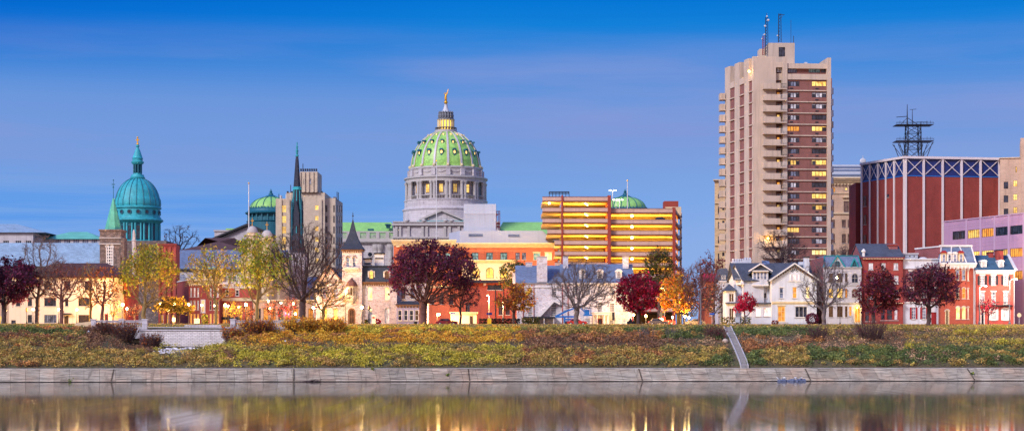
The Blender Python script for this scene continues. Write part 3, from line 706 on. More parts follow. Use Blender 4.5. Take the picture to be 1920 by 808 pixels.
def shrub(name, label, px, t, w, h, pal_, seed, twig=240, leaves=160, barkm='bark_plum', cat='shrub', spread=.5, group='shrubs on the bank', lsize=.26):
    r = np.random.default_rng(seed); s = t * BANK_W
    x = 0.0
    for _ in range(4): x = PX(px, shore(x) + 2.6 + s)
    Y = shore(x) + 2.6 + s; z = bank_z(x, s); root = thing(name, label, cat, (x, Y, z), group)
    a = r.uniform(0, 2 * math.pi, twig); q = np.sqrt(r.uniform(0, 1, twig)); B = np.stack([x + q * np.cos(a) * w * .3, Y + q * np.sin(a) * w * .3, np.full(twig, z - .1)], 1)
    tip = np.stack([x + q * np.cos(a) * w * spread + r.normal(size=twig) * .25, Y + q * np.sin(a) * w * spread, z + h * r.uniform(.45, 1.0, twig)], 1); mid = (B + tip) / 2 + r.normal(size=(twig, 3)) * .15
    V1, F1 = seg_mesh(B, mid, np.full(twig, .035), np.full(twig, .028), 3); V2, F2 = seg_mesh(mid, tip, np.full(twig, .026), np.full(twig, .014), 3)
    t2 = mid + (tip - mid) * .4 + r.normal(size=(twig, 3)) * .5 * np.array([1, 1, .6]) + np.array([0, 0, .3]); V3, F3 = seg_mesh(mid, t2, np.full(twig, .022), np.full(twig, .012), 3)
    V = np.concatenate([V1, V2, V3]); F = np.concatenate([F1, F2 + len(V1), F3 + len(V1) + len(V2)]); col_mesh('branches', V, F, None, barkm, root)
    if leaves:
        i = r.integers(twig, size=leaves); P = mid[i] + (tip[i] - mid[i]) * r.uniform(0, 1, (leaves, 1)) + r.normal(size=(leaves, 3)) * .25
        pc = np.array(pal_); V, F, C = leaf_quads(P, np.full(leaves, lsize), (pc[r.integers(len(pc), size=leaves)] * r.uniform(.7, 1.3, (leaves, 1))).clip(0, 1), r); col_mesh('foliage', V, F, C, 'leaf', root)
    return root
# ---------------------------------------------------------------- materials of the town
def town_materials():
    plain('trim_white', (226, 222, 220), .6, .08, 1, .06); plain('trim_stone', (186, 180, 176), .8, .12, 1, .1); plain('trim_cream', (226, 206, 164), .7, .1, 1, .08)
    plain('trim_dark', (44, 44, 52), .6, .15, 1, .05); plain('trim_brown', (110, 80, 58), .7, .15, 1, .08); plain('trim_teal', (30, 140, 150), .6, .15, 1, .1); plain('trim_red', (150, 36, 40), .6, .1, 1, .05); plain('trim_lilac', (150, 146, 180), .6, .1, 1, .05)
    plain('trim_pink', (196, 162, 186), .7, .05, 1, .05); plain('metal_grey', (118, 120, 126), .5, .1, 2, .05); plain('trim_green', (70, 120, 100), .6, .1, 1, .05)
    plain('stucco', (236, 214, 190), .85, .07, .5, .08); plain('limestone', (196, 190, 194), .85, .13, .4, .14); plain('limestone_warm', (222, 196, 160), .85, .12, .5, .1); masonry('capitol_stone', (202, 196, 198), (160, 155, 160), 2.4, .95, .85, .07, .06)
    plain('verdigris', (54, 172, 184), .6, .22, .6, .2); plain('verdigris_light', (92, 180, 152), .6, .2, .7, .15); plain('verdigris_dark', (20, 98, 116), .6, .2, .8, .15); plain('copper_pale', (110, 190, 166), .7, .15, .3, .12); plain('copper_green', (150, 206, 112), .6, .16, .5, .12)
    plain('gold', (236, 176, 50), .35, .15, 3, .0, metal=.6)
    plain('tower_concrete', (202, 182, 164), .85, .12, .2, .16); plain('white_panel', (188, 196, 210), .5, .05, .2, .06); plain('pink_panel', (186, 146, 174), .6, .07, .3, .06)
    plain('metal_dark', (52, 56, 66), .5, .2, 2, .05, metal=.4); plain('metal_pale', (196, 198, 204), .45, .1, 2, .05); plain('metal_red', (150, 50, 46), .6, .1, 2, .05); plain('steel_blue', (30, 110, 190), .45, .1, 2, .05)
    plain('copper_brown', (92, 62, 56), .7, .2, .6, .1)
    masonry('slate_blue', (112, 128, 156), (80, 92, 120), .4, .28, .75, .14, .012); masonry('slate_grey', (84, 88, 100), (56, 60, 70), .4, .28, .75, .18, .012); masonry('slate_dark', (48, 54, 70), (38, 42, 56), .35, .25, .7, .2, .01); masonry('slate_teal', (66, 104, 130), (44, 66, 84), .4, .28, .75, .2, .012)
    masonry('tile_brown', (84, 54, 54), (58, 38, 40), .3, .3, .85, .25, .015); masonry('slate_pale', (150, 176, 196), (110, 134, 154), .5, .32, .8, .13, .012)
    masonry('brick_red', (160, 60, 54), (150, 100, 92), .24, .085, .9, .18, .008); masonry('brick_deep', (154, 60, 52), (140, 84, 76), .24, .085, .9, .2, .008); masonry('brick_orange', (200, 104, 70), (190, 120, 90), .24, .085, .9, .14, .008); masonry('brick_plum', (150, 84, 86), (150, 104, 104), .24, .085, .9, .16, .008)
    masonry('brick_tower', (138, 88, 82), (150, 110, 100), .24, .085, .9, .16, .01); masonry('brick_rust', (164, 74, 56), (170, 110, 90), .24, .085, .9, .16, .008); masonry('brick_scarlet', (178, 72, 64), (190, 116, 104), .24, .085, .9, .14, .008); masonry('brick_black', (112, 44, 42), (90, 50, 48), .3, .1, .9, .25, .01)
    masonry('block_stone', (196, 176, 158), (158, 140, 126), 1.4, .5, .9, .1, .02); masonry('block_warm', (226, 192, 146), (180, 150, 112), 1.4, .55, .9, .1, .025); masonry('buff_brick', (214, 196, 172), (188, 172, 154), .5, .2, .9, .1, .015); masonry('tan_block', (214, 180, 152), (190, 160, 138), .9, .4, .9, .07, .02)
    masonry('brick_white', (236, 230, 230), (160, 154, 158), .9, .32, .9, .1, .035)
    rubble('rubble_lilac', (176, 168, 178), (206, 198, 200), .55, .9, .28); rubble('rubble_white', (202, 198, 206), (226, 222, 222), .7, .9, .22); rubble('rubble_brown', (134, 116, 108), (92, 82, 80), .8, .9, .4)
    pane('pane_dark', (26, 30, 40), .06, curt=(60, 66, 84)); pane('pane_blue', (70, 84, 112), .1, curt=(140, 150, 178)); pane('pane_blind', (196, 200, 216), .3, curt=(236, 236, 240)); pane('pane_teal', (50, 110, 120), .1, curt=(150, 200, 200))
    pane('pane_lit', (200, 150, 60), .3, (255, 206, 104), .55); pane('pane_bright', (230, 190, 120), .3, (255, 222, 140), .62); pane('pane_amber', (180, 110, 40), .3, (255, 168, 60), .42); pane('pane_pink', (230, 190, 180), .3, (255, 206, 190), .42); pane('pane_dim', (52, 40, 34), .1, (220, 150, 80), .07); pane('pane_shade', (110, 84, 74), .6, curt=(130, 100, 90))
    for n, c in (('bark_brown', (112, 88, 78)), ('bark_grey', (118, 104, 104)), ('bark_dark', (88, 70, 70)), ('bark_plum', (104, 76, 72)), ('bark_olive', (142, 122, 80)), ('bark_red', (122, 84, 78))): bark(n, c)
TR = 'trim_white'

def west_side():
    # ---------------- white stucco building
    Y = 412; b = Bld('stucco_building', 'long cream stucco three storey building under a dark brown hip roof, far left', 115, Y)
    f = PF(16, Y, 211); zt = PZ(519.5, Y); w = b.wall(f, GZ - .5, zt, 'stucco', 13)
    b.cornice(f, zt - .12, zt + .25, 'tile_brown', 1, .55)
    b.hip(Face(f.pt(0, 0).xy, f.pt(f.L, 0).xy), zt + .2, PZ(493, Y + 6), 13, 'tile_brown', .9, u0=3, u1=f.L + 3.2, inset=6)
    for x0, x1 in ((83, 95), (121, 132), (159, 171)): b.win(w, x0, 527, x1, 543, 'pane_dark', cols=2, rows=3, fm='trim_dark')
    for x0, x1, c in ((30, 38, 1), (52, 60, 1), (83, 105, 4), (122, 128, 1), (147, 169, 4)): b.win(w, x0, 558, x1, 573.5, 'pane_dark', cols=c, rows=3, fm='trim_dark')
    for x0, x1, c, p in ((52, 60, 2, 'pane_dark'), (83, 106, 6, 'pane_blue'), (147, 168, 5, 'pane_dim')): b.win(w, x0, 590, x1, 604.5, p, cols=c, rows=4, fm='trim_dark', mull=.05)
    b.win(w, 120, 591.5, 128.5, 612, 'pane_dim', cols=1, rows=1, fm='trim_brown', fw=.15, name='door'); b.win(w, 21, 600, 29.5, 615, 'pane_dark', cols=1, rows=1, fm='trim_dark', fw=.15, name='door')
    b.win(w, 196, 588, 203, 612, 'pane_dim', cols=1, rows=1, fm='trim_red', fw=.2, name='door')
    b.part('canopy', MB().pbox(f, 118, 587, 134.5, 589, 0, .9), 'trim_dark')
    b.part('steps', MB().pbox(f, 117, 609, 135, 616, 0, 1.0).pbox(f, 119, 606.8, 133, 609, 0, .6), 'brick_red'); b.finish()
    # ---------------- tan house, cut by the left edge
    b = Bld('tan_house', 'tan house with a lit ground floor window at the left edge', 0, 414); f = PF(-70, 414, 15.5); zt = PZ(530, 414); w = b.wall(f, GZ - .5, zt, 'tan_block', 11)
    b.gable_x(f, zt, zt + 2.6, 11, 'tile_brown', gmat='tan_block')
    b.win(w, -2, 592, 10, 607, 'pane_lit', cols=2); b.win(w, -2, 545, 9, 560, 'pane_dark'); b.win(w, -45, 592, -33, 607, 'pane_dark'); b.win(w, -45, 545, -33, 560, 'pane_dark'); b.finish()
    # ---------------- brick house with a bay
    b = Bld('brick_house', 'narrow red brick house with an orange lit bay, right of the stucco building', 226, 424); f = PF(211.5, 424, 240); zt = PZ(518, 424); w = b.wall(f, GZ - .5, zt, 'brick_red', 12)
    b.cornice(f, zt, zt + .5, 'trim_brown', 2, .5, dent=.6)
    bay = MB().pbox(f, 222, 522, 239, 551, 0, 1.0); b.part('bay', bay, 'brick_orange')
    fb = Face(f.pt(0, 0, 1.0).xy, f.pt(f.L, 0, 1.0).xy); wb = b.wall(fb, PZ(551, 423), PZ(522, 423), 'brick_orange', u0=f.u(222), u1=f.u(239), name='bay_wall')
    b.win(wb, 224, 527, 229, 543, 'pane_dark', cols=1, fm='trim_brown'); b.win(wb, 232, 527, 237, 543, 'pane_dim', cols=1, fm='trim_brown')
    b.win(w, 214, 558, 219, 574, 'pane_blind', cols=1); b.win(w, 214, 584, 219, 606, 'pane_blind', cols=1); b.win(w, 226, 560, 233, 576, 'pane_dark', cols=1); b.win(w, 228, 586, 235, 611, 'pane_amber', cols=1, name='door'); b.finish()
    # ---------------- stone church: nave roof, tower, copper spire
    Y = 442; b = Bld('stone_church', 'brown stone church with a green copper spire and a long pale slate roof', 209, Y, 'church')
    f = PF(-120, Y, 187); zE, zR = PZ(498, Y), PZ(456.5, Y + 8); b.wall(f, GZ, zE, 'rubble_brown', 17, name='nave_wall'); b.gable_x(f, zE, zR, 17, 'slate_pale', u0=.5, u1=f.L - .4, ov=.3, gmat='rubble_brown', name='nave_roof')
    ft = PF(187, Y - 1.5, 227); zt = PZ(430, Y - 1.5); w = b.wall(ft, GZ, zt, 'rubble_brown', 5.6, name='tower_wall')
    for y0, y1, p in ((430, 433, .22), (445, 447, .16), (456, 458.5, .2)): b.part('string_course', MB().fbox(ft, -p, ft.L + p, ft.z(y1), ft.z(y0), -5.8, p), 'trim_stone' if y0 > 440 else 'rubble_brown')
    b.win(w, 198.5, 457, 212.5, 497, 'pane_dark', arch=True, fm='trim_white', cols=3, rows=7, fw=.3, mull=.13, lintel='trim_white')
    b.part('buttresses', MB().pbox(ft, 227, 446, 233.5, 640, -3, .4).pbox(ft, 221, 480, 227, 640, 0, .8), 'rubble_brown')
    c = ft.pt(ft.L * .52, 0, -2.8); sp = MB().lathe(c.x, c.y, [(2.15, zt - .05), (1.95, zt + .8), (.16, PZ(371, Y))], 8, R(22.5)); b.part('spire', sp, 'verdigris_light')
    fin = MB().tube((c.x, c.y, PZ(372, Y)), (c.x, c.y, PZ(337, Y)), .09, .05); z = PZ(345, Y); fin.abox(c.x - .42, c.x + .42, c.y - .07, c.y + .07, z - .1, z + .1); fin.ball((c.x, c.y, PZ(350, Y)), .2); fin.ball((c.x, c.y, PZ(337, Y)), .16); b.part('cross', fin, 'verdigris_dark')
    cc = ft.pt(ft.L + 2.5, 0, -1); b.part('pinnacle', MB().lathe(PX(251, Y), Y, [(.55, GZ), (.55, PZ(452, Y)), (.7, PZ(451, Y)), (.42, PZ(449, Y)), (.3, PZ(434, Y)), (.05, PZ(430, Y))], 6), 'limestone'); b.finish()
    # ---------------- cathedral
    Y = 560; s = Y / FPX; b = Bld('cathedral', 'cathedral with a tall turquoise copper dome, lantern and gilded cross', 258, Y, 'cathedral'); cx = PX(258, Y)
    b.wall(PF(206, Y - 11, 312), GZ, PZ(455, Y), 'rubble_brown', 24)
    Z = lambda p: PZ(p, Y)
    def L(pr): return [(r * s, Z(p)) for r, p in pr]
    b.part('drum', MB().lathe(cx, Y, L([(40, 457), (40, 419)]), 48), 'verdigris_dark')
    b.part('cornice', MB().lathe(cx, Y, L([(41, 420), (45.5, 416), (47.5, 415), (47.5, 412.5), (44, 411), (43.5, 408), (41.5, 407), (41.5, 393), (44, 391.5), (44, 389), (41, 387)]), 48), 'verdigris')
    b.part('plinth', MB().lathe(cx, Y, L([(44, 457), (44, 453), (42, 452)]), 48), 'verdigris')
    prof = [(41 * math.cos(t) ** .9 if t < 1.5 else 9, 388 - 52 * math.sin(t)) for t in [i * R(80) / 14 for i in range(15)]]
    prof = [(41.5 * math.sqrt(max(0, 1 - ((388 - p) / 55) ** 2.2)) + (1.2 if 372 < p < 386 else 0), p) for p in [388 - 52.5 * i / 16 for i in range(17)]]
    prof[-1] = (13, 335.5)
    b.part('dome', MB().lathe(cx, Y, L(prof), 64), 'verdigris', smooth=True)
    rb = MB()
    for k in range(20):
        a = 2 * math.pi * (k + .5) / 20
        pts = [Vector((cx + (r + .15) * s * math.cos(a), Y + (r + .15) * s * math.sin(a), Z(p))) for r, p in prof]
        for p0, p1 in zip(pts, pts[1:]): rb.tube(p0, p1, .13, n=4)
    b.part('ribs', rb, 'verdigris_dark')
    b.part('lantern', MB().lathe(cx, Y, L([(13, 336), (14, 333), (12, 331), (11.5, 328), (8, 327.5), (8, 325)]), 24).lathe(cx, Y, L([(8.6, 309), (11.5, 306), (11.8, 303.5), (9.5, 302.5), (9.3, 299), (10.3, 297), (9.2, 296), (7.2, 290), (5, 283), (2.6, 278), (2.2, 276.5), (3.6, 274.6), (3.4, 273), (1.6, 271.5), (1.4, 270)]), 24), 'verdigris', smooth=True)
    co = MB().lathe(cx, Y, L([(4.5, 326), (4.5, 308)]), 8)
    for k in range(8): a = R(45 * k + 22.5); co.tube((cx + 7 * s * math.cos(a), Y + 7 * s * math.sin(a), Z(326)), (cx + 7 * s * math.cos(a), Y + 7 * s * math.sin(a), Z(308)), .27)
    b.part('lantern_columns', co, 'verdigris_dark')
    g = MB().tube((cx, Y, Z(271)), (cx, Y, Z(257)), .22, .16); g.abox(cx - .5, cx + .5, Y - .14, Y + .14, Z(264), Z(261.4)); g.ball((cx, Y, Z(270.5)), .4); g.ball((cx, Y, Z(258)), .28); b.part('cross', g, 'gold')
    pil = MB()
    for k in range(16):
        for o in (-4.2, 4.2):
            a = R(22.5 * k + o + 2); x, y = cx + 41 * s * math.cos(a), Y + 41 * s * math.sin(a); pil.tube((x, y, Z(454)), (x, y, Z(420)), .36, .32, 6)
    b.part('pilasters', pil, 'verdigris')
    for k in range(16):
        a = R(22.5 * k + 13.25)
        if math.sin(a) > .3: continue
        n = Vector((math.cos(a), math.sin(a))); t = Vector((-n.y, n.x)); c = Vector((cx, Y)) + n * 40.15 * s; fw = Face(c + (-t) * -1.0 * -1, c + t); fw = Face(c - t * 1.0, c + t * 1.0)
        if fw.n.dot(n) < 0: fw = Face(c + t, c - t)
        wd = dict(f=fw, ops=[], extra=MB()); b.winu(wd, .1, 1.9, Z(450), Z(424), 'pane_dark', arch=True, fm='verdigris_dark', cols=2, rows=4, op=False, sill=False, fw=.16)
        c2 = Vector((cx, Y)) + n * 41.7 * s; f2 = Face(c2 - t, c2 + t); f2 = f2 if f2.n.dot(n) > 0 else Face(c2 + t, c2 - t)
        rd = MB(); zc = Z(399.5)
        ring = [(1 + .72 * math.cos(q * math.pi / 6), zc + .72 * math.sin(q * math.pi / 6)) for q in range(12)]; inn = [(1 + .48 * math.cos(q * math.pi / 6), zc + .48 * math.sin(q * math.pi / 6)) for q in range(12)]
        for q in range(12): q2 = (q + 1) % 12; rd.extr(f2, [ring[q], ring[q2], inn[q2], inn[q]], -.05, .16)
        o = b.part('round_window', rd, 'verdigris_dark'); MB().poly([f2.pt(u, z, .03) for u, z in inn]).obj('pane', 'pane_dark', o)
    b.finish()
    # ---------------- tall red brick block beside the cathedral
    Y = 476; b = Bld('red_brick_block', 'tall dark red brick block with pilasters in front of the turquoise dome', 312, Y); f = PF(297, Y, 330.5); zt = PZ(459, Y); w = b.wall(f, GZ, zt, 'brick_scarlet', 5); b.cornice(f, zt - .6, zt + .3, 'brick_deep', 2, .35)
    pl = MB()
    for x in (298, 308, 318, 327): pl.pbox(f, x, 463, x + 3, 640, 0, .45)
    b.part('pilasters', pl, 'brick_scarlet'); 
    for x in (302, 312.5, 322): b.win(w, x, 560, x + 4.5, 580, 'pane_dark', cols=1); b.win(w, x, 590, x + 4.5, 606, 'pane_amber', cols=1)
    b.finish()
    # ---------------- long slate roofed nave
    Y = 505; b = Bld('slate_roofed_hall', 'long white walled hall with a blue slate roof and arched windows', 420, Y, 'hall'); f = PF(300, Y, 530); zE, zR = PZ(503.5, Y), PZ(470, Y + 9); w = b.wall(f, GZ, zE, 'limestone', 18); b.gable_x(f, zE, zR, 18, 'slate_blue', gmat='limestone'); b.cornice(f, zE - .9, zE - .1, 'trim_dark', 2, .4)
    for x in (343, 390, 438, 486): b.win(w, x - 6, 512, x + 6, 528, 'pane_blue', arch=True, cols=3, rows=3, fw=.15)
    b.finish()
    b = Bld('brown_roofed_hall', 'low hall with a dark coppery roof behind the bare far trees', 405, 560, 'hall'); f = PF(335, 560, 470); zE = PZ(470, 560); b.wall(f, GZ, zE, 'limestone', 20); b.hip(f, zE, PZ(446, 570), 20, 'copper_brown', .5, inset=16); b.finish()
    # ---------------- cream belvedere
    Y = 478; b = Bld('arcaded_pavilion', 'cream arcaded pavilion with a pale teal hip roof above the brick row houses', 400, Y, 'pavilion'); f = PF(371, Y, 418); zt = PZ(507, Y); w = b.wall(f, GZ, zt, 'limestone_warm', 6)
    for x in (378, 389, 400, 411): b.win(w, x - 4, 508.5, x + 4, 523, 'pane_dim', arch=True, cols=1, rows=1, fm='trim_cream', fw=.12, sill=False)
    b.cornice(f, zt, zt + .35, 'trim_cream', 2, .4); b.hip(f, zt + .35, PZ(499, Y), 6, 'copper_pale', .5, inset=2.5); b.finish()
    # ---------------- red brick row houses
    Y = 456; b = Bld('brick_row_house', 'red brick row house with tall narrow windows and a cream cornice', 388, Y, 'row house'); f = PF(354, Y, 412); zt = PZ(532, Y); w = b.wall(f, GZ - .5, zt, 'brick_red', 14, sides=(0, 1)); b.cornice(f, zt - .2, zt + 1.3, 'trim_cream', 3, .7, dent=.5)
    sf = Face((PX(332, 470), 470), f.pt(0, 0).xy); b.wall(sf, GZ - .5, zt + .9, 'brick_deep', name='side_wall'); b.part('side_coping', MB().fbox(sf, 0, sf.L, zt + .9, zt + 1.15, -.3, .12), 'trim_white')
    for x in (356.5, 363, 369.5, 393, 400, 406.5):
        b.win(w, x, 539, x + 3.6, 556.5, 'pane_blind', cols=1, fm='trim_cream'); 
        if x < 372 or x > 392: b.win(w, x, 563, x + 3.6, 581, 'pane_blind' if x < 372 else 'pane_dark', cols=1, fm='trim_cream')
        b.win(w, x, 588, x + 3.6, 606, 'pane_amber', cols=1, fm='trim_cream')
    b.win(w, 376, 561, 385, 586, 'pane_bright', cols=2, rows=3, fm='trim_white', fw=.3, name='stair_window'); b.win(w, 377, 590, 384, 611, 'pane_amber', cols=1, name='door'); b.finish()
    Y = 460; b = Bld('brick_row_house', 'dark red brick row house with a white cornice and one white framed window', 440, Y, 'row house'); f = PF(412.5, Y, 472); zt = PZ(540, Y); w = b.wall(f, GZ - .5, zt, 'brick_scarlet', 12); b.cornice(f, zt, zt + 1.5, 'trim_white', 3, .6)
    b.win(w, 441, 543, 448.5, 555, 'pane_dark', cols=1, rows=2, fw=.16, lintel=TR); b.win(w, 422, 543, 429, 555, 'pane_dark', cols=1, rows=2, fw=.16); b.part('band', MB().pbox(f, 412.5, 558, 472, 564, 0, .35), 'trim_cream'); b.part('awning', MB().extr(Face(f.pt(f.u(417), 0).xy, f.pt(f.u(451), 0).xy), [(0, PZ(594, Y)), (f.u(451) - f.u(417), PZ(594, Y)), (f.u(451) - f.u(417), PZ(599, Y)), (0, PZ(599, Y))], .0, 1.4), 'trim_dark')
    for x in (418, 432, 446, 460): b.win(w, x, 572, x + 8, 606, 'pane_amber', cols=2, rows=2, fm='trim_cream')
    b.finish()
    b = Bld('brick_shop', 'low dusky red shop building between the bare trees left of the grey mansion', 530, 452, 'shop'); f = PF(474, 452, 590); zt = PZ(566, 452); w = b.wall(f, GZ - .5, zt, 'tan_block', 12); b.cornice(f, zt, zt + .6, 'trim_cream', 2, .4)
    for x in range(480, 585, 14): b.win(w, x, 578, x + 9, 603, 'pane_amber' if x % 3 else 'pane_dark', cols=2, rows=2, fm='trim_brown')
    b.finish()
    # ---------------- two-domed church
    Y = 488; s = Y / FPX; b = Bld('domed_church', 'pale stone church with two small white domed towers carrying crosses', 487, Y, 'church'); f = PF(452, Y, 524); b.wall(f, GZ, PZ(478, Y), 'limestone_warm', 20)
    fg = b.walls[-1]; b.win(fg, 480, 492, 495, 540, 'pane_teal', arch=True, cols=3, rows=4, fm='trim_stone', fw=.2); b.gable_y(f, PZ(478, Y), PZ(452, Y), 20, 'slate_grey', gmat='limestone_warm')
    for x, yt, yb, r in ((474, 424, 437, 10.5), (501.5, 431.5, 444.5, 10.5)):
        X = PX(x, Y); t = MB().lathe(X, Y - 1, [(10.5 * s, GZ), (10.5 * s, PZ(yb + 8, Y)), (12.5 * s, PZ(yb + 6, Y)), (12.5 * s, PZ(yb + 3, Y)), (10 * s, PZ(yb + 2, Y)), (10 * s, PZ(yb, Y))], 8, R(22.5)); tw = b.part('tower', t, 'limestone_warm')
        t = MB().lathe(X, Y - 1, [(r * s * math.cos(q), PZ(yb, Y) + (yb - yt) * s * math.sin(q)) for q in [i * R(89) / 8 for i in range(9)]], 24); t.obj('dome', 'trim_stone', tw, True)
        t = MB().tube((X, Y - 1, PZ(yt, Y)), (X, Y - 1, PZ(yt - 15, Y)), .1, .08); t.abox(X - .4, X + .4, Y - 1.08, Y - .92, PZ(yt - 9, Y), PZ(yt - 10.5, Y)); t.obj('cross', 'gold', tw)
    b.finish()
    # ---------------- far-left halls on the hill
    Y = 700; b = Bld('limestone_hall', 'grey limestone hall with a shallow hip roof on the far left skyline', 20, Y, 'hall'); f = PF(-90, Y, 62); zt = PZ(436, Y); w = b.wall(f, GZ, zt, 'limestone', 26); b.hip(f, zt, PZ(419, Y + 10), 26, 'slate_pale', 1.2, u1=f.L + 4, inset=14)
    for x in (6, 29, 48): b.win(w, x, 451, x + 11, 458, 'pane_dark', cols=3, rows=1)
    b.wall(PF(61.5, Y + 3, 74), GZ, PZ(445, Y), 'limestone', 20); b.finish()
    b = Bld('copper_roofed_hall', 'long pale hall under a flat green copper roof on the far left skyline', 135, Y, 'hall'); f = PF(80, Y + 8, 188); zt = PZ(446, Y); w = b.wall(f, GZ, zt, 'limestone', 24); b.hip(f, zt, PZ(433, Y + 14), 24, 'copper_pale', 1.0, inset=8)
    for x in range(86, 186, 17): b.win(w, x, 448, x + 12, 457, 'pane_blue', cols=3, rows=1)
    b.finish()
    # ---------------- buff art-deco office
    Y = 640; b = Bld('office_tower', 'buff brick office tower with stepped crenellated top and two columns of lit windows', 580, Y, 'office building'); z = lambda p: PZ(p, Y)
    def blk(x0, x1, yt, dy, depth=22): f = PF(x0, Y + dy, x1); return b.wall(f, GZ, PZ(yt, Y + dy), 'buff_brick', depth)
    wl = blk(517, 537, 372.5, 0, 20); wm = blk(537, 609, 361, -2, 30); wt = b.wall(PF(562.5, Y - 3, 595.5), z(362), PZ(322, Y - 3), 'buff_brick', 14); wr = blk(609, 629, 371.5, 0, 20)
    rf = Face(wr['f'].pt(wr['f'].L, 0).xy, (PX(642.5, Y + 22), Y + 22)); wrr = b.wall(rf, GZ, z(371.5), 'buff_brick', name='side_wall')
    cr = MB()
    ft = wt['f']
    for i in range(8): u = ft.L * (i + .1) / 8; cr.fbox(ft, u, u + ft.L / 8 * .62, z(322.3), z(318), -1, .25)
    for w_, n in ((wm, 9),):
        for i in range(n): u = w_['f'].L * (i + .1) / n; cr.fbox(w_['f'], u, u + w_['f'].L / n * .4, z(362), z(359.5), -.5, .2)
    b.part('crenellation', cr, 'trim_dark')
    rb = MB()
    for x in (562.5, 570.5, 578, 586.5, 593.5): rb.pbox(ft, x, 323, x + 1.8, 360, 0, .4)
    for x in (526, 541, 546, 601): rb.pbox(wm['f'] if x > 537 else wl['f'], x, 374, x + 2.6, 600, 0, .5)
    b.part('ribs', rb, 'buff_brick')
    for x0, x1 in ((569, 573.2), (579.4, 583.6)): b.win(wt, x0, 335.5, x1, 345, 'pane_blind', cols=1, rows=1, fm='trim_dark')
    for i in range(8):
        y = 385 + 19.8 * i; 
        if i > 5: continue
        b.win(wl, 529, y, 536.6, y + 13, 'pane_lit', cols=2, rows=3, fm='trim_cream', sill=False); b.win(wm, 590.8, y, 597.2, y + 8.5, 'pane_lit', cols=2, rows=2, fm='trim_cream', sill=False); b.win(wm, 606.4 - .2, y, 608.4, y + 12.5, 'pane_blue', cols=1, rows=2, sill=False) if False else None
        b.win(wr, 610, y, 614, y + 12.5, 'pane_dark', cols=1, fm='trim_dark', sill=False)
        b.win(wr, 625, y, 627.6, y + 13, 'pane_dark', cols=1, fm='trim_dark', sill=False)
        for xs in ((630.5, 633), (635, 637), (639, 641)): b.win(wrr, xs[0], y + .5, xs[1], y + 13, 'pane_dark', cols=1, fm='trim_dark', sill=False, rows=1)
    b.part('roof_plant', MB().pbox(wl['f'], 521, 364, 524, 373, -8, -5).pbox(wl['f'], 532, 362, 536, 373, -8, -5).pbox(wr['f'], 622, 367, 627, 372, -9, -5), 'metal_pale')
    an = MB()
    for x, y in ((568, 305), (545, 345), (523, 362), (606, 363), (632, 358), (634.5, 359), (598, 338)): an.tube((PX(x, Y + 4), Y + 4, z(375) if x != 568 else z(320)), (PX(x, Y + 4), Y + 4, z(y)), .14)
    b.part('antennas', an, 'metal_dark'); b.finish()
    # ---------------- dark needle spire
    Y = 522; s = Y / FPX; b = Bld('needle_spire_church', 'grey church with a tall thin dark slate needle spire trimmed in green copper', 557, Y, 'church'); X = PX(557, Y); L = lambda pr: [(r * s, PZ(p, Y)) for r, p in pr]
    b.wall(PF(541, Y - 2.3, 573), GZ, PZ(474, Y), 'rubble_lilac', 5, name='tower_wall'); f = PF(500, Y, 600); b.wall(f, GZ, PZ(560, Y), 'rubble_lilac', 18); b.gable_x(f, PZ(560, Y), PZ(520, Y + 9), 18, 'slate_blue', gmat='rubble_lilac')
    b.part('spire', MB().lathe(X, Y, L([(15.5, 475), (14, 462), (11.5, 440), (10, 420), (8.5, 395), (7.2, 354), (3.2, 300), (2.2, 293)]), 8, R(22.5)), 'slate_dark')
    ac = MB().lathe(X, Y, L([(8.4, 356.5), (8.8, 355), (8.2, 353.5), (8.6, 351.5), (7.0, 350.5)]), 8, R(22.5)).lathe(X, Y, L([(3, 294), (3.3, 292), (2, 290), (2.3, 284), (3, 283), (1.7, 281), (1.6, 277), (2.2, 276), (1.2, 274), (.9, 267)]), 10)
    for k in range(8):
        a = R(45 * k); ac.tube((X + 11.6 * s * math.cos(a), Y + 11.6 * s * math.sin(a), PZ(438, Y)), (X + 7 * s * math.cos(a), Y + 7 * s * math.sin(a), PZ(357, Y)), .13, n=4)
    b.part('copper_trim', ac, 'verdigris')
    pn = MB()
    for k in range(4):
        a = R(90 * k + 45); x, y = X + 11.5 * s * math.cos(a) * 1.05, Y + 11.5 * s * math.sin(a) * 1.05; pn.lathe(x, y, L([(1.7, 470), (1.7, 395), (2.2, 394), (1.5, 391), (.2, 363)]), 6)
    b.part('pinnacles', pn, 'verdigris_dark')
    gb = MB()
    for k in range(4):
        a = R(90 * k - 90); n = Vector((math.cos(a), math.sin(a))); t = Vector((-n.y, n.x)); c = Vector((X, Y)) + n * 9.2 * s; ff = Face(c - t, c + t); 
        gb.extr(ff, [(.2, PZ(425, Y)), (1.8, PZ(425, Y)), (1.8, PZ(400, Y)), (1, PZ(377, Y)), (.2, PZ(400, Y))], -.8, .35 if ff.n.dot(n) > 0 else -.35)
    b.part('gablets', gb, 'slate_dark'); b.finish()

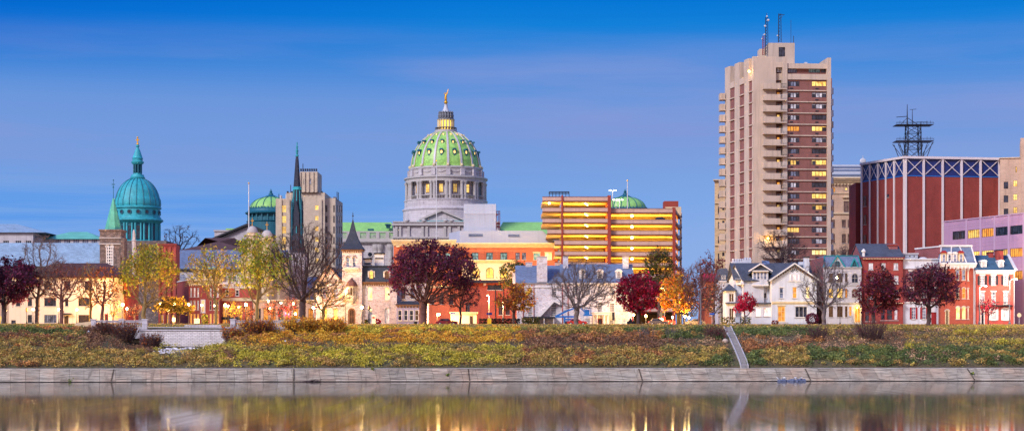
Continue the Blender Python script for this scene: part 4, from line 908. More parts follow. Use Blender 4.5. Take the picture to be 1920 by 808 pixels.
def mansion():
    # ---------------- grey stone mansion with a turret
    Y = 409; s = Y / FPX; b = Bld('stone_mansion', 'grey stone mansion with a pointed slate turret and a dark mansard roof', 660, Y, 'mansion'); Z = lambda p: PZ(p, Y)
    fl = PF(592, Y + 1.5, 642); zl = PZ(530, Y); wl = b.wall(fl, GZ - .5, zl, 'rubble_lilac', 13); b.gable_y(fl, zl, PZ(499, Y), 13, 'slate_dark', ov=.6, gmat='rubble_lilac', front=.6)
    bb = MB(); a = fl.pt(fl.L / 2, PZ(497.2, Y), .75)
    for u in (-.5, fl.L + .5): bb.tube(fl.pt(u, zl - .35, .75), a, .16, n=4)
    b.part('bargeboard', bb, 'trim_brown')
    for x in (605, 625): b.win(wl, x, 577, x + 8.6, 602, 'pane_lit', arch=True, cols=1, fm='trim_lilac', lintel='trim_stone'); b.win(wl, x, 538, x + 8.6, 560, 'pane_blue', arch=True, cols=1, fm='trim_lilac', lintel='trim_stone')
    # turret
    ft = PF(641.5, Y - .9, 678.5); zt = PZ(470, Y); wt = b.wall(ft, GZ - .5, zt, 'rubble_lilac', 4.6, name='turret_wall'); c = ft.pt(ft.L / 2, 0, -2.3)
    b.part('turret_cornice', MB().fbox(ft, -.2, ft.L + .2, Z(471), Z(467), -4.8, .25), 'trim_brown'); dn = MB()
    for i in range(9): u = ft.L * (i + .5) / 9; dn.fbox(ft, u - .13, u + .13, Z(474), Z(471), 0, .2)
    b.part('turret_brackets', dn, 'trim_brown')
    b.part('turret_roof', MB().lathe(c.x, c.y, [(r * s, PZ(p, Y)) for r, p in ((32, 468), (29, 465.5), (21, 457), (14.5, 447), (9, 436), (5.4, 425), (2.6, 416), (1.0, 411))], 4, R(45)), 'slate_dark')
    b.part('finial', MB().tube((c.x, c.y, Z(413)), (c.x, c.y, Z(396)), .08, .03).ball((c.x, c.y, Z(404)), .2).ball((c.x, c.y, Z(400)), .13), 'metal_dark')
    for x in (649, 661.5): b.win(wt, x, 481, x + 6.2, 500.5, 'pane_blue', arch=True, cols=1, fm='trim_white', lintel='trim_brown', sill=False)
    b.part('ledge', MB().pbox(ft, 645.5, 501, 673, 505, 0, .6).pbox(ft, 648, 505, 670.5, 508, 0, .35), 'trim_stone')
    c2 = ft.pt(ft.u(659.5), 0, .1); bay = MB().lathe(c2.x, c2.y, [(2 * s, Z(570)), (8 * s, Z(563)), (10 * s, Z(559)), (10 * s, Z(555)), (9 * s, Z(555)), (9 * s, Z(537))], 8, R(22.5)); ob = b.part('oriel', bay, 'trim_stone')
    MB().lathe(c2.x, c2.y, [(12 * s, Z(537)), (8.5 * s, Z(529)), (4 * s, Z(525)), (.5 * s, Z(521))], 8, R(22.5)).obj('oriel_roof', 'copper_brown', ob)
    for dx in (-4.2, 0, 4.2): MB().abox(c2.x + (dx - 1.5) * s, c2.x + (dx + 1.5) * s, c2.y - 8.6 * s - (.12 if dx == 0 else -.1), c2.y - 7.6 * s, Z(554), Z(540)).obj('oriel_window', 'pane_dim', ob)
    b.win(wt, 652.5, 577, 666.5, 609, 'pane_dim', arch=True, cols=2, rows=2, fm='trim_brown', fw=.35, lintel='trim_stone', name='door', sill=False)
    # right wing with mansard
    fr = PF(678.5, Y, 744); zr = Z(531); wr = b.wall(fr, GZ - .5, zr, 'rubble_lilac', 11); b.cornice(fr, zr - .25, zr + .35, 'trim_brown', 2, .45, dent=.5); b.mansard(fr, zr + .35, Z(498.5), 11, 'slate_dark', 1.0); b.part('roof_edge', MB().fbox(fr, .1, fr.L - .1, Z(499.5), Z(497.5), -10, -.75), 'metal_dark')
    fd = fr.back(.15)
    for x, p in ((689.5, 'pane_lit'), (718.5, 'pane_dim')):
        wd = b.wall(fd, Z(526), Z(508), 'trim_stone', 1.4, u0=fd.u(x), u1=fd.u(x + 13.5), name='dormer'); b.win(wd, x + 3, 507.5, x + 10.5, 525, p, arch=True, cols=1 if p == 'pane_lit' else 2, fm='trim_brown', lintel='trim_stone', op=False)
    for x, p, q in ((689.5, 'pane_bright', 'pane_blue'), (721.5, 'pane_bright', 'pane_blind')): b.win(wr, x, 537.5, x + 9, 562.5, p, arch=True, cols=1, fm='trim_lilac', lintel='trim_stone'); b.win(wr, x, 577, x + 9, 606, q, arch=True, cols=1, fm='trim_lilac', lintel='trim_stone')
    for x0, x1, y in ((680, 694, 485), (700.5, 718, 475)):
        ch = b.part('chimney', MB().pbox(fr, x0, y, x1, 500, -5, -3), 'trim_white'); MB().pbox(fr, x0 - 1.3, y - 2.6, x1 + 1.3, y, -5.2, -2.8).pbox(fr, x0 + 1, y + 7, x1 - 1, y + 9, -5.15, -2.85).obj('chimney_cap', 'trim_dark', ch)
    b.part('downpipe', MB().tube(fr.pt(.15, GZ, .1), fr.pt(.15, zr, .1), .08), 'metal_pale')
    # lower block behind the purple tree, with its glazed porch
    f2 = PF(744, Y + 2, 801); z2 = PZ(529, Y); w2 = b.wall(f2, GZ - .5, z2, 'rubble_lilac', 10); b.mansard(f2, z2, Z(500), 10, 'slate_dark', 1.0)
    for x in (752, 770): b.win(w2, x, 537, x + 8, 560, 'pane_dark', arch=True, cols=1, fm='trim_lilac')
    fp = PF(743.5, Y - 1.2, 791); zp = PZ(573, Y - 1); wp = b.wall(fp, GZ - .5, zp, 'trim_lilac', 3.4, name='porch_wall'); b.hip(fp, zp + .3, Z(564), 3.4, 'slate_dark', .4, inset=1.2); b.cornice(fp, zp - .1, zp + .3, 'trim_brown', 1, .3, dent=.7)
    for x, p in ((745.8, 'pane_dark'), (757, 'pane_dark'), (767.5, 'pane_dark'), (777.5, 'pane_dim')): b.win(wp, x, 581, x + 8, 601, p, cols=1, rows=2, fm='trim_white', fw=.13)
    b.finish()
    for px, Yy, hh, mat, nm, lb, ct in ((687, 406.6, 1.4, 'hedge', 'clipped_bush', 'small dark conical bush left of the second lamp by the mansion', 'bush'),): pass
def capitol():
    Y = 800; s = Y / FPX; Z = lambda p: PZ(p, Y); X = PX(836, Y); L = lambda pr: [(r * s, Z(p)) for r, p in pr]
    b = Bld('capitol', 'domed stone capitol with a pale green tiled dome, lit lantern and gilded statue on top', 836, Y, 'capitol')
    # body and wings
    f = PF(737, Y - 26, 936); w = b.wall(f, GZ, PZ(416, Y - 26), 'capitol_stone', 70, name='main_block')
    tr = MB()
    tr.fbox(f, -.5, f.L + .5, f.z(423), f.z(419), 0, 1.2).fbox(f, -.3, f.L + .3, f.z(447), f.z(444), 0, 1.4).fbox(f, -.2, f.L + .2, f.z(417), f.z(415), -1, .5)
    for x in (741, 748, 764, 790, 798, 832, 841, 858): tr.pbox(f, x, 424, x + 4.5, 444, 0, .7)
    for i in range(60): u = f.L * (i + .5) / 60; tr.fbox(f, u - .22, u + .22, f.z(449.5), f.z(447), 0, 1.0)
    b.part('main_cornice', tr, 'trim_stone')
    dk = MB()
    for x in (762, 793, 834, 845): dk.lathe(PX(x + 2, Y - 25), Y - 26, [(.8, f.z(416)), (1.1, f.z(413.5)), (.7, f.z(411.5)), (.1, f.z(410.5))], 10)
    b.part('urns', dk, 'trim_stone')
    fp = PF(786, Y - 24, 871); apx = (fp.u(828.5), fp.z(396.5)); base = fp.z(414.5)
    b.part('pediment', MB().extr(fp, [(1.0, base), (fp.L - 1, base), apx], -14, 0), 'capitol_stone'); rk = MB()
    for u in (0, fp.L): rk.hexa([fp.pt(u, base, 1.2), fp.pt(apx[0], apx[1], 1.2), fp.pt(apx[0], apx[1], -14), fp.pt(u, base, -14), fp.pt(u, base + .8, 1.2), fp.pt(apx[0], apx[1] + .9, 1.2), fp.pt(apx[0], apx[1] + .9, -14), fp.pt(u, base + .8, -14)])
    b.part('pediment_cornice', rk, 'trim_stone'); b.part('roof_edge', MB().fbox(fp, -1, fp.L + 1, base - .5, base, -10, 1.6), 'verdigris')
    fw = PF(610, Y - 14, 738); w2 = b.wall(fw, GZ, fw.z(449), 'capitol_stone', 46, name='wing')
    b.hip(PF(610, Y - 6, 738), Z(449), PZ(418, Y + 14), 32, 'copper_green', 0, inset=2, name='wing_roof'); tr = MB()
    tr.fbox(fw, -.3, fw.L, fw.z(454), fw.z(450.5), 0, 1.5).fbox(fw, -.3, fw.L, fw.z(436), fw.z(433.5), -.9, .3).fbox(fw, -.3, fw.L, fw.z(450.5), fw.z(447), -1, .5)
    for i in range(7): u = fw.L * (i + .2) / 7; tr.fbox(fw, u, u + 1.5, fw.z(447), fw.z(436), -1.0, .35)
    for i in range(72): u = fw.L * (i + .5) / 72; tr.lathe(fw.pt(u, 0, -.3).x, fw.pt(u, 0, -.3).y, [(.13, fw.z(447)), (.2, fw.z(443)), (.1, fw.z(440)), (.15, fw.z(436))], 5, cap=False)
    for i in range(50): u = fw.L * (i + .5) / 50; tr.fbox(fw, u - .18, u + .18, fw.z(456.5), fw.z(454), 0, 1.0)
    b.part('balustrade', tr, 'trim_stone'); co = MB()
    for x in (705, 712, 732): c = fw.pt(fw.u(x), 0, .6); co.lathe(c.x, c.y, [(1.2, fw.z(520)), (1.0, fw.z(470)), (1.5, fw.z(464)), (1.6, fw.z(458))], 12)
    b.part('wing_columns', co, 'trim_stone'); rw = MB(); zc = fw.z(477); uc = fw.u(694)
    ring = [(uc + 1.3 * math.cos(q * math.pi / 8), zc + 1.3 * math.sin(q * math.pi / 8)) for q in range(16)]; inn = [(uc + .95 * math.cos(q * math.pi / 8), zc + .95 * math.sin(q * math.pi / 8)) for q in range(16)]
    for q in range(16): rw.extr(fw, [ring[q], ring[(q + 1) % 16], inn[(q + 1) % 16], inn[q]], -.05, .3)
    o = b.part('round_window', rw, 'trim_stone'); MB().poly([fw.pt(u, z, .06) for u, z in inn]).obj('pane', 'pane_dark', o)
    vt = MB().abox(PX(725, Y), PX(731, Y), Y - 4, Y + 2, Z(428), Z(423)).abox(PX(723, Y), PX(733, Y), Y - 5, Y + 3, Z(423), Z(421)).abox(PX(692, Y), PX(703, Y), Y - 8, Y - 5, Z(434), Z(431)); b.part('roof_vents', vt, 'verdigris_dark')
    fe = PF(930, Y - 14, 1130); b.wall(fe, GZ, fe.z(440), 'capitol_stone', 46, name='wing'); b.hip(PF(930, Y - 6, 1130), Z(441), PZ(417.5, Y + 14), 32, 'copper_green', 0, inset=3, name='wing_roof')
    # drum
    b.part('drum_base', MB().lathe(X, Y, L([(80, 450), (80, 398), (81.5, 397), (81.5, 394.5), (79, 393), (77.5, 391), (77.5, 381), (78.5, 380), (78.5, 378), (75, 377.5)]), 64), 'capitol_stone')
    b.part('drum', MB().lathe(X, Y, L([(66, 378), (66, 341)]), 64), 'capitol_stone')
    b.part('entablature', MB().lathe(X, Y, L([(76, 345), (76, 340), (78.5, 338.5), (78.5, 336), (75, 335), (67.5, 334), (67.5, 322), (69, 320.5), (69, 318), (66, 316.5)]), 64), 'trim_stone')
    cl = MB(); at = MB(); caps = MB()
    for k in range(16):
        ac = R(22.5 * k + 5.7 - 90)
        for o in (-2.6, 2.6):
            a = ac + R(o); x, y = X + 73.5 * s * math.cos(a), Y + 73.5 * s * math.sin(a)
            cl.lathe(x, y, [(.85, Z(377.5)), (.72, Z(376)), (.66, Z(350))], 8); caps.lathe(x, y, [(.68, Z(350)), (.98, Z(346.5)), (1.0, Z(345))], 8)
        x, y = X + 68 * s * math.cos(ac), Y + 68 * s * math.sin(ac); at.lathe(x, y, [(1.3, Z(334)), (1.3, Z(322))], 4, ac + R(45))
        for j in range(7):       # swags
            q0, q1 = [ac + R(4 + 14.5 * (j + d) / 7) for d in (0, 1)]; sg = [3.2 * math.sin(math.pi * (j + d) / 7) for d in (0, 1)]
            at.tube((X + 67.9 * s * math.cos(q0), Y + 67.9 * s * math.sin(q0), Z(325 + sg[0])), (X + 67.9 * s * math.cos(q1), Y + 67.9 * s * math.sin(q1), Z(325 + sg[1])), .22, n=4)
    b.part('columns', cl, 'trim_stone'); b.part('capitals', caps, 'trim_stone'); b.part('attic_piers', at, 'capitol_stone')
    bal = MB().lathe(X, Y, L([(76, 371.5), (76, 370.5), (75.3, 370.5), (75.3, 371.5)]), 64)
    for k in range(160): a = 2 * math.pi * k / 160; bal.tube((X + 75.6 * s * math.cos(a), Y + 75.6 * s * math.sin(a), Z(378)), (X + 75.6 * s * math.cos(a), Y + 75.6 * s * math.sin(a), Z(371)), .11, n=4)
    b.part('drum_balustrade', bal, 'trim_stone')
    def face_at(a, r, half):
        n = Vector((math.cos(a), math.sin(a))); t = Vector((-n.y, n.x)); c = Vector((X, Y)) + n * r; ff = Face(c - t * half, c + t * half); return ff if ff.n.dot(n) > 0 else Face(c + t * half, c - t * half)
    for k in range(16):
        a = R(22.5 * k - 5.55 - 90)
        if math.sin(a) > .15: continue
        ff = face_at(a, 66.05 * s, 1.7); wd = dict(f=ff, ops=[], extra=MB()); b.winu(wd, .75, 2.65, Z(366), Z(350), 'pane_lit' if math.sin(a) < -.5 else 'pane_dark', fm='trim_brown', cols=2, rows=3, op=False, lintel='trim_stone', fw=.16)
        hd = MB()
        for i in range(8):
            t0, t1 = [math.pi * (i + d) / 8 for d in (0, 1)]; hd.extr(ff, [(1.7 - 1.9 * math.cos(t0), Z(350) + 1.6 * math.sin(t0)), (1.7 - 1.9 * math.cos(t1), Z(350) + 1.6 * math.sin(t1)), (1.7 - 1.5 * math.cos(t1), Z(350) + 1.25 * math.sin(t1)), (1.7 - 1.5 * math.cos(t0), Z(350) + 1.25 * math.sin(t0))], -.3, .6)
        b.part('window_hood', hd, 'trim_stone')
    # dome: tiled shell, ribs, three rings of lit bull's-eyes
    prof = [(64.8 * math.cos(t), 317.5 - 72 * math.sin(t)) for t in [R(72.5) * i / 20 for i in range(21)]]
    m, nt, bs = new_mat('dome_tile'); c0 = lin((160, 210, 108))
    v = nt.nodes.new('ShaderNodeTexVoronoi'); nt.links.new(coords(nt, 1.3, 1.3, 1.3), v.inputs['Vector']); v.inputs['Scale'].default_value = 1; sp = N(nt, 'ShaderNodeSeparateColor'); nt.links.new(v.outputs['Color'], sp.inputs[0]); n1 = N(nt, 'ShaderNodeTexNoise', scale=.18, detail=5); nt.links.new(coords(nt), n1.inputs['Vector'])
    c = mixc(nt, sp.outputs[0], mul(c0, .72), mul(c0, 1.22)); c = mixc(nt, ramp(nt, n1.outputs[0], .4, .7), c, mixc(nt, 1, c, (.75, .85, .6), 'MULTIPLY')); nt.links.new(c, bs.inputs['Base Color']); bs.inputs['Roughness'].default_value = .4
    b.part('dome', MB().lathe(X, Y, L(prof), 96), 'dome_tile', smooth=True)
    rb = MB(); st = MB()
    for k in range(16):
        a = R(22.5 * k + 5.7 - 90); t = Vector((-math.sin(a), math.cos(a), 0)); e = Vector((math.cos(a), math.sin(a), 0)); o0 = Vector((X, Y, 0))
        for i in range(len(prof) - 1):
            P = []
            for r, p in (prof[i], prof[i + 1]):
                hw = (.042 * r + .35) * s * .52; d = (r + 1.5) * s
                P.append([o0 + e * (r - 1) * s - t * hw + Vector((0, 0, Z(p))), o0 + e * d - t * hw + Vector((0, 0, Z(p) + .15)), o0 + e * d + t * hw + Vector((0, 0, Z(p) + .15)), o0 + e * (r - 1) * s + t * hw + Vector((0, 0, Z(p)))])
            rb.hexa(P[0] + P[1])
            if i > 0:
                for sg in (-1, 1):
                    q0, q1 = [o0 + e * (r + .7) * s + t * sg * ((.042 * r + .35) * s * .52 + .14) + Vector((0, 0, Z(p))) for r, p in (prof[i], prof[i + 1])]; st.tube(q0, q1, .13, n=4)
        st.lathe(X + 67.3 * s * math.cos(a), Y + 67.3 * s * math.sin(a), [(.6, Z(317)), (.75, Z(315)), (.5, Z(312.5))], 6)
    b.part('ribs', rb, 'metal_pale'); b.part('rib_edging', st, 'trim_cream')
    glow('bulls_eye', (255, 206, 120), .75)
    for row, (p, hw, hz, hood) in enumerate(((291, .82, 1.8, 1), (271.5, .66, 1.35, 1), (255.5, .5, .85, 0))):
        r = 64.8 * math.sqrt(1 - ((317.5 - p) / 72) ** 2)
        for k in range(16):
            a = R(22.5 * k - 5.55 - 90)
            if math.sin(a) > .25: continue
            ff = face_at(a, (r + 1.3) * s, 2); z0 = Z(p); fr = MB()
            o = [(2 + hw * math.cos(q * math.pi / 5), z0 + hz * .62 * math.sin(q * math.pi / 5)) for q in range(10)]; i_ = [(2 + hw * .68 * math.cos(q * math.pi / 5), z0 + hz * .42 * math.sin(q * math.pi / 5)) for q in range(10)]
            for q in range(10): fr.extr(ff, [o[q], o[(q + 1) % 10], i_[(q + 1) % 10], i_[q]], -2.2 - row, .25)
            if hood: fr.extr(ff, [(2 - hw * 1.15, z0 + hz * .42), (2 + hw * 1.15, z0 + hz * .42), (2 + hw * .7, z0 + hz * .85), (2 - hw * .7, z0 + hz * .85)], -2.5, .75); fr.extr(ff, [(2 - hw * .7, z0 - hz * .6), (2, z0 - hz * .95), (2 + hw * .7, z0 - hz * .6)], -1, .2)
            d = b.part('bulls_eye', fr, 'verdigris_dark' if hood else 'trim_cream'); MB().poly([ff.pt(u, z, .02) for u, z in i_]).obj('lamp_glass', 'bulls_eye', d)
    # lantern
    b.part('lantern_base', MB().lathe(X, Y, L([(22, 249.5), (22, 247.5), (20.5, 247), (20.5, 245), (16, 244.5)]), 32), 'trim_stone')
    rl = MB()
    for k in range(24): a = 2 * math.pi * k / 24; rl.tube((X + 20 * s * math.cos(a), Y + 20 * s * math.sin(a), Z(245)), (X + 20 * s * math.cos(a), Y + 20 * s * math.sin(a), Z(240)), .12, n=4)
    rl.lathe(X, Y, L([(20.3, 240.6), (20.3, 240), (19.7, 240), (19.7, 240.6)]), 24); b.part('railing', rl, 'metal_grey')
    glow('lantern_glow', (255, 216, 84), .75); b.part('lantern_core', MB().lathe(X, Y, L([(11.5, 245), (11.5, 225)]), 24), 'lantern_glow')
    lc = MB()
    for k in range(16): a = R(22.5 * k + 5.7); lc.lathe(X + 14.4 * s * math.cos(a), Y + 14.4 * s * math.sin(a), [(.55, Z(245)), (.42, Z(243)), (.4, Z(227)), (.6, Z(225))], 8)
    b.part('lantern_columns', lc, 'trim_cream')
    lt = MB().lathe(X, Y, L([(15, 226.5), (15.8, 225), (15.8, 223.5), (13, 222.5), (12, 221), (11.7, 213), (12.2, 212), (11, 211)]), 24)
    for k in range(16): a = R(22.5 * k); lt.lathe(X + 12.6 * s * math.cos(a), Y + 12.6 * s * math.sin(a), [(.45, Z(222)), (.55, Z(217)), (.3, Z(214)), (.42, Z(211.5)), (.06, Z(209))], 6)
    b.part('lantern_crown', lt, 'metal_grey')
    b.part('lantern_cone', MB().lathe(X, Y, L([(10, 212), (6.2, 207.5), (4.2, 203), (3, 197.5), (3.3, 196)]), 16), 'metal_pale', smooth=True)
    g = MB().ball((X, Y, Z(192.3)), 3.5 * s, 16, 10); g.lathe(X, Y, L([(1.6, 189.5), (2.2, 188.3), (1.8, 184), (2.1, 180), (1.5, 177.5), (.7, 176.3)]), 10); g.ball((X + .1, Y, Z(174.8)), 1.25 * s)
    g.tube((X + 1.6 * s, Y - .1, Z(178)), (X + 3.6 * s, Y - .2, Z(172.5)), .26, .2); g.tube((X + 3.6 * s, Y - .2, Z(172.5)), (X + 4.6 * s, Y - .2, Z(167.5)), .2, .14); g.tube((X - 1.6 * s, Y - .1, Z(178.3)), (X - 3.0 * s, Y - .2, Z(176.5)), .24, .18); g.tube((X - 3.0 * s, Y - .2, Z(176.5)), (X - 1.9 * s, Y - .3, Z(174.5)), .18, .14); g.tube((X - 1 * s, Y, Z(189)), (X - 1.4 * s, Y, Z(181)), .3, .35)
    b.part('statue', g, 'gold', smooth=True)
    # small domes of the two wings
    for px, dim in ((508, 1.0), (1172, 1.0)):
        x = PX(px, Y + 30); Yd = Y + 30; q = Yd / FPX; Lz = lambda pr: [(r * q, PZ(p, Yd)) for r, p in pr]
        rm = 39
        dm = b.part('small_drum', MB().lathe(x, Yd, Lz([(44, 450), (44, 418), (46, 416), (43, 415), (43, 409), (40, 408), (40, 402), (47, 402), (48, 399.5), (43, 397), (42, 393.5), (rm, 391)]), 48), 'verdigris_dark')
        pr = [(rm * math.cos(t), 391.5 - 22.5 * math.sin(t)) for t in [R(76) * i / 12 for i in range(13)]]
        MB().lathe(x, Yd, Lz(pr), 48).obj('small_dome', 'copper_green', dm, True); r2 = MB()
        for k in range(16):
            a = R(22.5 * k + 8); pts = [Vector((x + (r + .3) * q * math.cos(a), Yd + (r + .3) * q * math.sin(a), PZ(p, Yd))) for r, p in pr]
            for p0, p1 in zip(pts, pts[1:]): r2.tube(p0, p1, .2, n=4)
        for k in range(40): a = R(9 * k); r2.lathe(x + 40.5 * q * math.cos(a), Yd + 40.5 * q * math.sin(a), [(.35, PZ(393, Yd)), (.3, PZ(390.5, Yd)), (.05, PZ(388.6, Yd))], 5)
        for k in range(24): a = R(15 * k); r2.lathe(x + 42.3 * q * math.cos(a), Yd + 42.3 * q * math.sin(a), [(.5, PZ(416, Yd)), (.5, PZ(402, Yd))], 5)
        r2.obj('small_dome_ribs', 'verdigris_dark', dm)
        MB().lathe(x, Yd, Lz([(11, 370.5), (11.5, 369), (8.5, 367.5), (4.5, 365.5), (4, 363), (2, 361.6), (2.8, 359.8), (1.7, 358), (.9, 356), (.3, 354)]), 20).obj('finial', 'verdigris_dark', dm)
    b.finish()
    # ---------------- pedimented wing on the left
    Y = 770; b = Bld('pedimented_hall', 'grey stone hall with a broad dark edged pediment, left of the small green dome', 465, Y, 'hall'); f = PF(398, Y, 532); zE = PZ(450, Y); b.wall(f, GZ, zE, 'capitol_stone', 40); ap = (f.L / 2, PZ(418.5, Y)); b.part('pediment', MB().extr(f, [(1.5, zE), (f.L - 1.5, zE), (ap[0], ap[1] - .7)], -38, -.4), 'capitol_stone'); rk = MB(); dn = MB()
    for u in (-.8, f.L + .8): rk.hexa([f.pt(u, zE - .2, 1.2), f.pt(ap[0], ap[1] - .9, 1.2), f.pt(ap[0], ap[1] - .9, -40), f.pt(u, zE - .2, -40), f.pt(u, zE + .5, 1.2), f.pt(ap[0], ap[1], 1.2), f.pt(ap[0], ap[1], -40), f.pt(u, zE + .5, -40)])
    rk.fbox(f, -.9, f.L + .9, zE - .7, zE - .15, 0, 1.3)
    for i in range(40):
        t = (i + .5) / 40; u = t * f.L; zz = zE + (ap[1] - zE) * (1 - abs(2 * t - 1)) - 1.3; rk.fbox(f, u - .3, u + .3, zz, zz + .5, -.4, .8) if abs(2 * t - 1) < .93 else None; rk.fbox(f, u - .3, u + .3, zE - 1.2, zE - .7, 0, .8)
    b.part('cornice', rk, 'trim_dark'); fa = PF(402, Y + 8, 438); b.wall(fa, GZ, PZ(431, Y), 'capitol_stone', 20); b.part('attic_cap', MB().fbox(fa, -.3, fa.L + .3, PZ(432, Y), PZ(429, Y), -20, .4), 'trim_stone'); b.part('roof_glimpse', MB().pbox(fa, 419, 426.5, 436, 429, -12, -6), 'copper_green'); b.finish()
    # ---------------- orange lit brick office
    Y = 520; b = Bld('brick_office', 'orange lit brick office block with cream cornice and white plant room', 890, Y, 'office building')
    f = PF(851, Y, 1046); z = lambda p: PZ(p, Y); w = b.wall(f, GZ, z(463), 'brick_orange', 34); b.cornice(f, z(464.5), z(455.5), 'trim_cream', 4, 1.5)
    fl = PF(738, Y - 3.5, 852); wl = b.wall(fl, GZ, fl.z(460), 'brick_orange', 34); b.cornice(fl, fl.z(461), fl.z(449.5), 'trim_cream', 4, 1.3, dent=2.2)
    for x0, x1, p in ((884.5, 897, 'pane_teal'), (911.5, 924, 'pane_teal'), (938, 951, 'pane_teal'), (966.5, 974.5, 'pane_blue'), (978.5, 986.5, 'pane_blue')): b.win(w, x0, 473.5, x1, 486.5, p, fm='trim_dark', rows=2, cols=2, fw=.1)
    for x0, x1, p in ((1000, 1013, 'pane_teal'), (1021.5, 1034.5, 'pane_bright')): b.win(w, x0, 474, x1, 487, p, fm='trim_cream', lintel='trim_cream', rows=2, cols=2)
    for x in (752, 772, 792, 812, 832): b.win(wl, x, 474, x + 12, 487, 'pane_teal', fm='trim_dark')
    fc = PF(866, Y - 2.5, 967); wc = b.wall(fc, GZ, fc.z(491), 'limestone_warm', 2.4, name='cream_bay'); b.cornice(fc, fc.z(491), fc.z(487.5), 'trim_cream', 3, .9)
    for x, p in ((885, 'pane_lit'), (911, 'pane_lit'), (937.5, 'pane_lit')): b.win(wc, x, 501, x + 15, 522, p, arch=True, fm='trim_green', cols=2, rows=3, fw=.18, lintel='trim_cream', sill='trim_cream')
    fz = PF(862, Y + 5, 1030); b.part('plant_room', MB().hexa([fz.pt(0, z(456), 0), fz.pt(fz.L + 2.5, z(456), 0), fz.pt(fz.L + 2.5, z(456), -20), fz.pt(-3.6, z(456), -12), fz.pt(0, z(430.5), 0), fz.pt(fz.L - 2.0, z(430.5), 0), fz.pt(fz.L - 2.0, z(430.5), -20), fz.pt(-3.6, z(430.5), -12)]), 'white_panel')
    b.part('louvres', MB().pbox(fz, 878.5, 438.5, 905.5, 443.5, 0, .12).pbox(fz, 953, 439.5, 974, 444, 0, .12), 'slate_blue')
    fb = PF(869.5, Y + 12, 930); bx = MB().fbox(fb, 0, fb.L, z(431), fb.z(382.5), -12, 0); tw = b.part('lift_tower', bx, 'white_panel'); se = MB()
    for i in range(20): u = fb.L * (i + .5) / 20; se.fbox(fb, u - .05, u + .05, z(430), fb.z(401), 0, .1)
    se.fbox(fb, 0, fb.L, fb.z(401.5), fb.z(400.5), 0, .12); se.obj('panel_seams', 'metal_pale', tw)
    sc = MB(); P = lambda x, y, o=-3: fb.pt(fb.u(x), fb.z(y), o)
    for x in (930.5, 934, 937): sc.tube(P(x, 430), P(x, 394), .1)
    for y in (395, 400, 418, 424): sc.tube(P(930, y), P(937.5, y), .1); sc.tube(P(934, y, -3), P(934, y, -6), .1)
    sc.tube(P(926, 402), P(933, 402), .16); sc.tube(P(926, 428), P(930, 402), .1); sc.pbox(fb, 929, 417, 937, 418.5, -6, -2.5); b.part('ladder_platform', sc, 'metal_red'); b.finish()
    # ---------------- dark red annex in front of it
    Y = 446; b = Bld('brick_annex', 'flat roofed dark red brick annex with one wide dark window high up', 915, Y); f = PF(868, Y, 972); zt = PZ(529, Y); w = b.wall(f, GZ - .5, zt, 'brick_rust', 20); b.part('roof_edge', MB().fbox(f, -.4, f.L + .4, zt - .2, zt + .5, -20, 1.2), 'trim_dark'); b.win(w, 914, 534, 942, 543.5, 'pane_dark', cols=4, rows=1, fm='trim_dark'); b.part('alarm_box', MB().pbox(f, 906.5, 531, 911, 535.5, 0, .25), 'trim_white')
    for x in (873, 935, 948): b.win(w, x, 570, x + 8, 590, 'pane_dark', cols=2, fm='trim_brown')
    pl = MB(); 
    for x in (929, 944): pl.tube(f.pt(f.u(x), GZ, .2), f.pt(f.u(x), zt - .5, .2), .12)
    b.part('downpipes', pl, 'trim_dark'); ct = MB()
    for x in (888, 946): c = f.pt(f.u(x), zt + .4, .3); ct.tube(c, c + Vector((1.1, -.2, 2.4)), .12).tube(c + Vector((.5, 0, 0)), c + Vector((1.7, -.2, 2.3)), .1)
    b.part('roof_brackets', ct, 'metal_dark'); b.finish()
    Y = 447; b = Bld('brick_warehouse', 'orange lit brick wall building behind the trunk of the big purple tree', 832, Y); f = PF(800, Y, 868); zt = PZ(540, Y); w = b.wall(f, GZ - .5, zt, 'brick_orange', 16); b.cornice(f, zt, zt + .5, 'trim_cream', 2, .4)
    for x in (806, 824, 842): b.win(w, x, 552, x + 8, 570, 'pane_dark', cols=2, fm='trim_brown')
    b.finish()
    Y = 417; b = Bld('shed', 'small peach coloured flat roofed shed beside the parked dark red car', 872, Y, 'shed'); f = PF(845, Y, 893); zt = PZ(587, Y); w = b.wall(f, GZ - .5, zt, 'stucco', 5); b.part('roof_edge', MB().fbox(f, -.3, f.L + .3, zt - .05, zt + .28, -5.3, .5), 'trim_cream'); b.win(w, 880, 591, 888, 610, 'pane_dim', cols=1, rows=1, fm='trim_cream', fw=.15, name='door'); b.finish()

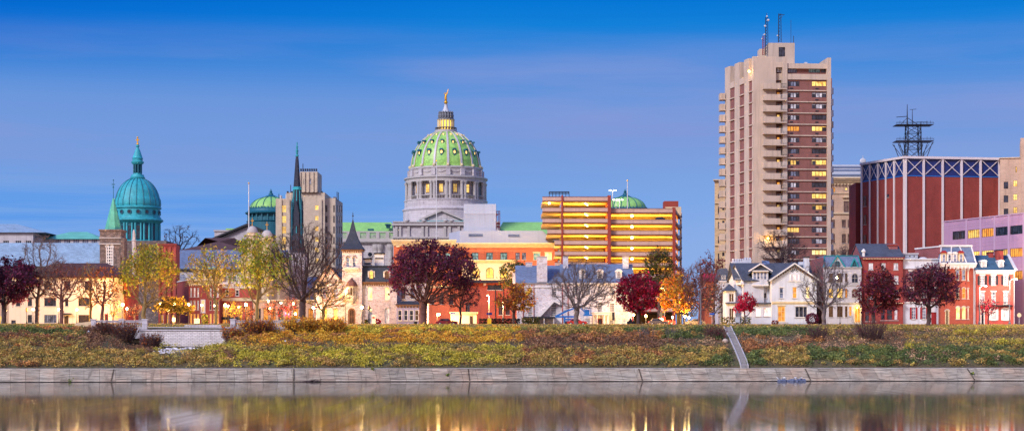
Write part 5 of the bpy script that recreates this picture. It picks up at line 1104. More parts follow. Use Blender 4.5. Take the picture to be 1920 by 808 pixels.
def garage():
    """open parking decks: slabs, parapets, brick piers; the lamps hang under each deck"""
    Y = 500; b = Bld('parking_garage', 'open sided brick and concrete parking garage with yellow lit decks', 1150, Y, 'parking garage')
    plain('deck_concrete', (200, 176, 130), .85, .1, .4, .1); plain('parapet', (206, 172, 154), .8, .07, .4, .1); plain('pier_brick', (158, 68, 56), .85, .1, .8, .05); plain('band_red', (132, 62, 50), .85, .1, .8, .05)
    fl = PF(1017, Y, 1143); fr = PF(1143, Y + 1.5, 1263); D = 26
    ft = []
    def decks(f, u0, u1, rows, tag_):
        pr = MB(); rd = MB(); sl = MB()
        for i, (y0, y1) in enumerate(rows):
            z1, z0 = f.z(y0), f.z(y1)
            pr.fbox(f, u0, u1, z0 + .08, z1 - .1, -.25, 0); rd.fbox(f, u0 - .05, u1 + .05, z1 - .06, z1 + .05, -.35, .08).fbox(f, u0 - .05, u1 + .05, z0 - .06, z0 + .06, -.35, .12)
            sl.fbox(f, u0, u1, z0 - .25, z0 + .05, -D, -.36)
            pr.fbox(f, u0, u1, z0 + .1, z1, -D - .2, -D)      # the far parapet
        b.part('parapets', pr, 'parapet'); b.part('parapet_edging', rd, 'band_red'); b.part('decks', sl, 'deck_concrete')
    rl = [(369, 377), (389, 397), (409.5, 417.5), (430, 438), (450.5, 458.5), (471, 478.5), (491.5, 499), (512, 520), (533, 541), (554, 562), (575, 583)]
    rr = [(391, 399), (411.5, 419.5), (432, 440), (452, 460), (472, 480), (492.5, 500), (513, 521), (534, 542), (555, 563), (576, 584)]
    uL = fl.u(1056); uS = fl.u(1052.5)
    decks(fl, 0, uS, rl[:3], 'a'); decks(fl, fl.u(1026), uS, rl[3:4], 'a'); decks(fl, fl.u(1040), uS, rl[4:], 'a')
    decks(fl, uL, fl.u(1139.5), rl, 'b'); decks(fr, fr.u(1145.5), fr.u(1261), rr, 'c')
    pi = MB(); pi.fbox(fl, uS, uL, GZ, fl.z(366.5), -1, .3).fbox(fl, fl.u(1139.5), fl.u(1145.5), GZ, fl.z(366.5), -D, .35).fbox(fr, fr.u(1261), fr.u(1266.5), GZ, fr.z(389), -1.2, .35)
    b.part('brick_piers', pi, 'pier_brick')
    bw = MB().fbox(fl, uS, fl.u(1139.5), GZ, fl.z(391), -D + 6, -D + 5.7).fbox(fr, fr.u(1145.5), fr.u(1277), GZ, fr.z(397), -D + 8, -D + 7.7); b.part('inner_walls', bw, 'deck_concrete')
    # right flank, receding, with its zig-zag parapets
    side = Face(fr.pt(fr.u(1266.5), 0, .3).xy, (PX(1278.5, Y + 24), Y + 24)); pr = MB(); rd = MB(); sl = MB()
    for y0, y1 in rr:
        z1, z0 = fr.z(y0), fr.z(y1); h = side.L / 2
        for u0, u1, zA, zB in ((0, h, 0, -.75), (h, side.L, -.75, .55)):
            for mb, a, c, d0, d1 in ((pr, .12, -.12, -.25, 0), (rd, None, 0, -.3, .1)):
                za, zb = (z0 + a, z1 + c) if a is not None else (z0 - .25, z0 + .1)
                mb.hexa([side.pt(u0, za + zA, d1), side.pt(u1, za + zB, d1), side.pt(u1, za + zB, d0), side.pt(u0, za + zA, d0), side.pt(u0, zb + zA, d1), side.pt(u1, zb + zB, d1), side.pt(u1, zb + zB, d0), side.pt(u0, zb + zA, d0)])
        sl.fbox(side, .3, side.L, z0 - .21, z0 - .03, -4, -.33)
    b.part('flank_parapets', pr, 'parapet'); b.part('flank_edging', rd, 'band_red'); b.part('flank_decks', sl, 'deck_concrete'); b.part('flank_posts', MB().fbox(side, side.L / 2 - .2, side.L / 2 + .2, GZ, fr.z(396), -.6, -.3).fbox(side, side.L - .5, side.L, GZ, fr.z(396), -.6, -.05), 'tan_block')
    st = PF(1245.5, Y + 10, 1272); b.part('stair_tower', MB().fbox(st, 0, st.L, fr.z(400), st.z(377), -5, 0), 'pier_brick'); b.part('stair_tower_base', MB().fbox(st, .3, st.L + .8, fr.z(400), st.z(388), -5.5, .2), 'limestone_warm')
    rk = MB(); fk = PF(1030, Y + 4, 1067)
    for i in range(7): u = fk.L * i / 6; rk.tube(fk.pt(u, fl.z(369)), fk.pt(u, fk.z(360)), .09)
    rk.tube(fk.pt(0, fk.z(360)), fk.pt(fk.L, fk.z(360)), .14).tube(fk.pt(0, fk.z(360), -5), fk.pt(fk.L, fk.z(360), -5), .14).tube(fk.pt(0, fk.z(360)), fk.pt(0, fk.z(360), -5), .12).tube(fk.pt(fk.L, fk.z(360)), fk.pt(fk.L, fk.z(360), -5), .12); b.part('roof_screen', rk, 'metal_dark')
    glow('tube_lamp', (255, 236, 150), 14)
    lights = []
    for i, (y0, y1) in enumerate(rl[:8]):
        zc = fl.z(y1) - .45; o = MB().tube(fl.pt(fl.u(1098), zc, -3.2), fl.pt(fl.u(1104), zc - .1, -8.0), .11, n=6); lp = b.part('lamp_tube', o, 'tube_lamp'); 
        for q in (1064, 1082, 1100, 1118, 1133): lights.append((fl.pt(fl.u(q), zc - 1.3, -8), None, 360, 1))
        if i < 1: o = MB().ball(fl.pt(fl.u(1030), zc, -2), .3); lp = b.part('lamp_globe', o, 'tube_lamp'); lights.append((fl.pt(fl.u(1030), zc - .5, -3.5), lp, 900, 1))
        elif i < 6: lights.append((fl.pt(fl.u(1046), zc - .5, -9), None, 130, 1))
    for i, (y0, y1) in enumerate(rr[:6]):
        zc = fr.z(y1) - .45; o = MB().ball(fr.pt(fr.u(1186.5), zc - .2, -3.5), .34); lp = b.part('lamp_globe', o, 'tube_lamp'); 
        for q in (1153, 1170, 1187, 1205, 1223, 1240, 1255): lights.append((fr.pt(fr.u(q), zc - 1.3, -8), None, 360, 1))
    rg = random.Random(12)
    for p, par, e, _ in lights: point(p, e * GAR * rg.uniform(.45, 1.4), (1.0, .56, .09), 1.1, b.root)
    for y in (405, 425, 446, 466, 486): point(side.pt(side.L * .5, PZ(y, Y + 12), -2.2), 120 * GAR, (1, .72, .25), .3, b.root)
    b.finish()
    # lamps standing on the roof deck, and a dark car parked behind the top parapet
    glow('flood_white', (255, 250, 214), 6)
    for px, yt, yb, d, lb in ((1148.5, 357, 392, 4, 'tallest twin headed floodlight on the garage roof'), (1155, 374.5, 394, 9, 'short floodlight on the garage roof, left of its twin beside the green dome'), (1161.5, 374.5, 394, 9, 'short floodlight on the garage roof, nearest the green dome')):
        x = PX(px, Y + d); p = thing('roof_floodlight', lb, 'floodlight', (x, Y + d, PZ(yb, Y + d)), 'floodlights on the garage roof'); MB().tube((x, Y + d, PZ(yb, Y + d)), (x, Y + d, PZ(yt + 1.5, Y + d)), .12, .09).tube((x - .8, Y + d, PZ(yt + 1, Y + d)), (x + .8, Y + d, PZ(yt + 1, Y + d)), .08).obj('pole', 'metal_pale', p)
        for sg in (-1, 1): h = MB().abox(x + sg * .7 - .3, x + sg * .7 + .3, Y + d - .5, Y + d + .2, PZ(yt + 1, Y + d) - .03, PZ(yt + 1, Y + d) + .2).obj('head', 'metal_pale', p); MB().abox(x + sg * .7 - .27, x + sg * .7 + .27, Y + d - .56, Y + d - .51, PZ(yt + 1, Y + d) - .01, PZ(yt + 1, Y + d) + .18).obj('lens', 'flood_white', h)
        point((x, Y + d - 1.2, PZ(yt + 2, Y + d)), 60, (1, .95, .75), .3, p)
GAR = 1.3
def point(loc, e, col, rad=.2, parent=None):
    l = bpy.data.lights.new('bulb', 'POINT'); l.energy = e; l.color = col; l.shadow_soft_size = rad; o = bpy.data.objects.new('bulb', l); COL.objects.link(o)
    o.location = Vector(loc) - (Vector(parent['at']) if parent is not None else Vector()); o.parent = parent; o.visible_glossy = False; return o      # the lamp's own glowing glass is what mirrors in the water

def stone_house():
    Y = 409; b = Bld('stone_house', 'white stone house with a blue slate roof, rubble chimneys and a small white portico', 1080, Y, 'house'); Z = lambda p: PZ(p, Y)
    f1 = PF(969, Y + 3, 1054); z1 = f1.z(529); w1 = b.wall(f1, GZ - .5, z1, 'rubble_white', 11); b.gable_x(f1, z1, PZ(499, Y + 8), 11, 'slate_blue', gmat='limestone_warm', ov=.35); b.cornice(f1, z1 - .35, z1 - .02, 'trim_white', 1, .3)
    f2 = PF(1054, Y, 1186.5); z2 = f2.z(530); w2 = b.wall(f2, GZ - .5, z2, 'rubble_white', 13); b.gable_x(f2, z2, PZ(496.5, Y + 6), 13, 'slate_blue', gmat='rubble_white', ov=.35); b.cornice(f2, z2 - .5, z2 - .02, 'trim_white', 2, .4)
    for x0, x1, yt, yb, f, d in ((1006.5, 1026, 482, 529, f1, (-1.2, .55)), (986, 998.5, 491, 505, f1, (-7, -5)), (1057, 1066.5, 480, 503, f2, (-7, -5)), (1170, 1181, 480, 502, f2, (-6.5, -4.5)), (961, 970, 511, 530, f1, (-6, -4.5))):
        c = b.part('chimney', MB().pbox(f, x0, yt, x1, yb, *d), 'rubble_white'); MB().pbox(f, x0 - .6, yt - 1.6, x1 + .6, yt, d[0] - .1, d[1] + .1).obj('chimney_cap', 'trim_stone', c)
    for x in (990, 1035): b.win(w1, x, 541, x + 8.5, 554, 'pane_dark', cols=3, rows=3); b.win(w1, x - (0 if x < 1000 else 1.6), 571, x + 7.5, 593, 'pane_dark', cols=4, rows=5)
    b.part('band', MB().pbox(f1, 969, 536.5, 1054, 539, 0, .18), 'trim_white'); sd = MB().extr(f1, [(f1.u(1008), f1.z(594)), (f1.u(1013), f1.z(594)), (f1.u(1039), f1.z(566)), (f1.u(1050), f1.z(572)), (f1.u(1050), f1.z(568)), (f1.u(1038), f1.z(562))], .1, 1.3)
    b.part('outside_stair', sd, 'trim_white'); b.part('porch_deck', MB().pbox(f1, 981, 593.5, 1040, 596.5, 0, 2.2), 'trim_dark'); po = MB()
    for x in (983, 1000, 1020, 1038): po.tube(f1.pt(f1.u(x), GZ - .3, 2), f1.pt(f1.u(x), f1.z(595), 2), .1)
    b.part('porch_posts', po, 'trim_white'); dp = MB()
    for f, x in ((f1, 981), (f1, 1001), (f2, 1054.5), (f2, 1065), (f2, 1186)): dp.tube(f.pt(f.u(x), GZ - .3, .14), f.pt(f.u(x), (z1 if f is f1 else z2) - .3, .14), .085)
    b.part('downpipes', dp, 'metal_red')
    for x in (1075.5, 1099, 1121, 1144, 1166.5): b.win(w2, x, 536.5, x + 7.5, 552, 'pane_dark', cols=3, rows=4, lintel='trim_white')
    for x in (1075.5, 1120.5, 1144, 1168): b.win(w2, x, 568.5, x + 8, 584, 'pane_dark', cols=3, rows=4, lintel='trim_white')
    for x in (1074, 1097.5, 1143.5, 1166.5): b.win(w2, x, 597.5, x + 8.5, 606.5, 'pane_blue', cols=3, rows=3)
    b.win(w2, 1120.5, 597, 1129.5, 613, 'pane_dark', cols=1, rows=1, fm='trim_red', fw=.2, name='door', sill=False)
    fd = f2.back(-.0)
    for x in (1085, 1118.5, 1153.5):
        fdo = f2.back(1.1); wd = b.wall(fdo, Z(523), Z(509), 'trim_white', 2.6, u0=fdo.u(x + 1), u1=fdo.u(x + 12.5), name='dormer'); b.win(wd, x + 3.4, 508.5, x + 10, 521, 'pane_dark', arch=True, cols=3, rows=3, op=False, lintel='trim_white'); u0, u1 = wd['u0'], wd['u1']; dr = MB(); um = (u0 + u1) / 2
        pts = [(u0 - .15, Z(509)), (u0 - .15, Z(507.5)), (um - .35, Z(504)), (um + .35, Z(504)), (u1 + .15, Z(507.5)), (u1 + .15, Z(509))]; dr.extr(fdo, pts, -2.8, .2); b.part('dormer_roof', dr, 'trim_white')
    po = MB().pbox(f2, 1109, 586, 1141.5, 590.5, 0, 2.3).pbox(f2, 1107.5, 584.8, 1143, 586.2, 0, 2.5); b.part('portico', po, 'trim_white'); co = MB()
    for x in (1111.5, 1118.5, 1132, 1139): c = f2.pt(f2.u(x), 0, 2.0); co.lathe(c.x, c.y, [(.24, GZ - .3), (.2, GZ + .2), (.17, f2.z(592)), (.26, f2.z(590.4))], 10)
    b.part('portico_columns', co, 'trim_white'); b.finish()
def tower():
    Y = 470; b = Bld('apartment_tower', 'tall beige and brick apartment tower with stacked balconies and roof antennas', 1470, Y, 'apartment tower')
    f = PF(1414, Y, 1556.5, Y + 1.5); z = lambda p: PZ(p, Y); zT = z(106)
    lf = Face((PX(1360, Y + 20), Y + 20), f.pt(0, 0).xy)                # left flank, receding
    D = 20
    # plain concrete slab wall left of the balconies, full height
    wp = b.wall(f, GZ, zT, 'tower_concrete', 6, u0=0, u1=f.u(1455), sides=(1, 1), name='slab_wall')
    core = b.wall(f.back(1.4), GZ, z(126), 'brick_tower', D - 2, u0=f.u(1455), u1=f.u(1556), name='core_wall'); fc = core['f']
    wf = b.wall(f, GZ, z(139), 'brick_tower', 1.3, u0=f.u(1475.5), u1=f.u(1550), sides=(0, 0), name='front_wall', back=False)
    conc = MB()
    conc.fbox(f, f.u(1467), f.u(1475.5), GZ, z(106.5), -1.4, .5); conc.fbox(f, f.u(1550), f.u(1556.6), GZ, z(108), -8, .9)
    conc.fbox(f, f.u(1475.5), f.u(1550), z(149), z(138.5), -1.4, .35); conc.fbox(f, f.u(1475.5), f.u(1550), z(127.8), z(118.5), -D, .1); conc.fbox(f, f.u(1455), f.u(1467), z(126), z(116), -6, -.02); conc.fbox(f, f.u(1455), f.u(1467), z(149), z(136.5), -2, -1.0)
    b.part('piers_and_parapets', conc, 'tower_concrete')
    slab = MB(); sp = 21.04
    for k in range(19):
        y = 169.6 + sp * k; slab.pbox(f, 1475.5, y, 1550, y + 1.9, -.2, .32)
    b.part('floor_bands', slab, 'tower_concrete')
    # the top storey's own windows
    b.win(core, 1456, 126.5, 1466.5, 136.5, 'pane_blind', cols=2, rows=1, fm='trim_dark', sill=False, op=False)
    gl = MB(); tb = b.wall(f.back(.9), z(139), z(127), 'brick_tower', u0=f.u(1475.5), u1=f.u(1550), name='top_storey_wall')
    b.win(tb, 1476.5, 129, 1494.5, 137, 'pane_blue', cols=3, rows=1, fm='trim_dark', sill=False); b.win(tb, 1516, 129, 1538, 137, 'pane_teal', cols=3, rows=1, fm='trim_dark', sill=False); b.win(tb, 1539.5, 129, 1548, 137, 'pane_dark', cols=1, rows=1, fm='trim_dark', sill=False)
    litL = {6: 'pane_lit', 4: 'pane_lit', 7: 'pane_lit', 13: 'pane_lit'}; litL = {4: 'pane_amber', 7: 'pane_lit', 13: 'pane_lit', 10: 'pane_dim', 2: 'pane_dim'}
    litR = {0: 'pane_lit', 4: 'pane_lit', 7: 'pane_lit', 8: 'pane_lit', 12: 'pane_dim', 13: 'pane_dim', 15: 'pane_bright', 3: 'pane_dark', 6: 'pane_dark', 9: 'pane_dark', 10: 'pane_lit', 11: 'pane_lit'}
    ac = MB(); rr = random.Random(4)
    def litrow(k, side):      # what the photograph shows, floor by floor
        y = 152.8 + sp * k
        if side == 0: return {4: 'pane_amber', 7: 'pane_lit', 10: 'pane_blue', 13: 'pane_lit', 2: 'pane_blind'}.get(k, 'pane_blind' if k % 2 else 'pane_blue')
        return {0: 'pane_lit', 4: 'pane_lit', 7: 'pane_lit', 8: 'pane_lit', 11: 'pane_lit', 12: 'pane_blind', 13: 'pane_blind', 15: 'pane_bright', 3: 'pane_dark', 6: 'pane_dark', 9: 'pane_dark', 16: 'pane_dark', 10: 'pane_lit'}.get(k, 'pane_blind')
    for k in range(18):
        y = 152.8 + sp * k
        for side, (x0, x1) in enumerate(((1475.9, 1499), (1522, 1549.4))):
            p = litrow(k, side); uu = [f.u(x0), f.u(x1)]; L = uu[1] - uu[0]; q = (.27, .72)
            o = b.win(wf, x0, y, x1, y + 9.4, p, cols=1, rows=1, fm='trim_dark', sill=False, fw=.09)
            dk = MB(); rp = rr.random()
            for a0, a1 in ((0.02, q[0]), (q[1], .98)):        # dark side lights beside the pale middle pane
                if p in ('pane_lit', 'pane_bright', 'pane_amber') and rr.random() < .6: continue
                dk.fbox(f, uu[0] + L * a0 + .08, uu[0] + L * a1, f.z(y + 9.4) + .1, f.z(y) - .1, -.14, -.12)
            if dk.v: dk.obj('side_light', 'pane_dark', o)
            bars = MB()
            for a in (.27, .5, .72): bars.fbox(f, uu[0] + L * a - .05, uu[0] + L * a + .05, f.z(y + 9.4), f.z(y), -.12, -.03)
            bars.obj('mullions', 'trim_dark', o)
            u = f.u(x0) + L * .35; ac.fbox(f, u - .42, u + .42, f.z(y + 13.8), f.z(y + 11.4), -.05, .1)
    b.part('wall_air_units', ac, 'trim_dark')
    # balconies on the front, each with its door
    for k in range(16):
        y = 157.3 + sp * k
        bl = MB().pbox(f, 1430, y, 1461.5, y + 9.4, 1.25, 1.42).pbox(f, 1430, y, 1432, y + 9.4, 0, 1.3).pbox(f, 1429.5, y + 9.6, 1473, y + 11.4, -1.3, 1.45); o = b.part('balcony', bl, 'tower_concrete')
        rl = MB()
        for i in range(8): u = f.u(1461.5) + (f.u(1472.5) - f.u(1461.5)) * i / 7; rl.tube(f.pt(u, z(y + 9.6), 1.35), f.pt(u, z(y + .4), 1.35), .03, n=4)
        rl.tube(f.pt(f.u(1461.5), z(y + .4), 1.35), f.pt(f.u(1472.5), z(y + .4), 1.35), .05, n=4); rl.obj('railing', 'metal_pale' if k % 3 else 'trim_dark', o)
        dr = MB().pbox(fc, 1457, y - 4.5, 1461.3, y + 9, 0, .06); dr.obj('side_window', ('pane_amber', 'pane_dark', 'pane_lit', 'pane_blue')[(k * 7 + 1) % 4], o); MB().pbox(fc, 1461.6, y - 4.5, 1466.6, y + 9, 0, .07).obj('door', 'pane_blind' if k % 4 else 'pane_dim', o)
    for k in range(18):
        y = 162.5 + sp * k; rb = MB().fbox(f, f.u(1556.6), f.u(1556.6) + 1.15, z(y + 10.4), z(y), -5, -4.85).fbox(f, f.u(1556.6) + 1.0, f.u(1556.6) + 1.15, z(y + 10.4), z(y), -5, -1).fbox(f, f.u(1556.6), f.u(1556.6) + 1.2, z(y + 11.6), z(y + 10.4), -5, -1).fbox(f, f.u(1556.6), f.u(1556.6) + 1.15, z(y + 10.4), z(y), -1.15, -1); b.part('flank_balcony', rb, 'metal_pale' if k != 3 else 'tower_concrete')
    # left flank: three tall fins with recessed brick strips between them
    zz = lambda p: z(p)
    wl = b.wall(lf, GZ, z(150), 'brick_tower', 3, name='flank_wall'); fn = MB(); L = lf.L
    ux = lambda x: lf.u(x)
    def xs(f_): return f_
    for a, c in ((1360, 1369.5), (1378, 1387.5), (1396, 1405)):
        u0, u1 = ux(a), ux(c); fn.fbox(lf, u0, u1, GZ, zT, -4, .12)
    fn.fbox(lf, L - 1.0, L - .02, GZ, zT, -4, .2)
    for a, c in ((1369.5, 1378), (1387.5, 1396), (1405, 1413)):
        u0, u1 = ux(a), ux(c); fn.fbox(lf, u0, u1, z(150.5), z(139), -3, .25)
    b.part('fins', fn, 'tower_concrete'); bd = MB()
    for k in range(19):
        zb = z(169.6 + sp * k)
        for a, c in ((1369.5, 1378), (1387.5, 1396), (1405, 1413)): bd.fbox(lf, ux(a), ux(c), zb - .28, zb, -.1, .35)
    b.part('flank_bands', bd, 'tower_concrete')
    back = b.wall(Face((PX(1360, Y + 20) + 1, Y + 20), (PX(1560, Y + 20), Y + 20)), GZ, z(126), 'brick_tower', name='rear_wall')
    for k in range(15):
        q = z(176 + sp * k) + 0.0; l2 = Face((PX(1350, Y + 19), Y + 19), (PX(1360, Y + 19), Y + 19)); y = 186 + 19.5 * k * 0 + 0
        zt_, zb_ = z(156 + sp * k), z(167 + sp * k); b.part('rear_balcony', MB().fbox(l2, 0, l2.L, zb_, zt_, -.2, 0).fbox(l2, 0, .15, zb_, zt_, -3, -.2).fbox(l2, 0, l2.L + .2, zb_ - .25, zb_, -3, .05), 'tower_concrete')
    # roof: lift house, masts
    fp = PF(1441, Y + 8, 1490); zp = fp.z(81); wpn = b.wall(fp, z(130), zp, 'tower_concrete', 8, name='lift_house'); b.win(wpn, 1460, 89, 1472, 107, 'pane_dark', cols=1, rows=1, fm='trim_dark', name='louvre', sill=False); b.part('lift_house_side', MB().fbox(PF(1424, Y + 15, 1443), 0, PF(1424, Y + 15, 1443).L, z(130), fp.z(84), -4, 0), 'tower_concrete')
    b.part('roof_slab', MB().fbox(f, .2, f.L - .2, z(127), z(124), -D, -1), 'tower_concrete'); b.part('roof_railing', MB().fbox(f.back(4), f.u(1515), f.u(1541), z(118), z(112.5), -3, -2.9).fbox(f.back(4), f.u(1519), f.u(1524), z(113), z(109), -3, -2), 'white_panel')
    def mast(px, y0, y1, w, mat, dish=()):
        X = PX(px, Y + 9); yy = Y + 9; za, zb = PZ(y1, yy), PZ(y0, yy); m = MB(); n = int((zb - za) / (w * 1.6)) + 1
        for i in range(3):
            a = 2.1 * i; m.tube((X + w * math.cos(a), yy + w * math.sin(a), za), (X + w * .7 * math.cos(a), yy + w * .7 * math.sin(a), zb), .07, n=4)
        for j in range(n):
            h0, h1 = za + (zb - za) * j / n, za + (zb - za) * (j + 1) / n
            for i in range(3): a, c = 2.1 * i, 2.1 * (i + 1); m.tube((X + w * .85 * math.cos(a), yy + w * .85 * math.sin(a), h0), (X + w * .85 * math.cos(c), yy + w * .85 * math.sin(c), h1), .045, n=3)
        o = b.part('mast', m, mat)
        for dx, y, r in dish: MB().ball((X + dx, yy - .5, PZ(y, yy)), r, 12, 8).tube((X + dx, yy - .5, PZ(y, yy)), (X, yy, PZ(y, yy)), .07).obj('dish', 'metal_pale', o)
    mast(1437, 33, 104, .5, 'metal_dark', ((-.4, 50, .3), (.45, 39, .34), (.1, 32, .24))); mast(1431, 68, 104, .35, 'metal_red', ((.3, 66, .26), (-.4, 74, .22))); mast(1461.5, 26, 80, .55, 'metal_dark', ((-.6, 68, .22),))
    an = MB(); yy = Y + 10
    for x, y0, y1, r in ((1483, 38, 81, .05), (1488, 68, 81, .08), (1437.5, 25, 34, .05), (1464, 27, 40, .05)): an.tube((PX(x, yy), yy, PZ(y1, yy)), (PX(x, yy), yy, PZ(y0, yy)), r)
    an.tube((PX(1461, yy), yy, PZ(28, yy)), (PX(1471, yy), yy, PZ(28.5, yy)), .08).tube((PX(1468, yy), yy, PZ(28.5, yy)), (PX(1465, yy), yy, PZ(34, yy)), .05); b.part('whip_antennas', an, 'metal_dark')
    wl2 = MB().ball(f.pt(f.u(1438), z(447), 1.4), .3); o = b.part('wall_lamp', wl2, 'lamp_amber'); point(f.pt(f.u(1441), z(449), 2.4), 170, (1, .62, .2), .2, b.root)
    o = b.part('wall_lamp', MB().ball(lf.pt(lf.u(1410), z(133), .8), .28), 'lamp_amber'); point(lf.pt(lf.u(1409), z(134), 1.6), 60, (1, .6, .2), .2, b.root)
    b.finish()
    # ---------------- beige classical block behind the tower
    Y = 545; b = Bld('classical_block', 'beige stone office block with a bracketed cornice and pale penthouse, right behind the apartment tower', 1588, Y, 'office building'); f = PF(1500, Y, 1618); zt = PZ(345, Y); w = b.wall(f, GZ, zt, 'tan_block', 30); b.cornice(f, zt, PZ(333, Y), 'limestone_warm', 4, 1.6, dent=1.0)
    fp = PF(1520, Y + 3, 1616); b.wall(fp, zt, PZ(320, Y), 'white_panel', 20, name='penthouse'); p2 = PF(1540, Y + 5, 1614); b.wall(p2, zt, PZ(306, Y), 'white_panel', 14, name='penthouse'); st = MB()
    for y in (309, 315, 325): st.fbox(p2 if y < 320 else fp, 0, 30, PZ(y + 3, Y), PZ(y, Y), -1, .2)
    b.part('penthouse_glazing', st, 'slate_blue'); ds = MB().lathe(PX(1618, Y + 6), Y + 6, [(.15, PZ(298, Y) - .9), (.8, PZ(298, Y) - .5), (1.0, PZ(298, Y)), (.8, PZ(298, Y) + .5), (.15, PZ(298, Y) + .9)], 16, sy=.25); ds.tube((PX(1618, Y + 6), Y + 6, PZ(306, Y)), (PX(1618, Y + 6), Y + 6, PZ(288, Y)), .09); b.part('satellite_dish', ds, 'metal_pale')
    b.win(w, 1584.5, 352, 1589, 357, 'pane_lit', cols=1, rows=1, fm='trim_dark'); b.win(w, 1558, 352, 1566, 360.5, 'pane_amber', cols=1, rows=1, fm='trim_dark')
    o = b.win(w, 1582, 377, 1591.5, 398, 'pane_shade', cols=1, rows=1, fm='trim_brown', lintel='limestone_warm'); b.part('window_pediment', MB().extr(f, [(f.u(1579), PZ(371, Y)), (f.u(1594.5), PZ(371, Y)), (f.u(1586.7), PZ(365.5, Y))], 0, .6), 'limestone_warm'); b.win(w, 1558.5, 377, 1564, 398, 'pane_shade', cols=1, rows=1, fm='trim_brown')
    for y in (412, 438.5, 468, 492): 
        for x in (1558, 1578.5, 1589.5, 1604): b.win(w, x, y, x + 7.6, y + 14.5 + (3 if y == 438.5 else 0), 'pane_shade', cols=1, rows=1, fm='trim_brown')
    b.part('string_courses', MB().pbox(f, 1500, 399, 1618, 401.5, 0, .4).pbox(f, 1500, 362, 1618, 363.5, 0, .3), 'limestone_warm'); b.finish()
    Y = 560; b = Bld('stone_office', 'golden stone office slab with narrow dark windows, left behind the apartment tower', 1352, Y, 'office building'); f = PF(1340, Y, 1440, Y - 2.1); zt = PZ(342, Y); w = b.wall(f, GZ, zt, 'block_warm', 24); b.cornice(f, zt, PZ(337, Y), 'limestone_warm', 3, 1.0)
    for y, h in ((363, 9), (386, 16), (415, 14), (442, 14), (474, 14)):
        b.win(w, 1346, y + 1, 1348.6, y + h, 'pane_dark', cols=1, rows=1, fm='trim_brown', sill=False); b.win(w, 1354, y - 1, 1358.5, y + h - 8, 'pane_dark', cols=1, rows=1, fm='trim_brown', sill=False); b.win(w, 1359.5, y + h - 6.5, 1363, y + h, 'pane_dark', cols=1, rows=1, fm='trim_brown', sill=False)
    b.part('string_courses', MB().pbox(f, 1340, 380, 1440, 381.5, 0, .4).pbox(f, 1340, 407, 1440, 409, 0, .45).pbox(f, 1340, 459, 1440, 460.5, 0, .4), 'limestone_warm'); b.finish()

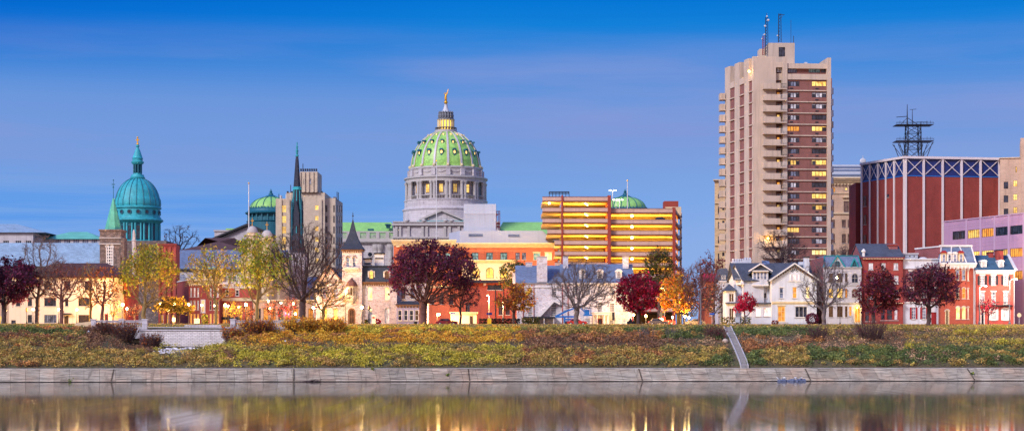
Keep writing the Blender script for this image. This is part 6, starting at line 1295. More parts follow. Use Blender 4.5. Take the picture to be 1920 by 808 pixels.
def exchange():
    # ---------------- red brick block with white piers and crossed braces
    Y = 480; b = Bld('braced_brick_block', 'red brick block striped with white piers, white crosses on blue round its top', 1695, Y); z = lambda p: PZ(p, Y); zT = z(294)
    c = (PX(1696, Y), Y); fr = Face(c, (PX(1908, Y + 5), Y + 5)); lf = Face((PX(1615, Y + 18.5), Y + 18.5), c)
    m, nt, bs = new_mat('blue_panel'); c0 = lin((20, 44, 110)); w_ = N(nt, 'ShaderNodeTexWave', wave_type='BANDS', bands_direction='Z'); nt.links.new(coords(nt, 1, 1, 1.1), w_.inputs['Vector']); w_.inputs['Scale'].default_value = .9; w_.inputs['Distortion'].default_value = .4; nt.links.new(mixc(nt, w_.outputs[0], mul(c0, .7), mul(c0, 1.25)), bs.inputs['Base Color']); bs.inputs['Roughness'].default_value = .4
    plain('pier_white', (226, 214, 214), .7, .06, .3, .1)
    zb = z(330.5)
    b.wall(fr, GZ, zb, 'brick_deep', 22, sides=(0, 1), top=True); b.wall(lf, GZ, zb, 'brick_deep', 2, sides=(1, 0), name='left_wall'); pb = MB().fbox(fr, .05, fr.L, zb + .25, zT - .5, -22, -.12).fbox(lf, 0, lf.L - .1, zb + .25, zT - .5, -18, -.12); b.part('blue_band', pb, 'blue_panel')
    b.part('blue_sill', MB().fbox(fr, .3, fr.L, zb, zb + .25, -1, .12).fbox(lf, .3, lf.L - .3, zb, zb + .25, -1, .12), 'steel_blue')
    pr = MB(); xr = [(1694, 1699.5), (1729.7, 1733.2), (1765.2, 1768.7), (1800.7, 1804.2), (1836.2, 1839.7), (1871.7, 1875), (1904, 1908)]; xl = [(1615, 1617.5), (1630.5, 1632.6), (1645.5, 1647.6), (1660.5, 1662.6), (1676, 1678.4)]
    ur = [(fr.u(a), fr.u(d)) for a, d in xr]; ur[0] = (0, ur[0][1]); ul = [(lf.u(a), lf.u(d)) for a, d in xl] + [(lf.L - .35, lf.L)]
    for a, d in ur: pr.fbox(fr, a, d, GZ, zT, -.3, .4)
    for a, d in ul: pr.fbox(lf, a, d, GZ, zT, -.3, .25)
    pr.fbox(fr, -.4, fr.L, zT - .5, zT + .12, -22, .62).fbox(lf, 0, lf.L - .0, zT - .5, zT + .1, -16, .56); b.part('piers', pr, 'pier_white'); br = MB()
    for ff, us in ((fr, ur), (lf, ul)):
        for (a0, a1), (d0, d1) in zip(us, us[1:]):
            q = .28 if ff is fr else .22
            br.tube(ff.pt(a1, zb + .4, .12), ff.pt(d0, zT - .6, .12), q * .42, n=4).tube(ff.pt(d0, zb + .4, .16), ff.pt(a1, zT - .6, .16), q * .42, n=4)
    b.part('cross_braces', br, 'pier_white'); wl = b.walls[1]
    for y0, y1 in ((367, 387), (403, 421), (440, 456)): b.win(wl, 1619.5, y0, 1624.5, y1, 'pane_shade', cols=1, rows=1, fm='trim_brown', op=False)
    b.win(wl, 1664, 364, 1667, 370, 'pane_dark', cols=1, rows=1, fm='trim_dark', op=False)
    sd = PF(1604.5, Y + 22, 1616); b.wall(sd, GZ, PZ(343, Y + 22), 'brick_deep', 10, name='stair_wall'); b.finish()
    # ---------------- lattice aerial on its roof
    Yt = 491; X = PX(1712, Yt); zt = lambda p: PZ(p, Yt); t = thing('lattice_aerial', 'dark steel lattice aerial with two wide platforms on the braced brick block roof', 'antenna tower', (X, Yt, zT), None); m = MB(); hw = 1.9
    def cross(a, d, r): m.tube(a, d, r, n=4)
    cor = [(-hw, -hw), (hw, -hw), (hw, hw), (-hw, hw)]; lev = [zT, zt(280), zt(266), zt(250), zt(235)]
    for i, (dx, dy) in enumerate(cor):
        m.tube((X + dx, Yt + dy, zT - .2), (X + dx * .9, Yt + dy * .9, zt(234)), .16, n=5); ex, ey = cor[(i + 1) % 4]
        for a, d in zip(lev, lev[1:]): cross((X + dx, Yt + dy, a), (X + ex, Yt + ey, d), .08); cross((X + ex, Yt + ey, a), (X + dx, Yt + dy, d), .08); cross((X + dx, Yt + dy, d), (X + ex, Yt + ey, d), .09)
        cross((X + dx * 1.5, Yt + dy * 1.5, zT), (X + dx * 2.4, Yt + dy * 1.8, zt(269)), .12)
        for q in (-1, 0, 1): cross((X + dx, Yt + dy, zT + .4), (X + dx + 1.6 * q + dx * .8, Yt + dy * 1.6, zt(268.5)), .09)
    m.obj('lattice', 'metal_dark', t)
    for y0, y1, wx in ((268.5, 264.5, 5.1), (238, 234.5, 5.1)):
        pl = MB().abox(X - wx, X + wx, Yt - 2.6, Yt + 2.6, zt(y0) + .3, zt(y1) - .1); o = pl.obj('platform', 'metal_dark', t); rl = MB()
        for i in range(12): x = X - wx + 2 * wx * i / 11; rl.tube((x, Yt - 2.6, zt(y1)), (x, Yt - 2.6, zt(y1 - (6 if 0 < i < 4 or i in (9, 10) else 2.5))), .05, n=4)
        for h in (1.5, 3): rl.tube((X - wx, Yt - 2.6, zt(y1 - h)), (X + wx, Yt - 2.6, zt(y1 - h)), .05, n=4)
        rl.obj('railing', 'metal_dark', o)
    q = MB().tube((X - 1.6, Yt, zt(234)), (X - 1.6, Yt, zt(196)), .2, .07).tube((X - .2, Yt, zt(234)), (X - .2, Yt, zt(206)), .13, .06).tube((X - 4.6, Yt, zt(220)), (X - 1.6, Yt, zt(218.5)), .09).tube((X - .9, Yt, zt(206)), (X + .9, Yt, zt(205)), .06).tube((X - 3.4, Yt, zt(234)), (X - 1.6, Yt, zt(221)), .08).tube((X + 1.3, Yt, zt(234)), (X - 1.6, Yt, zt(221)), .08)
    q.tube((X + 2.2, Yt, zt(234)), (X + 2.2, Yt, zt(228)), .07).tube((X + 3.8, Yt, zt(234)), (X + 3.8, Yt, zt(228)), .07).tube((X + 1, Yt, zt(229)), (X + 4, Yt, zt(229)), .06); q.obj('masts', 'metal_dark', t)
    # ---------------- tan stepped block at the right edge
    Y = 470; b = Bld('tan_stepped_block', 'tan stepped office block with small square windows at the right edge', 1900, Y, 'office building'); xa = PX(1875, Y); f = Face((xa, Y), (xa + 20, Y - 5.4)); w = b.wall(f, GZ, f.z(296.5), 'tan_block', 20); fq = f.back(-.5); u2 = fq.u(1913.5); f2 = Face(fq.pt(u2, 0).xy, fq.pt(u2 + 16, 0).xy); w2 = b.wall(f2, GZ, f2.z(259), 'tan_block', 16); b.part('coping', MB().fbox(f, -.2, f.u(1913), f.z(297.5), f.z(295.8), -30, .3), 'limestone_warm')
    for y in (341, 366.5, 391): b.win(w, 1882, y, 1890.5, y + 13, 'pane_dark', cols=2, rows=1, fm='trim_dark', sill=False); b.win(w, 1900, y - 2.5, 1907.5, y + 8.5, 'pane_lit', cols=2, rows=2, fm='trim_brown', sill=False)
    b.win(w, 1904, 312.5, 1907, 323.5, 'pane_lit', cols=1, rows=1, fm='trim_brown', sill=False); b.finish()
    # ---------------- pink office with ribbon windows
    Y = 448; b = Bld('pink_office', 'pink panelled office block with rows of yellow lit ribbon windows at the right edge', 1850, Y, 'office building'); f = Face((PX(1770, Y), Y), (PX(1920, 419), 419)); f = Face(f.a, f.a + f.d * (f.L * 1.25)); zt = f.z(416.5, 0); w = b.wall(f, GZ - .5, zt, 'pink_panel', 30); b.part('coping', MB().fbox(f, -.1, f.L, zt, zt + .25, -30, .2), 'trim_pink')
    for r_, y in enumerate((433, 473.5, 514)):
        z1 = f.z(y, f.u(1799)); hgt = 15.5 * 447 / FPX
        for i, x in enumerate((1786, 1814.5, 1841, 1867, 1894, 1922)):
            if r_ == 1 and i < 1: continue
            if r_ == 2 and i < 4: continue
            u0 = f.u(x); u1 = f.u(x + 23.5); p = [['pane_dark', 'pane_lit', 'pane_amber', 'pane_dark', 'pane_dark', 'pane_lit'], ['pane_lit', 'pane_lit', 'pane_lit', 'pane_lit', 'pane_amber', 'pane_lit'], ['pane_lit'] * 4 + ['pane_amber', 'pane_lit']][r_][i]
            b.winu(w, u0, u1, z1 - hgt, z1, p, cols=6, rows=1, fm='trim_dark', sill=False, fw=.08, mull=.04)
    jn = MB()
    for x in (1812.5, 1839, 1865.5, 1892, 1920): jn.fbox(f, f.u(x) - .35, f.u(x) + .35, GZ, zt, 0, .14)
    for y in (421, 425, 458, 464, 497, 504, 540, 548, 580): zz = f.z(y, f.u(1799)); jn.fbox(f, 0, f.L, zz - .04, zz + .04, 0, .05)
    b.part('panel_joints', jn, 'trim_pink'); b.finish()

def right_row():
    # ---------------- white gabled house
    Y = 409; b = Bld('white_gabled_house', 'large white house with slate gables, an attic bay and a tall white chimney', 1445, Y, 'house'); Z = lambda p: PZ(p, Y)
    plain('white_paint', (206, 210, 220), .7, .09, .5, .13)
    fm_ = PF(1380, Y + 3, 1447); zE = PZ(522, Y + 3); wm = b.wall(fm_, GZ - .5, zE, 'white_paint', 12); b.gable_x(fm_, zE, PZ(494.5, Y + 9), 12, 'slate_grey', gmat='white_paint', ov=.7, u1=fm_.L + 9); b.cornice(fm_, zE - .4, zE, 'trim_white', 1, .5, dent=.7)
    fr = PF(1447, Y - 1, 1531); zr = PZ(522.5, Y - 1); wr = b.wall(fr, GZ - .5, zr, 'white_paint', 13); b.gable_y(fr, zr, PZ(495, Y - 1), 13, 'slate_grey', gmat='white_paint', ov=.7, front=.7); bb = MB()
    for u in (-.75, fr.L + .75): bb.tube(fr.pt(u, zr - .55, .8), fr.pt(fr.L / 2, PZ(494.2, Y), .8), .2, n=4)
    b.part('bargeboard', bb, 'trim_white'); br = MB()
    for i in range(9):
        for sg in (-1, 1): t = (i + .6) / 9.4; u = fr.L / 2 + sg * fr.L / 2 * t; zz = PZ(497, Y) + (zr - PZ(497, Y)) * t - .55; br.fbox(fr, u - .1, u + .1, zz, zz + .4, 0, .5)
    b.part('brackets', br, 'trim_brown')
    # gable on the left end, seen from the side, and the lower wing behind it
    fg = Face((PX(1367, Y + 10), Y + 10), (PX(1394, Y + 1), Y + 1)); zg = PZ(525, Y + 5); wg = b.wall(fg, GZ - .5, zg, 'white_paint', 5); b.gable_y(fg, zg, PZ(496, Y + 5), 9, 'slate_grey', gmat='white_paint', ov=.5, front=.5)
    b.win(wg, 1378, 512, 1381, 528, 'pane_blue', cols=1, op=False); b.win(wg, 1371, 541, 1375, 557, 'pane_blue', cols=1); b.win(wg, 1384.5, 539, 1391, 557.5, 'pane_blind', cols=1); b.win(wg, 1371, 578, 1376, 596, 'pane_dark', cols=1); b.part('hood', MB().pbox(fg, 1380, 531, 1395, 534, 0, .8), 'trim_white')
    fl = PF(1348.5, Y + 14, 1369); zl = PZ(528, Y + 14); wl = b.wall(fl, GZ - .5, zl, 'white_paint', 9); b.mansard(fl, zl + .2, PZ(503, Y + 15), 9, 'slate_grey', 1.6, .3); b.cornice(fl, zl - .3, zl + .2, 'trim_white', 2, .4, dent=.6); fu = fl.back(.6)
    for x in (1353, 1357.6): b.win(wl, x, 516, x + 3, 527, 'pane_blue', cols=1, op=False)
    for x in (1352.5, 1358.5): b.win(wl, x, 542, x + 3.2, 562, 'pane_blue', cols=1); b.win(wl, x, 578, x + 3.2, 598, 'pane_dark', cols=1)
    fb = PF(1361, Y + 1, 1379); wb = b.wall(fb, GZ - .5, PZ(545, Y), 'white_paint', 6, name='bay'); b.hip(fb, PZ(545, Y), PZ(531, Y), 6, 'slate_grey', .5, inset=1); b.win(wb, 1366.5, 549.5, 1376.5, 566, 'pane_dim', cols=2, rows=1, fw=.12); b.win(wb, 1367, 577, 1376, 600, 'pane_dim', cols=2, rows=1, fw=.12); b.part('bay_roof', MB().pbox(fb, 1360, 567, 1380, 569.5, -.1, .6), 'slate_grey')
    # attic bay
    fa = PF(1410.5, Y + 1.4, 1440.5); ab = b.wall(fa, PZ(535, Y), PZ(508, Y), 'white_paint', 6, name='attic_bay'); b.gable_y(fa, PZ(507.5, Y), PZ(494.5, Y), 5.5, 'slate_grey', ov=.9, gmat='slate_grey', front=.5, th=.22); b.cornice(fa, PZ(508.5, Y), PZ(506.5, Y), 'trim_white', 1, .5)
    b.part('bay_bargeboard', MB().tube(fa.pt(-.9, PZ(508, Y), .55), fa.pt(fa.L / 2, PZ(494, Y), .55), .2, n=4).tube(fa.pt(fa.L + .9, PZ(508, Y), .55), fa.pt(fa.L / 2, PZ(494, Y), .55), .2, n=4), 'trim_white')
    for i in range(4): x = 1413 + 6.5 * i; b.win(ab, x, 509.5, x + 5.4, 524, 'pane_blue', cols=1, rows=2, fw=.1, sill=False)
    b.part('bay_sill', MB().pbox(fa, 1410, 533, 1441, 536, 0, .25), 'trim_white')
    for x in (1408.5, 1430.5): b.win(wm, x, 539, x + 7.5, 559, 'pane_dark', cols=1, rows=2, lintel=TR, fw=.1); b.walls[0]; MB().fbox(fm_, fm_.u(x) + .12, fm_.u(x + 7.5) - .12, fm_.z(549), fm_.z(540), -.13, -.11).obj('roller_blind', 'pane_blind', b.root)
    fp = PF(1408, Y + .6, 1452); wp = b.wall(fp, GZ - .5, PZ(570, Y), 'white_paint', 3, name='porch_wall'); b.part('porch_roof', MB().pbox(fp, 1406, 567, 1452.5, 570, -3, .7), 'slate_grey')
    for x in (1416.5, 1431.5): b.win(wp, x, 576, x + 15 - (5 if x < 1420 else 0), 593, 'pane_pink', cols=2, rows=2, fw=.12)
    for x, y in ((1469.5, 541),): pass
    b.win(wr, 1461.5, 539, 1469, 559, 'pane_blue', cols=1, rows=2, lintel=TR, fw=.1); b.win(wr, 1486, 538, 1494, 559, 'pane_amber', cols=1, rows=2, lintel=TR, fw=.1); b.win(wr, 1511, 538, 1518.5, 559, 'pane_bright', cols=1, rows=2, lintel=TR, fw=.1)
    for x0, x1 in ((1480, 1483.4), (1485.8, 1493.2), (1495.6, 1499)): b.win(wr, x0, 514, x1, 525.5, 'pane_pink', cols=1, rows=1, fw=.07, op=False, sill=False)
    fn = MB(); cu, cz = fr.u(1490), fr.z(510.5)
    for i in range(5):
        a = R(18 + 36 * i); d = Vector((math.cos(a), math.sin(a))); n = Vector((-d.y, d.x)) * .13; p0 = Vector((cu, cz)) + d * .35; p1 = Vector((cu, cz)) + d * .85; fn.extr(fr, [p0 - n * .5, p1 - n, p1 + n, p0 + n * .5], .0, .03)
    b.part('fan_light', fn, 'pane_dark'); b.part('gable_sill', MB().pbox(fr, 1477, 526, 1502, 527.5, 0, .2), 'trim_white'); b.part('string_course', MB().pbox(fr, 1447, 565, 1531, 568, 0, .25).pbox(fr, 1447, 568, 1531, 570, 0, .12), 'trim_cream')
    b.win(wr, 1458, 573.5, 1472.5, 603, 'pane_amber', cols=2, rows=3, fm='trim_cream', fw=.16, name='door', lintel='trim_cream'); b.win(wr, 1490.5, 574, 1514, 595, 'pane_dark', cols=3, rows=1, fw=.14, lintel=TR); b.part('door_step', MB().pbox(fr, 1455, 604, 1476, 612, 0, 1.2), 'trim_stone')
    c = b.part('chimney', MB().pbox(fr, 1512, 481, 1521, 513, -4.5, -2.8), 'white_paint'); MB().pbox(fr, 1511, 479.5, 1522, 481.5, -4.7, -2.6).obj('chimney_cap', 'trim_dark', c); MB().pbox(fr, 1505, 489, 1525, 495, -6.5, -4.6).obj('chimney_base', 'white_paint', c)
    ch = MB().pbox(fm_, 1380, 487, 1402, 496, -9, -7).pbox(fm_, 1402, 484.5, 1416, 496, -8.5, -6.5)
    for i in range(8): x = 1381 + 4.6 * i; ch.pbox(fm_, x, 482 if x < 1400 else 479.8, x + 2.4, 488, -8.6, -7.2)
    b.part('chimney', ch, 'white_paint'); b.part('skylight', MB().hexa([fm_.pt(fm_.u(1435), fm_.z(495) - .15, -4.4), fm_.pt(fm_.u(1449), fm_.z(495) - .15, -4.4), fm_.pt(fm_.u(1449), fm_.z(490) + .2, -6.2), fm_.pt(fm_.u(1435), fm_.z(490) + .2, -6.2), fm_.pt(fm_.u(1435), fm_.z(495) + .1, -4.5), fm_.pt(fm_.u(1449), fm_.z(495) + .1, -4.5), fm_.pt(fm_.u(1449), fm_.z(490) + .45, -6.2), fm_.pt(fm_.u(1435), fm_.z(490) + .45, -6.2)]), 'pane_blue'); b.finish()
    # ---------------- grey town house with teal gables
    Y = 410; b = Bld('teal_gabled_house', 'pale grey town house with a slate mansard and bright teal dormer gables', 1578, Y, 'town house'); Z = lambda p: PZ(p, Y); f = PF(1544, Y, 1615); zt = Z(500.5); w = b.wall(f, GZ - .5, zt, 'limestone', 13, sides=(0, 1)); b.mansard(f, zt, Z(479), 13, 'slate_blue', 1.6, .1); sf = Face((PX(1521, Y + 13), Y + 13), f.pt(0, 0).xy); b.wall(sf, GZ - .5, Z(482), 'brick_plum', name='side_wall')
    b.part('mansard_trim', MB().tube(f.pt(0, zt, .1), f.pt(.5, Z(478.5), -1.5), .14, n=4).tube(f.pt(f.L, zt, .1), f.pt(f.L - .5, Z(478.5), -1.5), .14, n=4).fbox(f, .4, f.L - .4, Z(479.5), Z(478), -1.8, -1.4), 'trim_teal'); b.cornice(f, zt - .25, zt, 'trim_stone', 1, .25)
    for xa, x0, x1, yt, wy in ((1570, 1556, 1584.5, 478.5, (489, 500)), (1601.5, 1594.5, 1609, 484.5, (491, 499))):
        ua, u0, u1 = f.u(xa), f.u(x0), f.u(x1); g = MB().extr(f, [(u0 + .3, zt), (u1 - .3, zt), (ua, Z(yt + 1))], -1.6, .02); o = b.part('dormer_gable', g, 'limestone' if x0 < 1590 else 'trim_teal'); MB().tube(f.pt(u0, zt, .22), f.pt(ua, Z(yt), .22), .2, n=4).tube(f.pt(u1, zt, .22), f.pt(ua, Z(yt), .22), .2, n=4).obj('dormer_trim', 'trim_teal', o)
        b.win(w, xa - 5 if x0 < 1590 else xa - 4, wy[0], xa + 5 if x0 < 1590 else xa + 4, wy[1], 'pane_dark', arch=True, cols=2, rows=2, fm='trim_teal', op=False, sill=False)
    for x0, x1 in ((1554, 1562), (1569.5, 1580), (1584.5, 1589)):
        c = 1 if x1 - x0 < 6 else 2; b.win(w, x0, 512.5, x1, 529, 'pane_dim', cols=c, fm='trim_brown'); b.win(w, x0, 541, x1, 558, 'pane_lit' if x0 < 1580 else 'pane_amber', cols=c, fm='trim_brown'); b.win(w, x0, 574, x1, 594, 'pane_dim', cols=c, fm='trim_brown')
    for y in (513, 541): b.win(w, 1597, y, 1609, y + 17, 'pane_dark' if y < 520 else 'pane_shade', arch=True, cols=2, rows=2, fm='trim_stone', lintel='trim_stone')
    b.win(w, 1592, 574, 1597, 592, 'pane_amber', arch=True, cols=1, fm='trim_stone'); ar = b.win(w, 1601, 571.5, 1616 - 1.2, 606, 'pane_amber', arch=True, cols=2, rows=1, fm='trim_cream', fw=.3, lintel='trim_stone', name='porch_arch', sill=False); o = b.part('porch_lamp', MB().ball(f.pt(f.u(1607), Z(577), .3), .16), 'lamp_amber'); point(f.pt(f.u(1607), Z(577.5), 1.0), 60, (1, .7, .2), .15, b.root)
    b.part('string_course', MB().pbox(f, 1544, 566, 1615, 568.5, 0, .3).pbox(f, 1544, 534, 1615, 535.5, 0, .15), 'trim_stone'); b.finish()
    # ---------------- red brick house with yellow dentils
    Y = 411; b = Bld('dentilled_brick_house', 'four storey red brick house with a yellow dentilled cornice and grey slate roof', 1653, Y, 'town house'); Z = lambda p: PZ(p, Y); f = PF(1616.5, Y, 1693); zt = Z(487); w = b.wall(f, GZ - .5, zt, 'brick_red', 14); b.cornice(f, zt, Z(482.5), 'trim_red', 3, .6)
    dn = MB()
    for i in range(26): u = f.L * (i + .5) / 26; dn.fbox(f, u - .1, u + .1, Z(486), Z(484.2), .3, .62)
    b.part('dentils', dn, 'trim_cream'); b.gable_x(f, Z(482.5), PZ(458.5, Y + 7), 14, 'slate_grey', gmat='brick_plum', ov=.2); ch = b.part('chimney', MB().pbox(f, 1674, 458, 1690, 480, -6, -4), 'brick_plum'); MB().pbox(f, 1673, 456, 1691, 459, -6.2, -3.8).obj('chimney_cap', 'brick_deep', ch)
    c = f.pt(f.u(1620), 0, -.4); b.part('finial_vent', MB().lathe(c.x, c.y, [(.5, Z(483)), (.35, Z(480)), (.3, Z(474)), (.5, Z(472)), (.5, Z(470)), (.3, Z(468)), (.1, Z(466))], 10), 'trim_white'); ff = Face((PX(1590, Y + 13), Y + 13), f.pt(0, 0).xy); b.wall(ff, GZ - .5, Z(484), 'brick_plum', name='side_wall')
    for x in (1628.5, 1652, 1675.5): b.win(w, x, 492.5, x + 8.5, 506, 'pane_blind', cols=2, lintel='trim_red'); b.win(w, x + .5, 516, x + 9, 532, 'pane_blind' if x > 1670 else 'pane_dark', cols=2, lintel='trim_red'); b.win(w, x + .5, 543, x + 9, 560, 'pane_dark', cols=2, lintel='trim_red')
    b.cornice(f, Z(571.5), Z(566.5), 'trim_red', 2, .7, u0=f.u(1648), u1=f.u(1692), name='shop_cornice'); dn = MB()
    for i in range(12): u = f.u(1650) + 5 * i * .99 * .1 * 10 * .09; dn.fbox(f, u - .12, u + .12, Z(569), Z(567.4), .6, .8)
    b.part('shop_dentils', dn, 'trim_cream')
    for x0, x1, p in ((1651, 1660, 'pane_dark'), (1662, 1674, 'pane_dark'), (1676, 1684, 'pane_blind')): b.win(w, x0, 579, x1, 600, p, cols=1, rows=2, fm='trim_red', fw=.15)
    for x in (1622, 1634): b.win(w, x, 577, x + 8, 602, 'pane_dark', cols=1, fm='trim_red')
    b.finish()
    # ---------------- white fronted house with dark red shutters
    Y = 412; b = Bld('shuttered_white_house', 'house with a white parapet, brick middle and white ground floor with dark red shutters', 1728, Y, 'town house'); Z = lambda p: PZ(p, Y); f = PF(1693.5, Y, 1763); w = b.wall(f, Z(567), Z(503), 'brick_plum', 12, name='brick_wall'); wg = b.wall(f, GZ - .5, Z(567), 'white_paint', 12, name='ground_floor_wall'); b.part('parapet', MB().pbox(f, 1693.5, 487, 1763, 503, -.4, .12).pbox(f, 1693, 484.5, 1763.5, 487, -.5, .45).pbox(f, 1693.5, 501.5, 1763, 504, -.02, .3), 'white_paint'); b.part('arched_crest', MB().lathe(f.pt(f.u(1731), 0, -.1).x, f.pt(0, 0, -.1).y, [(.9, Z(484.7)), (.8, Z(483)), (.3, Z(482))], 14, sy=.3), 'white_paint')
    fh = PF(1689, Y + 6, 1721); wh = b.wall(fh, Z(500), PZ(476, Y + 6), 'white_panel', 5, name='roof_cabin'); b.part('cabin_cap', MB().fbox(fh, -.2, fh.L + .2, PZ(476.5, Y + 6), PZ(474.5, Y + 6), -5, .2), 'trim_white')
    for x in (1694, 1704, 1712.5): b.win(wh, x, 479, x + 4, 482.5, 'pane_dark', cols=1, rows=1, sill=False)
    for x in (1704, 1728, 1748): b.win(w, x, 508, x + 9, 526, 'pane_blue', cols=2, lintel=TR); b.win(w, x, 540, x + 9, 558, 'pane_dark', cols=2, lintel=TR)
    for x in (1709.5, 1729): b.win(wg, x, 576, x + 7, 598, 'pane_blue', cols=2, rows=4, shut='trim_red', lintel=TR)
    b.win(wg, 1746, 585, 1756, 610, 'trim_red', cols=1, rows=1, fm='trim_red', name='door', sill=False, fw=.15); b.part('string_course', MB().pbox(f, 1693.5, 565.5, 1763, 568, 0, .25), 'trim_white'); b.finish()
    # ---------------- Victorian with a patterned mansard
    Y = 410; b = Bld('mansard_brick_house', 'brown brick house with a blue slate mansard framed in white and four arched dormers', 1795, Y, 'town house'); Z = lambda p: PZ(p, Y); f = PF(1763.5, Y, 1828); zt = Z(500); w = b.wall(f, GZ - .5, zt, 'brick_rust', 14); b.cornice(f, zt - .3, Z(492.5), 'trim_white', 3, .7); bk = MB()
    for i in range(9): u = f.L * (i + .5) / 9; bk.fbox(f, u - .12, u + .12, Z(504), Z(499), 0, .5)
    b.part('brackets', bk, 'trim_white'); b.mansard(f, Z(492.5), Z(461), 14, 'slate_blue', 1.6, .2); tm = MB()
    for u, t in ((-.15, .5), (f.L + .15, f.L - .5), (2.2, 2.9), (f.L - 2.0, f.L - 3.2)): tm.tube(f.pt(u, Z(492.5), .25), f.pt(t, Z(461), -1.5), .18, n=4)
    tm.fbox(f, .2, f.L - .2, Z(462), Z(458.5), -2.4, -1.3); b.part('mansard_trim', tm, 'trim_white'); sd = Face((PX(1716, Y + 12), Y + 12), (f.pt(.4, 0, -1.2).xy)); b.wall(sd, Z(500), Z(462.5), 'brick_plum', name='side_wall'); b.part('side_coping', MB().fbox(sd, 0, sd.L, Z(462.5), Z(460), -.3, .2), 'trim_white')
    fd = f.back(-.05)
    for i, x in enumerate((1765, 1775.6, 1785.8, 1797.2)):
        e = i in (0, 3); wd = b.wall(fd, Z(492), Z(474), 'trim_cream' if e else 'trim_white', 2, u0=fd.u(x), u1=fd.u(x + 9.4), name='dormer'); b.win(wd, x + 2, 476.5, x + 7.4, 491, 'pane_blue', arch=True, cols=1, rows=2, op=False, sill=False)
        if e: b.part('dormer_pediment', MB().extr(fd, [(fd.u(x) - .25, Z(474.5)), (fd.u(x + 9.4) + .25, Z(474.5)), (fd.u(x + 7), Z(470)), (fd.u(x + 2.4), Z(470))], -2, .3), 'trim_red')
        else: b.part('dormer_hood', MB().extr(fd, [(fd.u(x + 4.7) + .72 * math.cos(q * math.pi / 8), Z(476) + .5 * math.sin(q * math.pi / 8)) for q in range(9)], -2, .15), 'trim_white')
    for x in (1768, 1792, 1803.5): b.win(w, x, 504.5, x + 6.8, 525, 'pane_blue', arch=True, cols=1, fm='trim_cream', lintel='trim_stone')
    for x, p in ((1768, 'pane_dark'), (1792, 'pane_dark'), (1804, 'pane_amber')): b.win(w, x, 539, x + 6.4, 559.5, p, arch=True, cols=1, fm='trim_cream', lintel='trim_stone')
    for x, p in ((1792.5, 'pane_bright'), (1803.5, 'pane_bright')): b.win(w, x, 574, x + 7.2, 598, p, arch=True, cols=1, fm='trim_cream', lintel='trim_stone')
    for y0, y1 in ((505, 526), (540, 560), (575, 598)): b.win(w, 1814, y0, 1816.6, y1, 'pane_blind', arch=True, cols=1, fm='trim_cream', lintel='trim_stone')
    b.win(w, 1772, 580, 1780, 609, 'pane_dim', arch=True, cols=2, rows=1, fm='trim_cream', name='door', fw=.2, lintel='trim_stone', sill=False); dp = MB().tube(f.pt(f.L - .3, GZ, .15), f.pt(f.L - .3, zt, .15), .09); b.part('downpipe', dp, 'metal_pale'); b.finish()
    # ---------------- red colonial house
    Y = 409; b = Bld('red_brick_house', 'bright red brick house with white sash windows, dark shutters and two round topped dormers', 1865, Y, 'town house'); Z = lambda p: PZ(p, Y); f = PF(1831, Y, 1900.5); zt = Z(512.5); w = b.wall(f, GZ - .5, zt, 'brick_scarlet', 12); b.cornice(f, zt - .1, Z(506.5), 'trim_white', 3, .6); b.gable_x(f, Z(506.5), PZ(480, Y + 6), 12, 'slate_teal', gmat='brick_scarlet', ov=.3)
    b.part('gable_coping', MB().hexa([f.pt(f.L + .1, Z(507), .5), f.pt(f.L + .7, Z(507), .5), f.pt(f.L + .7, PZ(480, Y + 6), -6), f.pt(f.L + .1, PZ(480, Y + 6), -6), f.pt(f.L + .1, Z(504), .5), f.pt(f.L + .7, Z(504), .5), f.pt(f.L + .7, PZ(480, Y + 6) + .45, -6), f.pt(f.L + .1, PZ(480, Y + 6) + .45, -6)]), 'trim_white')
    for x0, x1, y, d in ((1876.5, 1889, 468, (-5.5, -3.4)), (1865, 1874, 471.5, (-7, -5))): c = b.part('chimney', MB().pbox(f, x0, y, x1, 493, *d), 'brick_red'); MB().pbox(f, x0 - .7, y - 1.6, x1 + .7, y + .6, d[0] - .1, d[1] + .1).obj('chimney_cap', 'trim_dark', c)
    fd = f.back(.9)
    for x in (1839.5, 1872): wd = b.wall(fd, Z(506), Z(490), 'trim_white', 3, u0=fd.u(x), u1=fd.u(x + 10.4), name='dormer'); b.win(wd, x + 1.8, 488.5, x + 8.6, 503.5, 'pane_blue', arch=True, cols=3, rows=4, op=False, sill=False); b.part('dormer_roof', MB().extr(fd, [(fd.u(x + 5.2) + .75 * math.cos(q * math.pi / 8), Z(490) + .45 * math.sin(q * math.pi / 8)) for q in range(9)], -3.2, .15), 'trim_white')
    for x in (1837.5, 1858.5, 1881.5): b.win(w, x, 516.5, x + 8.8, 534.5, 'pane_blue', cols=3, rows=4, lintel=TR, shut='trim_dark'); b.win(w, x, 547, x + 8.8, 570.5, 'pane_blue', cols=3, rows=4, lintel=TR)
    for x in (1859, 1881.5): b.win(w, x, 578.5, x + 8.4, 600, 'pane_blind', cols=3, rows=4, lintel=TR, shut='trim_white')
    b.win(w, 1838.5, 579, 1846.5, 611, 'pane_dark', arch=True, cols=1, rows=1, fm='trim_white', fw=.2, lintel='trim_white', name='door', sill=False)
    bal = MB().pbox(f, 1833, 572, 1897.5, 573.5, 0, .95)
    for i in range(46): u = f.u(1833) + (f.u(1897.5) - f.u(1833)) * i / 45; bal.tube(f.pt(u, Z(572), .9), f.pt(u, Z(566), .9), .025, n=4)
    bal.tube(f.pt(f.u(1833), Z(566), .9), f.pt(f.u(1897.5), Z(566), .9), .05, n=4); b.part('balcony', bal, 'trim_dark'); b.part('downpipes', MB().tube(f.pt(-.4, GZ, .1), f.pt(-.4, Z(507), .1), .09).tube(f.pt(f.L + .1, GZ, .1), f.pt(f.L + .1, Z(507), .1), .08), 'metal_pale'); b.finish()
